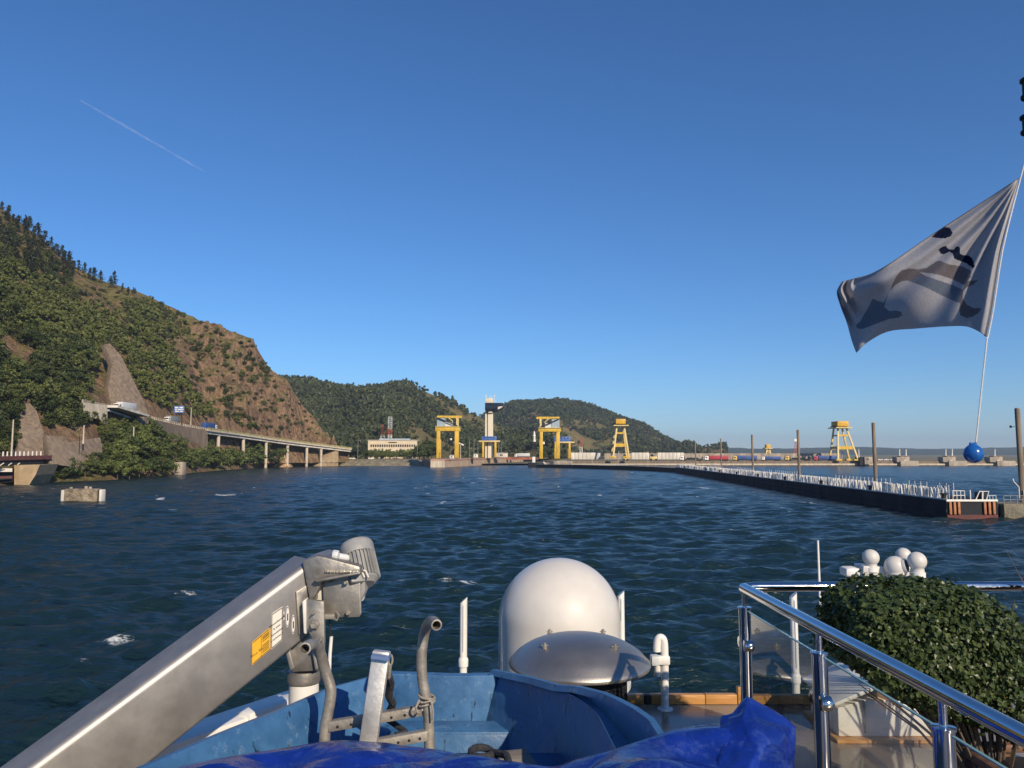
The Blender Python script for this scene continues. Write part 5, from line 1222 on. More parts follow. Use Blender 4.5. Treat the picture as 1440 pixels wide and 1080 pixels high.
# ---- aluminium davit
def davit():
    A = P(445, 885, 4.0); B = P(205, 1078, 3.5); t = (B - A).normalized(); L_ = 2.6
    rv = t.cross(Vector((0, 0, 1))).normalized()
    if rv.x < 0: rv = -rv
    up = rv.cross(t).normalized()
    if up.z < 0: up = -up
    o = thing('davit', 'big brushed aluminium boat davit arm reaching in from the lower left', 'davit', (A.x - .1, A.y, DZ))
    h, w = .318, .235
    sec = []
    def arc(cx, cy, r, a0, a1, n=7):
        for i in range(n + 1): a = R(a0 + (a1 - a0) * i / n); sec.append((cx + r * math.cos(a), cy + r * math.sin(a)))
    arc(-.034, h - .034, .034, 0, 90, 10); arc(-w + .034, h - .034, .034, 90, 180, 8); arc(-w + .02, .02, .02, 180, 270, 3); arc(-.015, .015, .015, 270, 360, 3)
    b = MB(); rows = [[A + t * s + rv * x + up * y for x, y in sec] for s in (-.15, 0, .5, 1, 1.6, L_)]
    b.grid(rows, True); b.add(rows[0], [tuple(range(len(sec)))]); b.add(rows[-1], [tuple(range(len(sec)))[::-1]])
    b.build('arm', ALU, o, smooth=True, angle=40)
    def side(px, py, lift=0):
        r = P(px, py, 1.0) - Vector((0, 0, EYE)); e = Vector((0, 0, EYE))
        s = (A - e).dot(rv) / r.dot(rv); return e + r * s + rv * lift
    # stickers
    STY = mat('sticker_yellow', (.72, .40, .03), .45, scale=3, var=.1); STW = mat('sticker_white', (.70, .67, .60), .45, scale=3, var=.06); INK = mat('ink', (.02, .02, .02), .5)
    BLUEI = mat('ink_blue', (.05, .07, .25), .5)
    def sticker(name, q, m, lift=.002, par=None):
        b = MB(); b.prism([side(x, y, lift) for x, y in q], rv * -.0015); return b.build(name, m, par or o)
    Y4 = [(354.5, 903), (380.2, 881.7), (380, 913), (354.3, 935.4)]; W4 = [(382, 863), (397, 852.8), (396.2, 900), (381.5, 913)]
    sy = sticker('yellow_sticker', Y4, STY); sw = sticker('white_placard', W4, STW)
    def uv(q, u, v):
        a = Vector(q[0]).lerp(Vector(q[1]), u); c = Vector(q[3]).lerp(Vector(q[2]), u); return a.lerp(c, v)
    def strip(q, u0, u1, v0, v1, m, par, nm):
        sticker(nm, [uv(q, u0, v0), uv(q, u1, v0), uv(q, u1, v1), uv(q, u0, v1)], m, .0036, par)
    strip(Y4, .03, .97, .03, .055, INK, sy, 'border'); strip(Y4, .03, .97, .945, .97, INK, sy, 'border'); strip(Y4, .485, .5, .05, .95, INK, sy, 'border')
    for v in (.13, .19, .25, .34, .52, .60, .68, .76, .84): strip(Y4, .56, .93, v, v + .026, INK, sy, 'printed_line')
    strip(W4, .02, .98, .02, .04, INK, sw, 'border'); strip(W4, .02, .98, .96, .98, INK, sw, 'border'); strip(W4, .02, .045, .03, .97, INK, sw, 'border'); strip(W4, .955, .98, .03, .97, INK, sw, 'border')
    d_ = -t
    def word(s, q, u, v, size, par):
        p = uv(q, u, v); text(s, size, side(p.x, p.y, .0036), d_, up, 'lettering', INK, par, 0)
    word('W.L.L. 300', Y4, .25, .62, .0145, sy)
    for i, s in enumerate(('Schwenkbereich', '& unter', 'Schwebelast', '> verboten <')): word(s, W4, .5, .33 + .15 * i, .0135, sw)
    for (cx, cy, rx, ry) in ((404, 867, 2.7, 15), (412, 878, 2.5, 13.5)):
        pts = [(cx + rx * math.cos(a), cy + ry * math.sin(a) - rx * math.cos(a) * .72) for a in [i * math.pi / 12 for i in range(24)]]
        e = sticker('round_sticker', pts, STW)
        ring = [(cx + (rx - .25) * math.cos(a), cy + (ry - 1.2) * math.sin(a) - rx * math.cos(a) * .72) for a in [i * math.pi / 12 for i in range(24)]]
        sticker('emblem_ring', ring, BLUEI, .003, e)
        ring = [(cx + (rx - .6) * math.cos(a), cy + (ry - 2.8) * math.sin(a) - rx * math.cos(a) * .72) for a in [i * math.pi / 12 for i in range(24)]]
        sticker('emblem_field', ring, STW, .0042, e)
        sticker('emblem_mark', [(cx - .7, cy - 4), (cx + .9, cy - 5), (cx + .7, cy + 5), (cx - .9, cy + 6)], INK, .0052, e)
    for y in (860, 868): sticker('small_mark', [(398.6, y), (399.6, y - .6), (399.6, y + 3.4), (398.6, y + 4)], STW)
    # head box turning to the right, motor plate, brackets
    d = 3.93
    b = MB(); b.prism([P(424, 788, d), P(446, 781, d), P(456, 783, d), P(506, 796.5, d), P(507, 806, d), P(456, 813, d), P(448, 830, d), P(436, 850, d)], (0, .26, .0)); b.build('head', ALUD, o, bevel=.012)
    b = MB(); b.prism([P(441, 815.5, d - .05), P(506.5, 804.5, d - .05), P(506.5, 807.5, d - .05), P(446, 819, d - .05)], (0, .12, 0)); b.build('flange', ALUD, o, bevel=.003)
    b = MB(); b.prism([P(453, 812, d + .03), P(506, 806, d + .03), P(508, 863, d + .03), P(505, 868, d + .03), P(456, 869, d + .03)], (0, .016, 0)); b.build('motor_plate', ALUD, o, bevel=.004)
    b = MB()
    pts = [P(457 + (506 - 457) * i / 26 + .0, 803.5 + math.sin(i * 2.1) * .5, d - .012) for i in range(27)]
    b.tube(pts, [.006 + .002 * math.sin(i * 3.7) for i in range(27)], 6); b.build('weld_bead', mat('weld', (.72, .66, .52), .35, metal=.6, scale=40, var=.5), o, smooth=True)
    for x, y in ((487, 818.5), (490, 861.5), (462.5, 816)):
        p = P(x, y, d + .015); b = MB(); b.lathe(p, [(.013, 0), (.013, .012), (.008, .016)], 6, Matrix.Rotation(R(90), 3, 'X')); b.tube([p, p + Vector((0, -.026, 0))], .007, 8); b.build('bolt', GALV, o)
    # gusset cheek welded on the arm side and pivot plate
    b = MB(); q = [(415, 832), (444, 814), (452, 816), (454, 838), (432, 848), (430, 884), (419, 893)]
    b.prism([side(x, y, .012) for x, y in q], rv * -.011); b.build('cheek_plate', ALUD, o, bevel=.003)
    b = MB(); b.prism([P(430.5, 843, 3.88), P(455, 846, 3.88), P(456, 900, 3.88), P(455, 921, 3.88), P(443, 905, 3.88), P(431, 884, 3.88)], (.0, .03, 0)); b.build('pivot_plate', ALUD, o, bevel=.004)
    b = MB(); b.prism([P(425, 846, 3.87), P(430, 842, 3.87), P(430, 892, 3.87), P(427, 890, 3.87)], (.0, .05, 0)); b.build('pivot_edge', WPAINT, o, bevel=.003)
    b = MB(); b.prism([P(440, 822, 3.99), P(453, 815, 3.99), P(453, 845, 3.99), P(437, 843, 3.99)], (0, .12, 0)); b.build('web', CONCW, o, bevel=.003)
    for x, y, r_ in ((443, 878, .024), (452, 899, .011), (442, 861, .008)):
        p = P(x, y, 3.875); b = MB(); b.lathe(p, [(r_, 0), (r_, .012), (r_ * .7, .02)], 6, Matrix.Rotation(R(90), 3, 'X')); b.tube([p, p + Vector((0, -.04, 0))], r_ * .5, 8); b.build('bolt', GALV, o)
    b = MB(); b.tube([P(456, 866, 3.93), P(474, 872, 3.9), P(477, 866, 3.9), P(473, 861, 3.92)], .006, 8); b.box(P(458, 866, 3.93).x, P(472, 866, 3.93).x, 3.90, 3.96, P(460, 869, 3.93).z, P(460, 862.5, 3.93).z); b.build('cable_clamp', GALV, o, bevel=.003)
    # post head and post
    b = MB(); q = [P(397, 905, 4.0), P(432, 878, 4.0), P(444, 880, 4.0), P(448, 944, 4.0), P(408, 946, 4.0)]; b.prism(q, (0, .17, 0)); b.build('post_head', ALUD, o, bevel=.01)
    b = MB(); b.prism([P(398, 904, 3.965), P(404, 902, 3.965), P(414, 940, 3.965), P(408, 944, 3.965)], (0, .05, 0)); b.build('rib', ALU, o, bevel=.004)
    b = MB(); b.prism([P(437, 905, 3.965), P(441, 903, 3.965), P(447, 940, 3.965), P(443, 943, 3.965)], (0, .05, 0)); b.build('rib', ALU, o, bevel=.004)
    c = P(428, 946, 4.09); zt = c.z
    b = MB(); b.lathe((c.x, c.y, zt - .045), [(.083, 0), (.088, .02), (.083, .06)], 28); b.build('collar', ALUD, o, smooth=True)
    b = MB(); b.lathe((c.x, c.y, DZ), [(.13, 0), (.13, .02), (.076, .03), (.076, zt - .05 - DZ)], 32); b.build('post', WPAINT, o, smooth=True)
    # hanging cable and white rod
    b = MB(); b.tube([P(463, 868, 3.95), P(464.5, 885, 3.95), P(465, 896, 3.95)], .004, 6); b.build('cable', RUBB, o, smooth=True)
    b = MB(); b.tube([P(466, 895, 3.95), P(464, 920, 3.95), P(463, 948, 3.95), P(466, 968, 3.95)], .0085, 8); b.build('cable_sleeve', WPAINT, o, smooth=True)
    # motor
    p0 = P(512, 818, 4.03); p1 = P(501, 768, 4.13); ax = (p1 - p0).normalized(); Mx = ax.to_track_quat('Z', 'Y').to_matrix(); Lm = (p1 - p0).length
    m = thing_part = None
    b = MB(); b.lathe(p0, [(.05, -.02), (.074, .0), (.074, Lm * .85)], 32, Mx); body = b.build('motor', GREYP, o, smooth=True)
    for k in range(28):
        a = 2 * math.pi * k / 28; rr = Mx @ Vector((math.cos(a), math.sin(a), 0)); b = MB(); b.bar(p0 + rr * .080 + ax * .01, p0 + rr * .080 + ax * Lm * .80, .0045, .016, tuple(rr)); b.build('cooling_fin', GREYP, body)
    b = MB(); b.lathe(p0 + ax * Lm * .70, [(.086, 0), (.089, .01), (.089, .055), (.082, .072), (.06, .083), (.02, .085)], 36, Mx); b.build('fan_cowl', GREYP, body, smooth=True, angle=50)
    b = MB(); b.cbox(p0 + ax * .06 + Vector((-.015, -.085, 0)), .07, .03, .10, Mx); b.build('terminal_box', GREYP, body, bevel=.008)
    b = MB(); b.cbox(p0 + ax * .065 + Vector((-.030, -.103, -.002)), .022, .004, .065, Mx @ Matrix.Rotation(R(-18), 3, 'Y')); b.build('blue_emblem', BLUP, body)
    b = MB(); q = p0 + ax * .06 + Vector((.028, -.098, 0)); b.bar(q + ax * .022 + Vector((-.018, 0, 0)), q + ax * .02 + Vector((.012, 0, 0)), .006, .008); b.bar(q + Vector((-.01, 0, 0)) + ax * .02, q - ax * .02, .006, .008); b.bar(q + Vector((.012, 0, 0)) + ax * .02, q - ax * .02 + Vector((.02, 0, 0)), .006, .008); b.build('white_emblem', STW, body)
    b = MB(); b.tube([P(468, 780, 4.0), P(476, 781, 4.0)], .026, 8); b.tube([P(476, 782, 4.0), P(498, 786, 4.05)], .017, 8); b.build('cable_gland', LGREY, body, bevel=.003)
    b = MB(); b.prism([P(503, 803, 3.98), P(512, 806, 3.98), P(514, 830, 3.98), P(508, 846, 3.98), P(504, 842, 3.98)], (0, .09, 0)); b.build('gearbox', GREYP, body, bevel=.008)
    b = MB(); b.prism([P(509, 822, 4.0), P(513.5, 823, 4.0), P(510.5, 845, 4.0), P(507, 846, 4.0)], (0, .05, 0)); b.build('mounting_foot', LGREY, body, bevel=.004)
davit()
# ---- blue workboat
BGEL = mat('blue_fibreglass', (.045, .145, .31), .45, scale=7, c2=(.028, .092, .21), bump=.12, bscale=22, rvar=.12, lo=.3, hi=.62)
def scuffed():
    m = BGEL; nt = m.node_tree; L = nt.links.new; b = nt.nodes['Principled BSDF']
    base = b.inputs['Base Color'].links[0].from_socket
    tc = nt.nodes.new('ShaderNodeTexCoord'); mp = nt.nodes.new('ShaderNodeMapping'); mp.inputs['Scale'].default_value = (16, 16, 3.2); L(tc.outputs['Object'], mp.inputs[0])
    n = nt.nodes.new('ShaderNodeTexNoise'); n.inputs['Scale'].default_value = 1.6; n.inputs['Detail'].default_value = 5; n.inputs['Roughness'].default_value = .7; L(mp.outputs[0], n.inputs[0])
    r = nt.nodes.new('ShaderNodeMapRange'); r.inputs[1].default_value = .625; r.inputs[2].default_value = .665; L(n.outputs[0], r.inputs[0])
    mx = nt.nodes.new('ShaderNodeMixRGB'); mx.inputs[2].default_value = (.012, .03, .06, 1); L(r.outputs[0], mx.inputs[0]); L(base, mx.inputs[1])
    n2 = nt.nodes.new('ShaderNodeTexNoise'); n2.inputs['Scale'].default_value = 18; n2.inputs['Detail'].default_value = 8; n2.inputs['Roughness'].default_value = .8; L(tc.outputs['Object'], n2.inputs[0])
    r2 = nt.nodes.new('ShaderNodeMapRange'); r2.inputs[1].default_value = .56; r2.inputs[2].default_value = .72; r2.inputs[4].default_value = .45; L(n2.outputs[0], r2.inputs[0])
    mx2 = nt.nodes.new('ShaderNodeMixRGB'); mx2.inputs[2].default_value = (.30, .42, .55, 1); L(r2.outputs[0], mx2.inputs[0]); L(mx.outputs[0], mx2.inputs[1]); L(mx2.outputs[0], b.inputs['Base Color'])
scuffed()
def boat():
    G = EYE - 1.027
    o = thing('workboat', 'open blue fibreglass workboat with a square bow below the davit', 'boat', (-.4, 2.6, DZ))
    ys = np.array([3.70, 3.58, 3.47, 3.42, 3.32, 3.23, 3.12, 2.96, 2.86, 2.75, 2.6, 2.4, 2.1, 1.7, 1.2])
    xl = np.interp(ys, [1.2, 1.7, 2.1, 2.4, 2.6, 2.86, 2.96, 3.18, 3.42, 3.47, 3.58, 3.7], [-1.36, -1.35, -1.32, -1.28, -1.23, -1.11, -1.06, -.94, -.83, -.80, -.705, -.60])
    xr = np.interp(ys, [1.2, 1.7, 2.1, 2.6, 2.96, 3.12, 3.23, 3.32, 3.42, 3.58, 3.7], [.75, .74, .71, .65, .59, .57, .54, .485, .41, .14, -.06])
    xd = np.interp(ys, [1.2, 1.7, 2.1, 2.6, 2.79, 3.14, 3.42, 3.58, 3.7], [.57, .56, .54, .48, .44, .36, .215, .10, -.09])
    RR = [P(700, 945.5, 3.7), P(752, 956, 3.45), P(799, 969, 3.2), P(830, 969.5, 3.08), P(866, 982, 2.92), P(912, 1006, 2.7), P(936, 1027, 2.5), Vector((.53, 2.3, EYE - .95)), Vector((.56, 2.1, EYE - 1.02)), Vector((.6, 1.2, EYE - 1.06))][::-1]
    RD = [P(697, 946, 3.7), P(749, 957, 3.45), P(794, 970, 3.2), P(822, 986, 2.95), P(842, 1002, 2.7), P(856, 1040, 2.45), Vector((.40, 2.25, EYE - .98)), Vector((.42, 2.1, EYE - 1.03)), Vector((.46, 1.2, EYE - 1.07))][::-1]
    it = lambda T, k: np.interp(ys, [p.y for p in T], [p[k] for p in T])
    xr, zr = it(RR, 0), it(RR, 2); xd, zd = it(RD, 0), it(RD, 2)
    rows = []
    for y, a, c, e, gr, gd in zip(ys, xl, xr, xd, zr, zd):
        dip = min(1, max(0, (c - e - .03) / .14)) * .13
        fl, fr = a + .27, min(e - .06, a + 2.0); fr = max(fr, fl + .05)
        gl = G + .015 * math.sin(y * 3)
        pr = [(a + .25, G - .58), (a + .07, G - .28), (a + .008, G - .03), (a, G - .005), (a + .01, G + .012), (a + .035, G + .014), (a + .05, G - .004), (a + .062, G - .05), (a + .11, G - .22), (fl, G - .50), (fr, G - .50), (e - .035, gd - .26), (e - .015, gd - .03), (e, gd - .004),
              (e + .02, gd - .006 - dip * .25), (e + (c - e) * .35, gd - .004 - dip), (e + (c - e) * .7, gr - .004 - dip * .85), (c - .045, gr - .012), (c - .03, gr + .012), (c - .008, gr + .014), (c, gr - .004), (c - .008, gr - .05), (c - .08, gr - .32), (max(c - .27, a + .26), G - .58)]
        rows.append([Vector((x, y, z)) for x, z in pr])
    b = MB(); b.grid(rows, True); n = len(rows[0]); b.add(rows[-1], [tuple(range(n))[::-1]])
    b.build('hull', BGEL, o, smooth=True, angle=48)
    # transom across the square bow
    r0 = rows[0]; q = [r0[i] for i in (0, 1, 2, 3, 4)] + [Vector((x, 3.70, G + .012 + .006 * math.sin(7 * x))) for x in np.linspace(-.58, -.10, 6)] + [r0[20], r0[22], r0[23]]
    q = [Vector((p.x, 3.66, p.z)) for p in q]
    b = MB(); b.prism(q, (0, .05, 0)); b.build('transom', BGEL, o, bevel=.012)
    b = MB(); b.prism([(-.655, 3.655, G - .19), (-.01, 3.655, G - .19), (.02, 3.53, G - .20), (-.60, 3.53, G - .20)][::1], (0, 0, -.02)); b.prism([(-.60, 3.53, G - .205), (.02, 3.53, G - .205), (-.05, 3.48, G - .5), (-.5, 3.48, G - .5)], (0, .05, .0)); b.build('bow_seat', BGEL, o, bevel=.008)
    b = MB(); b.box(-.75, .27, 2.93, 3.17, G - .19, G - .15); b.build('thwart', BGEL, o, bevel=.012)
    b = MB(); b.prism([(-.04, 3.28, G - .45), (.18, 3.15, G - .16), (.2, 2.95, G - .16), (-.02, 2.95, G - .45)], (.02, 0, 0)); b.build('knee', BGEL, o)
boat()
def plank():
    b = MB(); c0, c1 = P(600, 1058, 3.02), P(748, 1040, 3.12)
    c0.z = c1.z = EYE - 1.188; b.bar(c0, c1, .16, .03)
    tag(b.build('plank', PLANK, loc=tuple(c0), bevel=.005), 'short grey weathered plank lying on the boat thwart', 'plank')
    pts = []
    c = P(694, 1052, 3.0); z = EYE - 1.17
    for i in range(46):
        a = i * .42; pts.append(Vector((c.x - .02 + .042 * math.cos(a) - .0006 * i, c.y + .06 * math.sin(a), z + .0012 * i + .012 * math.sin(a * .5))))
    pts += [P(712, 1062, 2.93), P(716, 1074, 2.84)]
    b = MB(); b.tube(pts, .014, 8); tag(b.build('rope', ROPEB, loc=tuple(c), smooth=True), 'coil of dark thick rope on the grey plank in the boat', 'rope')
plank()
# ---- boarding ladder made of bent pipe, aluminium strut
def smoothp(pts, n=6):
    pts = [Vector(p) for p in pts]; out = []
    for i in range(len(pts) - 1):
        p0, p1, p2, p3 = pts[max(i - 1, 0)], pts[i], pts[i + 1], pts[min(i + 2, len(pts) - 1)]
        for k in range(n):
            t = k / n; out.append(.5 * ((2 * p1) + (p2 - p0) * t + (2 * p0 - 5 * p1 + 4 * p2 - p3) * t * t + (3 * p1 - p0 - 3 * p2 + p3) * t ** 3))
    return out + [pts[-1]]
def hollow(b, pts, r, n=14):
    """open pipe with a wall"""
    pts = [Vector(p) for p in pts]; k = len(pts)
    o0 = len(b.v); b.tube(pts, r, n, cap=False); e = pts[0]; t = (pts[1] - pts[0]).normalized(); x = t.orthogonal().normalized(); y = t.cross(x)
    ring = lambda rr, c: [c + (x * math.cos(a) + y * math.sin(a)) * rr for a in [2 * math.pi * j / n for j in range(n)]]
    b.grid([ring(r, e), ring(r * .74, e - t * .001), ring(r * .74, e + t * .09)], True); b.add(ring(r * .74, e + t * .09), [tuple(range(n))])
def ladder():
    o = thing('boat_ladder', 'grey bent pipe boat ladder standing in the blue boat', 'ladder', tuple(P(525, 1040, 3.1)))
    b = MB(); hollow(b, smoothp([P(429, 912, 2.86), P(434, 908, 2.93), P(442, 907, 3.02), P(450, 918, 3.07), P(458, 945, 3.1), P(465, 970, 3.1), P(463, 992, 3.1), P(458, 1020, 3.1), P(455, 1060, 3.1)]), .0215); b.build('side_pipe', GALV, o, smooth=True)
    b = MB(); hollow(b, smoothp([P(614, 879, 2.90), P(609, 874, 2.97), P(603, 876, 3.05), P(597, 890, 3.1), P(593, 920, 3.1), P(594, 955, 3.1), P(600, 985, 3.1), P(603, 1015, 3.1), P(604, 1060, 3.1)]), .0205); b.build('side_pipe', GALV, o, smooth=True)
    for (p, q, c) in ((P(463, 1016, 3.1), P(602, 992, 3.12), 7), (P(520, 1043, 3.06), P(602, 1028, 3.08), 5)):
        b = MB(); b.bar(p, q, .035, .012); b.bar(p + Vector((0, -.017, -.014)), q + Vector((0, -.017, -.014)), .004, .034)
        r = b.build('rung', GALV, o, bevel=.002)
        for i in range(c):
            f = (i + .7) / (c + .4); e = p.lerp(q, f) + Vector((0, -.0195, -.016)); b = MB(); b.tube([e, e + Vector((0, -.0015, 0))], .0055, 10); b.build('hole', RUBB, r)
    b = MB(); c = P(600, 984, 3.1)
    for j, (dz, tl) in enumerate(((0, .15), (.013, -.2), (-.012, .3))):
        b.tube([c + Vector((.031 * math.cos(a), .031 * math.sin(a), dz + tl * .03 * math.cos(a))) for a in [i * math.pi / 8 for i in range(17)]], .0045, 6)
    b.tube(smoothp([P(590, 984, 3.05), P(585, 995, 3.04), P(588, 1003, 3.05), P(594, 998, 3.04)]), .0045, 6)
    b.tube(smoothp([P(606, 986, 3.06), P(609, 1000, 3.05), P(608, 1014, 3.06)]), .004, 6)
    b.build('rope_lashing', ROPEG, o, smooth=True)
ladder()
def strut():
    o = thing('aluminium_strut', 'square pale aluminium strut leaning upright between the ladder pipes', 'strut', tuple(P(515, 1050, 3.0)))
    b = MB(); b.bar(P(516, 1060, 2.98), P(537, 915, 3.02), .066, .05, (0, 1, 0)); b.build('tube', mat('pale_aluminium', (.62, .61, .58), .42, metal=.55, scale=12, c2=(.46, .45, .42), bump=.08, bscale=60), o, bevel=.006)
    b = MB(); b.bar(P(535.6, 925.5, 2.99), P(536.3, 920.5, 2.99), .0675, .0515, (0, 1, 0)); b.build('band', mat('band_blue_grey', (.12, .19, .36), .5, scale=5), o)
    b = MB(); b.tube([P(549, 928, 3.02) + Vector((.008 * math.cos(a), 0, .02 * math.sin(a))) for a in [i * math.pi / 6 for i in range(13)]], .004, 6); b.tube([P(549, 935, 3.02), P(547, 955, 3.03)], .006, 8); b.build('shackle', GALV, o, smooth=True)
    b = MB(); b.tube(smoothp([P(546, 950, 3.03), P(549, 962, 3.1), P(547, 978, 3.15), P(552, 990, 3.2), P(545, 1005, 3.25)]), .016, 8); b.build('black_strap', ROPEB, o, smooth=True)
    b = MB(); b.tube(smoothp([P(530, 1006, 3.2), P(545, 1012, 3.22), P(560, 1022, 3.2), P(570, 1030, 3.15), P(556, 1034, 3.12)]), .012, 8)
    tag(b.build('rope', ROPEB, loc=tuple(P(550, 1020, 3.2)), smooth=True), 'dark rope lying behind the ladder rungs in the boat', 'rope')
strut()
# ---- blue tarpaulin
TARP = mat('blue_vinyl_tarp', (.006, .028, .25), .25, scale=9, c2=(.004, .018, .16), bump=.25, bscale=16, rvar=.08, detail=8)
def worn_tarp():
    nt = TARP.node_tree; L = nt.links.new; b = nt.nodes['Principled BSDF']; base = b.inputs['Base Color'].links[0].from_socket
    tc = nt.nodes.new('ShaderNodeTexCoord'); n = nt.nodes.new('ShaderNodeTexNoise'); n.inputs['Scale'].default_value = 26; n.inputs['Detail'].default_value = 9; n.inputs['Roughness'].default_value = .8; L(tc.outputs['Object'], n.inputs[0])
    big = nt.nodes.new('ShaderNodeTexNoise'); big.inputs['Scale'].default_value = 3.2; L(tc.outputs['Object'], big.inputs[0])
    ad = nt.nodes.new('ShaderNodeMath'); ad.operation = 'MULTIPLY_ADD'; ad.inputs[1].default_value = .7; L(big.outputs[0], ad.inputs[0]); L(n.outputs[0], ad.inputs[2])
    r = nt.nodes.new('ShaderNodeMapRange'); r.inputs[1].default_value = .92; r.inputs[2].default_value = 1.12; r.inputs[4].default_value = .22; L(ad.outputs[0], r.inputs[0])
    mx = nt.nodes.new('ShaderNodeMixRGB'); mx.inputs[2].default_value = (.14, .22, .42, 1); L(r.outputs[0], mx.inputs[0]); L(base, mx.inputs[1]); L(mx.outputs[0], b.inputs['Base Color'])
    # sharp crease lines pressed into the vinyl
    mp = nt.nodes.new('ShaderNodeMapping'); mp.inputs['Scale'].default_value = (3.2, 5, 5); mp.inputs['Rotation'].default_value = (0, 0, .6); L(tc.outputs['Object'], mp.inputs[0])
    v = nt.nodes.new('ShaderNodeTexVoronoi'); v.feature = 'DISTANCE_TO_EDGE'; v.inputs['Scale'].default_value = 1.3; L(mp.outputs[0], v.inputs['Vector'])
    cr = nt.nodes.new('ShaderNodeMapRange'); cr.inputs[1].default_value = 0; cr.inputs[2].default_value = .22; L(v.outputs['Distance'], cr.inputs[0])
    bp = nt.nodes.new('ShaderNodeBump'); bp.inputs['Strength'].default_value = .35; bp.inputs['Distance'].default_value = .018; L(cr.outputs[0], bp.inputs['Height']); old = b.inputs['Normal'].links[0].from_node; L(old.outputs[0], bp.inputs['Normal']); L(bp.outputs[0], b.inputs['Normal'])
worn_tarp()
def tarp():
    o = thing('tarpaulin', 'glossy blue vinyl tarpaulin bunched over the near end of the boat', 'tarpaulin', tuple(P(700, 1080, 2.5)))
    E_ = [(205, 1094, 2.56), (260, 1078, 2.60), (350, 1056, 2.72), (420, 1047, 2.79), (480, 1039.5, 2.84), (520, 1040, 2.84), (560, 1042, 2.82), (640, 1055, 2.73), (700, 1066, 2.62), (770, 1076, 2.50), (810, 1066, 2.44), (850, 1054, 2.38), (900, 1038, 2.36), (940, 1025.5, 2.40), (975, 1018, 2.48), (1012, 1014, 2.55), (1045, 1022, 2.52), (1075, 1040, 2.45)]
    E_ = smoothp([P(*e) for e in E_], 7); n = len(E_); rows = []
    rng = np.random.default_rng(2)
    for j in range(46):
        f = j / 45; row = []
        for i, p in enumerate(E_):
            x = p.x + (p.x * .06 - .02) * f; y = p.y + (1.35 - p.y) * f
            z = p.z + (EYE - 1.10 - p.z) * sstep(0, 1, np.array(f)).item() * .8
            wr = .030 * math.sin(x * 9 + y * 14) * math.sin(x * 3.1 - y * 6 + 1) + .018 * abs(math.sin(x * 7 - y * 19 + 2)) + .03 * float(fbm(np.array(x * 5), np.array(y * 7), 3, 77))
            z += wr * min(1, f * 7)
            if j == 0: z -= .03; y += .012
            row.append(Vector((x, y, z)))
        rows.append(row)
    b = MB(); b.grid(rows); s = b.build('sheet', TARP, o, smooth=True, angle=60)
    md = s.modifiers.new('thickness', 'SOLIDIFY'); md.thickness = .003; md.offset = -1
    # bunched corner standing up at the right
    V = {'pk': (1050, 978, 2.86), 'pl': (1041, 990, 2.84), 's1': (1030, 1003, 2.82), 's2': (1015, 1007, 2.82), 's3': (1013, 1020, 2.78), 's4': (1022, 1030, 2.72), 'c1': (1036, 1041, 2.68), 'c2': (1068, 1052, 2.62), 'r1': (1085, 998, 2.86), 'r2': (1108, 1012, 2.86), 'r3': (1120, 1021, 2.86), 'd1': (1104, 1030, 2.76), 'd2': (1118, 1055, 2.80), 'd3': (1114, 1100, 2.78), 'd4': (1076, 1100, 2.55), 'd5': (1040, 1100, 2.5), 'd6': (1005, 1095, 2.55), 'm1': (1060, 1012, 2.74), 'm2': (1044, 1012, 2.74), 'f1': (985, 1050, 2.74), 'f2': (1008, 1032, 2.80), 'b1': (1055, 985, 3.05), 'b2': (1110, 1030, 3.05), 'b3': (1020, 1015, 3.05), 'b4': (1110, 1100, 3.0), 'b5': (1010, 1090, 3.0)}
    ks = list(V); ix = {k: i for i, k in enumerate(ks)}
    Fc = ['pk pl m2', 'pk m2 m1', 'pl s1 m2', 's1 s2 s3', 's1 s3 m2', 's3 s4 m2', 's4 c1 m2', 'c1 c2 m2', 'm2 c2 m1', 'pk m1 r1', 'm1 d1 r1', 'r1 d1 r2', 'r2 d1 r3', 'm1 c2 d1', 'd1 c2 d4', 'd1 d4 d2', 'r3 d1 d2', 'd2 d4 d3', 'c1 d5 c2', 'c2 d5 d4', 's4 d6 c1', 'c1 d6 d5', 's3 f2 s4', 'f2 f1 s4', 's4 f1 d6', 'pk b1 pl', 'pl b1 b3', 'pl b3 s1', 's1 b3 s2', 's2 b3 s3', 's3 b3 f2', 'pk r1 b1', 'r1 r2 b1', 'r2 b2 b1', 'r2 r3 b2', 'r3 d2 b2', 'd2 d3 b4', 'd2 b4 b2', 'b1 b2 b3', 'b3 b2 b4', 'b3 b4 b5', 'f2 b3 b5', 'f2 b5 f1', 'f1 b5 d6']
    b = MB(); b.add([P(V[k][0], V[k][1], V[k][2] * .87) for k in ks], [tuple(ix[q] for q in f.split()) for f in Fc])
    c = b.build('bunched_corner', TARP, o)
    for pl in c.data.polygons: pl.use_smooth = True
    md = c.modifiers.new('soft', 'SUBSURF'); md.subdivision_type = 'SIMPLE'; md.levels = md.render_levels = 3
    tx = bpy.data.textures.new('creases', 'CLOUDS'); tx.noise_scale = .07
    md = c.modifiers.new('creasing', 'DISPLACE'); md.texture = tx; md.strength = .010; md.mid_level = .5
    tx2 = bpy.data.textures.new('fine_creases', 'CLOUDS'); tx2.noise_scale = .028; md = c.modifiers.new('fine', 'DISPLACE'); md.texture = tx2; md.strength = .008
tarp()
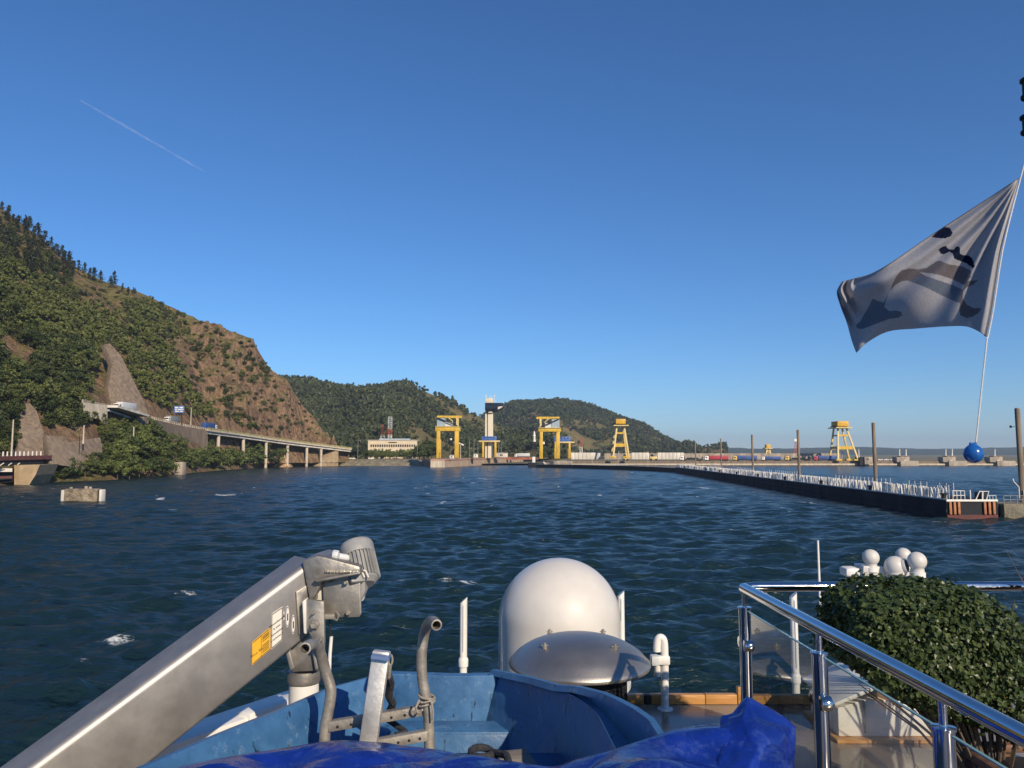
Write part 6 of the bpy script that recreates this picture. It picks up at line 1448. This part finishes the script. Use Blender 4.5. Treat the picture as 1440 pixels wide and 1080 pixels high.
# ---- radome, ventilator with domed lid, posts, gooseneck
def radome():
    d = 6.5; c = P(787, 900, d); c.z = 0; zt = P(787, 785, d).z; zb = EYE - 1.84; r = 83.5 / F * d
    o = thing('radome', 'large white satellite radome behind the domed ventilator', 'radome', (c.x, c.y, zb))
    zs = zt - r * .98; prof = [(r * .985, zb + .02), (r * .993, zb + .1), (r, zs)]
    for i in range(1, 25): a = math.pi / 2 * i / 24; prof.append((max(.004, r * math.cos(a)), zs + r * .98 * math.sin(a)))
    b = MB(); b.lathe((c.x, c.y, 0), prof, 72); b.build('dome', WGEL, o, smooth=True, angle=60)
    b = MB(); b.lathe((c.x, c.y, 0), [(r * .6, zb - .08), (r * 1.13, zb - .045), (r * 1.15, zb - .03), (r * 1.15, zb + .0), (r * 1.0, zb + .018)], 72); b.build('base_flange', WGEL, o, smooth=True, angle=30)
    b = MB(); b.lathe((c.x, c.y, EYE - 3.6), [(.3, 0), (.3, zb - .05 - EYE + 3.6)], 32); b.build('pedestal', WPAINT, o, smooth=True)
    for a in (205, 270, 335):
        p = Vector((c.x + r * 1.07 * math.cos(R(a)), c.y + r * 1.07 * math.sin(R(a)), zb + .02)); b = MB()
        b.tube([p + Vector((.022 * math.cos(q), 0, .028 + .022 * math.sin(q))) for q in [i * math.pi / 8 for i in range(17)]], .006, 8); b.tube([p, p + Vector((0, 0, .012))], .016, 10); b.build('lifting_eye', CHROME, o, smooth=True)
    for a in (188, 352):
        b = MB(); b.box(c.x + r * 1.003 * math.cos(R(a)) - .004, c.x + r * 1.003 * math.cos(R(a)) + .004, c.y + r * math.sin(R(a)) - .01, c.y + r * math.sin(R(a)) + .01, zb + .02, zs); b.build('seam', WGEL, o)
radome()
def ventilator():
    d = 5.0; x = P(814.5, 935, d).x; z = EYE - 1.315; r = 95.5 / F * d
    o = thing('ventilator', 'domed aluminium ventilator lid over a black mesh drum', 'ventilator', (x, d, DZ))
    prof = [(r * .96, z - .012), (r, z - .012), (r * 1.012, z), (r * 1.005, z + .012), (r * .965, z + .028)]
    for q, hh in ((.9, .060), (.82, .086), (.72, .112), (.6, .134), (.45, .153), (.3, .165), (.15, .171), (.02, .173)): prof.append((r * q, z + hh))
    b = MB(); b.lathe((x, d, 0), prof, 80)
    b.build('lid', mat('spun_aluminium', (.44, .42, .385), .42, metal=.85, scale=2.2, c2=(.33, .315, .29), bump=.05, bscale=70, rvar=.06), o, smooth=True, angle=50)
    for a in (215, 318, 50, 130):
        p = Vector((x + r * .62 * math.cos(R(a)), d + r * .62 * math.sin(R(a)), z + .126)); b = MB()
        b.lathe(p, [(.016, 0), (.016, .008), (.01, .012), (.01, .03), (.006, .034)], 8); b.bar(p + Vector((-.02, 0, .018)), p + Vector((.02, 0, .018)), .008, .008); b.build('wing_nut', GALV, o)
    b = MB(); b.lathe((x, d, DZ), [(.27, 0), (.27, z - .02 - DZ)], 40); b.build('drum', RUBB, o, smooth=True)
    b = MB()
    for k in range(60):
        a = 2 * math.pi * k / 60; b.bar((x + .295 * math.cos(a), d + .295 * math.sin(a), DZ + .002), (x + .295 * math.cos(a), d + .295 * math.sin(a), z - .015), .006, .006)
    for zz in np.arange(DZ + .03, z, .026): b.tube([(x + .295 * math.cos(a), d + .295 * math.sin(a), zz) for a in [2 * math.pi * i / 40 for i in range(41)]], .0032, 5)
    b.build('mesh_guard', DARKS, o)
ventilator()
def whitepost(px, yt, yb, d, label):
    p = P(px, yb, d); zt = P(px, yt, d).z; o = thing('stanchion_post', label, 'post', (p.x, d, EYE - 3.6)); r = .032
    b = MB(); vs = []; n = 16
    zb = EYE - 3.6
    for k in range(n): a = 2 * math.pi * k / n; vs.append((p.x + r * math.cos(a), d + r * math.sin(a), zb))
    for k in range(n): a = 2 * math.pi * k / n; vs.append((p.x + r * math.cos(a), d + r * math.sin(a), zt - .03 + .9 * r * math.cos(a)))
    b.add(vs, [(k, (k + 1) % n, n + (k + 1) % n, n + k) for k in range(n)] + [tuple(range(n))[::-1], tuple(range(n, 2 * n))])
    b.build('shaft', WPAINT, o, smooth=True)
    b = MB(); b.box(p.x - .004, p.x + .004, d - r - .006, d - r + .004, p.z + .1, zt - .07); b.build('groove_strip', LGREY, o)
    b = MB(); b.lathe((p.x, d, p.z - .03), [(r * 1.3, 0), (r * 1.35, .06), (r * 1.1, .075)], 20); b.build('collar', WPAINT, o, smooth=True)
whitepost(651.5, 839, 932, 6.8, 'white slant-topped post standing left of the big radome')
whitepost(874, 830, 930, 7.0, 'white slant-topped post standing right of the big radome')
whitepost(1119, 832, 955, 6.9, 'white slant-topped post seen behind the glass railing')
def gooseneck():
    d = 5.15; o = thing('gooseneck_pipe', 'small white gooseneck vent pipe on the wet deck', 'vent pipe', (P(935, 980, d).x, d, DZ))
    pts = smoothp([P(935, 983, d), P(935, 945, d), P(934.5, 912, d), P(933, 900, d), P(929, 896.5, d), P(925.5, 899, d), P(924, 908, d), P(924, 916, d)], 5); pts[0].z = DZ
    b = MB(); b.tube(pts, .0245, 16); b.build('pipe', WPAINT, o, smooth=True)
    b = MB(); b.cbox(P(929, 928, d - .01), .115, .05, .055); b.build('clamp', WPAINT, o, bevel=.008)
    b = MB(); b.cbox(P(920.5, 928, d - .02), .05, .075, .06); b.build('clamp_block', LGREY, o, bevel=.008)
    b = MB(); b.tube([P(924.5, 935, d), P(924.5, 951, d)], .02, 14); b.build('valve', WPAINT, o, smooth=True)
    b = MB(); b.lathe((P(935, 980, d).x, d, DZ + .001), [(.05, 0), (.05, .008), (.027, .012)], 20); b.build('foot', WPAINT, o, smooth=True)
gooseneck()
# ---- steel and glass railing
def railing():
    o = thing('glass_railing', 'polished steel railing with glass panels at the right', 'railing', (1.2, 3, DZ)); ZR = EYE - .665
    C_ = P(1046, 818, 3.9); C_.z = ZR; N = Vector((1.245, .7, ZR))
    b = MB(); b.tube([C_, N], .0255, 32); b.build('handrail', CHROME, o, smooth=True)
    e = Vector((5.5, 3.93, ZR + .012))
    b = MB(); b.tube([C_ + Vector((0, 0, .0)), C_ + Vector((.05, .004, .006)), e], .0235, 28); b.build('handrail', CHROME, o, smooth=True)
    b = MB(); b.lathe(C_, [(.001, -.026), (.018, -.019), (.026, 0), (.018, .019), (.001, .026)], 20); b.build('corner_joint', CHROME, o, smooth=True)
    ys = [3.9, 3.03, 2.22, 1.40]
    X = lambda y: C_.x + (N.x - C_.x) * (C_.y - y) / (C_.y - N.y)
    for y in ys:
        x = X(y)
        b = MB(); b.lathe((x, y, DZ), [(.055, 0), (.055, .012), (.029, .016), (.029, ZR - .10 - DZ), (.033, ZR - .099 - DZ), (.033, ZR - .092 - DZ), (.012, ZR - .09 - DZ)], 32); b.build('post', CHROME, o, smooth=True, angle=30)
        b = MB(); b.tube([(x, y, ZR - .095), (x, y, ZR - .022)], .0115, 16); b.build('post_stub', CHROME, o, smooth=True)
        for zz in (ZR - .27, ZR - .78):
            for s in (-1, 1):
                b = MB(); b.lathe((x + .0, y + s * .042, zz), [(.001, -.022), (.026, -.02), (.028, -.014), (.028, .014), (.026, .02), (.001, .022)], 20, Matrix.Rotation(R(90), 3, 'Y')); b.build('glass_clamp', CHROME, o, smooth=True, angle=40)
    xe = 3.0; b = MB(); b.lathe((xe, 3.93, DZ), [(.029, 0), (.029, ZR - DZ)], 24); b.build('post', CHROME, o, smooth=True)
    def glass(fac_):
     g = bpy.data.materials.new('railing_glass'); g.use_nodes = True; nt = g.node_tree; L = nt.links.new
     tr = nt.nodes.new('ShaderNodeBsdfTransparent'); tr.inputs[0].default_value = (.90, .94, .93, 1); gl = nt.nodes.new('ShaderNodeBsdfGlossy'); gl.inputs['Roughness'].default_value = .012
     fr = nt.nodes.new('ShaderNodeFresnel'); fr.inputs[0].default_value = 1.45; fm = nt.nodes.new('ShaderNodeMath'); fm.operation = 'MULTIPLY'; fm.inputs[1].default_value = fac_; L(fr.outputs[0], fm.inputs[0]); mx = nt.nodes.new('ShaderNodeMixShader'); L(fm.outputs[0], mx.inputs[0]); L(tr.outputs[0], mx.inputs[1]); L(gl.outputs[0], mx.inputs[2])
     # dried spray on the glass
     df = nt.nodes.new('ShaderNodeBsdfDiffuse'); df.inputs[0].default_value = (.6, .6, .57, 1); tc = nt.nodes.new('ShaderNodeTexCoord')
     ns = nt.nodes.new('ShaderNodeTexNoise'); ns.inputs['Scale'].default_value = 14; ns.inputs['Detail'].default_value = 7; ns.inputs['Roughness'].default_value = .75; L(tc.outputs['Object'], ns.inputs[0])
     mr = nt.nodes.new('ShaderNodeMapRange'); mr.inputs[1].default_value = .5; mr.inputs[2].default_value = .8; mr.inputs[3].default_value = .015; mr.inputs[4].default_value = .13; L(ns.outputs[0], mr.inputs[0])
     m2 = nt.nodes.new('ShaderNodeMixShader'); L(mr.outputs[0], m2.inputs[0]); L(mx.outputs[0], m2.inputs[1]); L(df.outputs[0], m2.inputs[2]); L(m2.outputs[0], nt.nodes['Material Output'].inputs['Surface'])
     return g
    gs = [glass(2.6), glass(.3), glass(.3)]
    edge = mat('glass_edge', (.18, .34, .36), .15, scale=5, var=.2)
    for g, y0, y1 in zip(gs, ys[:-1], ys[1:]):
        b = MB(); a, c = y0 - .045, y1 + .045; xa, xc = X(a), X(c)
        b.add([(xa, a, DZ + .07), (xc, c, DZ + .07), (xc, c, ZR - .105), (xa, a, ZR - .105)], [(0, 1, 2, 3)]); b.build('glass_panel', g, o)
        b = MB(); b.bar((xa, a, ZR - .103), (xc, c, ZR - .103), .010, .004); b.build('glass_edge', edge, o)
railing()
# ---- clipped hedge in a woven planter
def hedge():
    cx, cy, cz = 1.775, 3.45, EYE - .832; rx, ry, rz = .372, .32, .272; rng = np.random.default_rng(12); n = 24000
    o = thing('boxwood_hedge', 'dense clipped green hedge bush behind the railing', 'hedge', (cx, cy, DZ + .45))
    dv = rng.normal(size=(n, 3)); dv /= np.linalg.norm(dv, axis=1)[:, None]
    pw = 4.0; k = (np.abs(dv) ** pw).sum(1) ** (-1 / pw)
    sh = 1 + .26 * np.array(fbm(dv[:, 0] * 3 + 5, dv[:, 2] * 3 + dv[:, 1] * 2, 3, 90))
    dep = np.where(rng.random(n) < .035, 1 + .12 * rng.random(n), 1) * np.where(rng.random(n) < .62, 1 - .10 * rng.random(n), 1 - .5 * rng.random(n))
    C = dv * (k * sh * dep)[:, None] * np.array([rx, ry, rz])
    # slope of the clipped outline: lower on the right, pulled in underneath on the left
    C[:, 2] -= np.clip(C[:, 0] / rx, 0, 1) ** 3 * .15; C[:, 2] += np.clip(-C[:, 0] / rx, 0, 1) * np.clip(-C[:, 2] / rz, 0, 1) * .20; C[:, 2] -= np.clip(C[:, 0] / rx, 0, 1) * np.clip(-C[:, 2] / rz, 0, 1) * .06
    N = dv + rng.normal(size=(n, 3)) * .6 + np.array([0, 0, .35]); N /= np.linalg.norm(N, axis=1)[:, None]
    up = rng.normal(size=(n, 3)) + dv * .8 + np.array([0, 0, .5]); a = up - N * (up * N).sum(1)[:, None]; a /= np.linalg.norm(a, axis=1)[:, None]; bb = np.cross(N, a)
    s = (.0075 + .0105 * rng.random(n) ** 1.4)[:, None]
    base = C - a * s; tip = C + a * s * 1.05 - N * s * .12; l = C + bb * s * .8 + N * s * .15 + a * s * .15; r = C - bb * s * .8 + N * s * .15 + a * s * .15; mid = C + a * s * .1
    v = np.stack([base, l, tip, r, mid], 1).reshape(-1, 3); q = np.arange(n)[:, None] * 5
    f = np.concatenate([q + np.array([[0, 4, 1]]), q + np.array([[4, 2, 1]]), q + np.array([[0, 3, 4]]), q + np.array([[4, 3, 2]])])
    lm = leafmat('boxwood_leaf', (.22, .26, .075), (.045, .07, .024), 48, .36, .18); lm.node_tree.nodes['Principled BSDF'].inputs['Specular IOR Level'].default_value = .3
    h = link('foliage', mesh_np('foliage', v + np.array([0, 0, cz - DZ - .45]), f, [lm], False), parent=o)
    b = MB(); rr = random.Random(3)
    for i in range(70):
        e = Vector((rr.gauss(0, .2), rr.gauss(0, .14), cz - DZ - .45 + rr.uniform(-.2, .22))); b.tube([(0.25, -.1, -.32), Vector((.2, -.05, -.15)) * .5 + e * .5, e], [.008, .005, .002], 5)
    b.v = [p + Vector((cx, cy, DZ + .45)) for p in b.v]; b.build('twigs', BARK, o)
    p = thing('planter', 'brown woven planter box below the hedge', 'planter', (2.3, 3.2, DZ)); WV = mat('woven_brown', (.16, .085, .05), .6, scale=20, var=.4)
    x0, x1, y0, y1, z0, z1 = 1.92, 2.70, 3.0, 3.42, DZ, DZ + .40
    b = MB(); b.box(x0 + .03, x1 - .03, y0 + .03, y1 - .03, z0 + .02, z1 - .03); b.build('liner', RUBB, p)
    b = MB()
    for i in range(9):
        f = i / 8
        for yy in (y0, y1): b.bar((x0 + (x1 - x0) * f, yy, z0 + .01), (x0 + (x1 - x0) * f, yy, z1), .03, .012)
        for xx in (x0, x1): b.bar((xx, y0 + (y1 - y0) * f, z0 + .01), (xx, y0 + (y1 - y0) * f, z1), .012, .03)
    for zz in np.arange(z0 + .05, z1, .075):
        b.bar((x0, y0 - .008, zz), (x1, y0 - .008 + .0, zz + .02), .01, .034); b.bar((x0 - .008, y0, zz), (x0 - .008, y1, zz), .01, .034)
    b.build('weave', WV, p)
    b = MB(); b.bar((x0 - .02, y0, z1), (x1 + .02, y0, z1), .05, .035); b.bar((x0, y0, z1), (x0, y1, z1), .05, .035); b.bar((x1, y0, z1), (x1, y1, z1), .05, .035); b.bar((x0, y1, z1), (x1, y1, z1), .05, .035); b.build('rim', WV, p, bevel=.008)
    o2 = thing('purple_grass', 'reddish spiky grass plant right of the hedge', 'plant', (2.62, 3.75, DZ + .3)); rr = random.Random(8); RL = mat('reddish_blade', (.12, .045, .035), .5, scale=8, c2=(.05, .025, .02))
    b = MB()
    for i in range(60):
        a = rr.uniform(0, 6.28); L_ = rr.uniform(.35, .95); sp = rr.uniform(.05, .3)
        p0 = Vector((2.62 + rr.gauss(0, .05), 3.75 + rr.gauss(0, .05), DZ + .3)); p1 = p0 + Vector((math.cos(a) * sp * .4, math.sin(a) * sp * .4, L_ * .6)); p2 = p0 + Vector((math.cos(a) * sp, math.sin(a) * sp, L_ * .9 + .05))
        w_ = Vector((math.sin(a), -math.cos(a), 0)) * .012
        b.add([p0 - w_, p0 + w_, p1 + w_, p1 - w_, p2], [(0, 1, 2, 3), (3, 2, 4)])
    b.build('blades', RL, o2); b = MB(); b.lathe((2.62, 3.75, DZ), [(.12, 0), (.17, .3)], 24); b.build('pot', RUBB, o2, smooth=True)
hedge()
def locker():
    d = 4.62; o = thing('deck_locker', 'low white deck locker with a sloping lid seen through the glass', 'locker', tuple(P(1250, 1020, d))); 
    z = lambda y: P(1250, y, d).z
    b = MB(); b.prism([P(1178, 996, d), P(1216, 984, d), P(1290, 985, d), P(1345, 990, d), (P(1345, 990, d).x, d, DZ + .02), (P(1178, 990, d).x, d, DZ + .02)], (0, .42, 0)); b.build('body', WPAINT, o, bevel=.006)
    b = MB(); b.prism([P(1173, 989, d - .05), P(1230, 964.5, d - .05), P(1300, 969, d - .05), P(1350, 974, d - .05), P(1350, 979, d - .05), P(1300, 975, d - .05), P(1231, 971, d - .05), P(1175, 994, d - .05)], (0, .5, 0)); b.build('lid', mat('lid_pale', (.66, .66, .62), .5, scale=6, var=.15), o, bevel=.006)
    b = MB(); b.box(P(1213, 990, d).x, P(1215, 990, d).x, d - .012, d - .001, DZ + .04, z(985)); b.build('joint_strip', STEELG, o)
    b = MB(); b.box(P(1170, 990, d).x, P(1355, 990, d).x, d - .06, d + .46, DZ + .002, DZ + .02); b.build('plinth', TEAK, o)
locker()
# ---- antenna domes beyond the hedge
def domes():
    d = 9.0; zf = EYE - 3.6
    o = thing('antenna_platform', 'white mast platform edge carrying the small antenna domes', 'platform', (P(1255, 800, d).x, d, zf))
    b = MB(); b.prism([P(1214, 797, d), P(1216, 796, d), P(1238, 797, d), P(1262, 803, d), P(1300, 805, d), P(1300, 812, d), P(1214, 812, d)], (0, .25, 0)); b.build('arm', WGEL, o, bevel=.01)
    c = P(1255, 812, d); b = MB(); b.lathe((c.x, d + .12, zf), [(.12, 0), (.09, .4), (.07, c.z - zf)], 24); b.build('column', WPAINT, o, smooth=True)
    def ball(label, x, y, rpx, dd, neck):
        p = P(x, y, dd); r = rpx / F * dd; e = thing('antenna_dome', label, 'antenna', (p.x, dd, p.z - r * 1.5)); prof = [(r * .72, -r * neck), (r * .70, -r * .95)]
        for i in range(21): a = -R(48) + (R(48) + math.pi / 2) * i / 20; prof.append((max(.003, r * math.cos(a)), r * math.sin(a)))
        b = MB(); b.lathe(p, prof, 40); b.build('dome', WGEL, e, smooth=True, angle=60)
        b = MB(); b.lathe((p.x, dd, p.z - r * neck), [(r * .80, -r * .5), (r * .82, 0)], 32); b.build('base', WPAINT, e, smooth=True)
        b = MB(); b.lathe((p.x, dd, p.z - r * .36), [(r * .94, 0), (r * .945, r * .05)], 40); b.build('seam', LGREY, e, smooth=True)
    ball('leftmost small white antenna ball beyond the railing', 1224.5, 784, 11.2, 9.05, 1.2)
    ball('rear small white antenna ball peeking between its neighbours', 1270.5, 781, 10.3, 9.5, 1.2)
    ball('rightmost small white antenna ball beyond the hedge', 1289.5, 789, 12.6, 8.8, 1.2)
    p = P(1259, 797, 8.95); r = 14.5 / F * d; e = thing('cowl_vent', 'white round cowl vent with a dark opening among the antenna balls', 'vent', (p.x, p.y, p.z - r)); prof = [(r * .9, -r * .6)]
    for i in range(17): a = -R(30) + (R(30) + math.pi / 2) * i / 16; prof.append((max(.003, r * math.cos(a)), r * math.sin(a)))
    b = MB(); b.lathe(p, prof, 36); b.build('cowl', WGEL, e, smooth=True, angle=60)
    M = Vector((.72, -.66, .22)).normalized(); q = p + M * r * .80; Mr = M.to_track_quat('Z', 'Y').to_matrix()
    b = MB(); b.lathe(q, [(r * .66, .0), (r * .64, .028), (r * .50, .03), (r * .49, .004)], 32, Mr); b.build('opening_rim', WGEL, e, smooth=True, angle=30)
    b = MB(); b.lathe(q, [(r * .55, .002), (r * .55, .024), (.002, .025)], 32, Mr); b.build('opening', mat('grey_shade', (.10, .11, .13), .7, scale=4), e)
    o = thing('navigation_box', 'small white rounded box left of the antenna balls', 'box', tuple(P(1200, 806, 8.6)))
    b = MB(); b.pbox(1190, 1211, 799, 812, 8.6, .2); b.build('housing', WPAINT, o, bevel=.03)
    b = MB(); b.tube([P(1200, 811, 8.7), (P(1200, 811, 8.7).x, 8.7, zf)], .03, 10); b.build('bracket', WPAINT, o)
    d = 7.2; p = P(1150, 760, d); o = thing('whip_antenna', 'thin white whip antenna standing left of the hedge', 'antenna', (p.x, d, zf))
    b = MB(); b.tube([(p.x, d, zf), (p.x, d, EYE - 1.5), p], [.02, .013, .009], 10); b.build('rod', WPAINT, o, smooth=True); b = MB(); b.lathe((p.x, d, zf), [(.05, 0), (.05, .05), (.02, .2)], 16); b.build('foot', WPAINT, o, smooth=True)
domes()
# ---- flag, halyard, ball fender, signal mast
def flag():
    D0 = 8.0
    top = smoothp([(1433, 250, 0), (1400, 272, 0), (1352, 303, 0), (1300, 337, 0), (1255, 368, 0), (1225, 385, 0), (1200, 392, 0), (1184, 396, 0)], 30)
    bot = smoothp([(1387, 474, 0), (1376, 466, 0), (1358, 459, 0), (1330, 459, 0), (1290, 462, 0), (1250, 466, 0), (1222, 480, 0), (1204, 496, 0)], 30)
    hs = smoothp([(1433, 250, 0), (1420, 300, 0), (1408, 350, 0), (1400, 400, 0), (1394, 440, 0), (1387, 474, 0)], 20)
    fl = smoothp([(1184, 396, 0), (1177, 410, 0), (1182, 430, 0), (1191, 455, 0), (1198, 480, 0), (1204, 496, 0)], 20)
    def at(c, f): q = f * (len(c) - 1); i = min(int(q), len(c) - 2); return c[i].lerp(c[i + 1], q - i)
    ns, ntt = 300, 190; V = np.zeros((ntt, ns, 3)); PX_ = np.zeros((ntt, ns, 2))
    P00, P10, P01, P11 = at(top, 0), at(top, 1), at(bot, 0), at(bot, 1)
    for j in range(ntt):
        t = j / (ntt - 1)
        for i in range(ns):
            s = i / (ns - 1)
            q = at(top, s) * (1 - t) + at(bot, s) * t + at(hs, t) * (1 - s) + at(fl, t) * s - (P00 * (1 - s) * (1 - t) + P10 * s * (1 - t) + P01 * (1 - s) * t + P11 * s * t)
            rr = math.hypot(s * 1.5, t); ph = math.atan2(t, s * 1.5 + 1e-6)
            d = D0 + 1.3 * s + .045 * math.sin(ph * 17 + .5) * min(1, rr * 2.2) * (1 - .4 * s) + .10 * math.sin(s * 7.5 + t * 2.2) * s + .03 * math.sin(s * 19 - t * 7) * s
            fold = math.exp(-((s - .93) / .07) ** 2 - ((t - .22) / .3) ** 2); d -= .22 * fold * math.sin(s * 60 + t * 8)
            hem = .06 * math.exp(-(s / .035) ** 2); d += hem
            V[j, i] = P(q.x, q.y, d); PX_[j, i] = (q.x, q.y)
    o = P(1433, 250, D0)
    def z3(l): return [(1160 + a / 2.4536, 220 + c / 2.4536) for a, c in l]
    navy = [z3([(368, 278), (392, 256), (412, 243), (430, 246), (441, 262), (436, 275), (415, 283), (390, 282)]), z3([(392, 322), (404, 312), (417, 308), (426, 320), (445, 322), (452, 311), (464, 310), (467, 324), (466, 336), (480, 341), (497, 341), (508, 352), (518, 380), (510, 386), (496, 374), (482, 366), (462, 359), (446, 352), (440, 334), (428, 328), (412, 338), (400, 336)])]
    brown = [z3([(232, 442), (246, 414), (262, 394), (290, 386), (320, 390), (352, 384), (385, 362), (398, 360), (425, 372), (452, 376), (480, 381), (505, 395), (504, 414), (492, 430), (527, 427), (512, 442), (490, 452), (476, 463), (476, 490), (490, 512), (515, 524), (541, 523), (530, 540), (510, 553), (490, 558), (468, 548), (463, 528), (466, 505), (448, 500), (410, 482), (370, 462), (320, 440), (285, 428), (262, 432), (240, 446), (226, 464)])]
    light = [z3([(326, 400), (360, 402), (400, 410), (440, 424), (482, 444), (476, 460), (440, 444), (400, 430), (350, 414)])]
    blue = [z3([(290, 427), (330, 410), (380, 424), (430, 442), (470, 462), (466, 502), (440, 497), (400, 478), (350, 452)]), z3([(108, 580), (122, 570), (135, 545), (150, 520), (165, 490), (185, 500), (203, 504), (222, 464), (210, 500), (206, 520), (222, 533), (245, 532), (264, 536), (266, 548), (255, 556), (225, 560), (190, 572), (150, 588), (125, 596), (110, 592)])]
    cen = (PX_[:-1, :-1] + PX_[1:, 1:]) / 2; mi = np.zeros(cen.shape[:2], int)
    for k, polys in ((2, brown), (3, blue), (0, light), (1, navy)):
        for po in polys:
            xs = [a for a, c in po]; ys = [c for a, c in po]
            for j in range(cen.shape[0]):
                for i in range(cen.shape[1]):
                    x, y = cen[j, i]
                    if min(xs) <= x <= max(xs) and min(ys) <= y <= max(ys) and inside(x, y, po): mi[j, i] = k
    mi[:, :9] = 4; mi[:2, :] = 5; mi[-3:, :] = 5
    def cloth(nm, c):
        m = mat(nm, c, .85, scale=40, var=.12, spec=.15, bump=.15, bscale=220); nt = m.node_tree; L = nt.links.new
        b = nt.nodes['Principled BSDF']; t = nt.nodes.new('ShaderNodeBsdfTranslucent'); L(b.inputs['Base Color'].links[0].from_socket, t.inputs[0]); x = nt.nodes.new('ShaderNodeMixShader'); x.inputs[0].default_value = .45
        L(b.outputs[0], x.inputs[1]); L(t.outputs[0], x.inputs[2]); L(x.outputs[0], nt.nodes['Material Output'].inputs['Surface']); return m
    ms = [cloth('flag_shaded_cloth', (.52, .525, .57)), cloth('flag_navy_print', (.012, .022, .06)), cloth('flag_brown_print', (.22, .20, .225)), cloth('flag_slate_print', (.19, .235, .32)), cloth('flag_lit_hem', (.66, .64, .62)), cloth('flag_seam', (.26, .25, .26))]  # white cloth coloured grey for its shaded face; hoist strip whiter as if sunlit
    me = mesh_np('flag', V.reshape(-1, 3) - np.array(o), grid_faces(ntt, ns), ms, True, mi.ravel())
    fo = link('flag', me, tuple(o)); md = fo.modifiers.new('thickness', 'SOLIDIFY'); md.thickness = .0025
    tag(fo, 'white flag greyed for shade with navy and brown abstract print blowing to the left', 'flag')
    WR = mat('white_rope', (.68, .66, .62), .85, scale=60, var=.2, bump=.4, bscale=150)
    b = MB(); b.tube([P(1476, 120, 8.05), P(1440, 232, 8.05)] + [P(q.x + 2.2, q.y, 8.07) for q in hs[4::12]] + [P(1388, 476, 8.05), P(1381, 540, 8.05), P(1372.5, 622, 8.05)], .0075, 8)
    tag(b.build('halyard', WR, loc=tuple(P(1440, 232, 8.05)), smooth=True), 'white halyard rope holding the flag and the blue ball', 'rope')
    c = P(1369, 638, 8.05); r = 12.8 / F * 8.05; e = thing('ball_fender', 'small glossy blue ball fender hanging from the flag rope', 'ball fender', (c.x, c.y, c.z - r)); prof = []
    for i in range(25): a = -math.pi / 2 + math.pi * .80 * i / 24; prof.append((max(.002, r * math.cos(a)), r * math.sin(a)))
    prof += [(r * .36, r * 1.0), (r * .26, r * 1.1), (r * .22, r * 1.2)]
    b = MB(); b.lathe(c, prof, 40); b.build('ball', mat('blue_fender_vinyl', (.012, .10, .36), .25, scale=12, var=.15), e, smooth=True, angle=70)
    for s in (-1, 1):
        b = MB(); b.tube([c + Vector((s * r * .22, 0, r * 1.0)), c + Vector((s * r * .3, 0, r * 1.22))], [.016, .012], 10); b.build('lug', MATS['blue_fender_vinyl'], e, smooth=True)
    mt = thing('signal_mast', 'black mast lanterns at the top right edge', 'mast', (P(1462, 150, 8.1).x, 8.1, DZ - 3)); x = P(1462, 150, 8.1).x
    b = MB(); b.tube([(x + .12, 8.25, EYE - 3.6), (x + .12, 8.25, P(1462, 60, 8.1).z)], .05, 16); b.build('pole', WPAINT, mt, smooth=True)
    for y0, y1, px in ((109, 138, 1450), (161, 187, 1451)):
        q = P(px, y1, 8.1); hh = P(px, y0, 8.1).z - q.z; r_ = (px - 1437) / F * 8.1
        b = MB(); b.lathe(q, [(r_ * .95, 0), (r_, .01), (r_, hh * .15), (r_ * .8, hh * .18), (r_ * .8, hh * .8), (r_, hh * .83), (r_, hh * .95), (r_ * .6, hh)], 24); b.build('lantern', RUBB, mt, smooth=True, angle=30)
        b = MB(); b.bar(q + Vector((0, 0, hh * .5)), (x + .12, 8.25, q.z + hh * .5), .03, .03); b.build('bracket', RUBB, mt)
    b = MB(); b.tube([P(1474, 122, 8.05), (x + .12, 8.25, P(1474, 118, 8.1).z)], .012, 8); b.build('halyard_arm', WPAINT, mt)
flag()
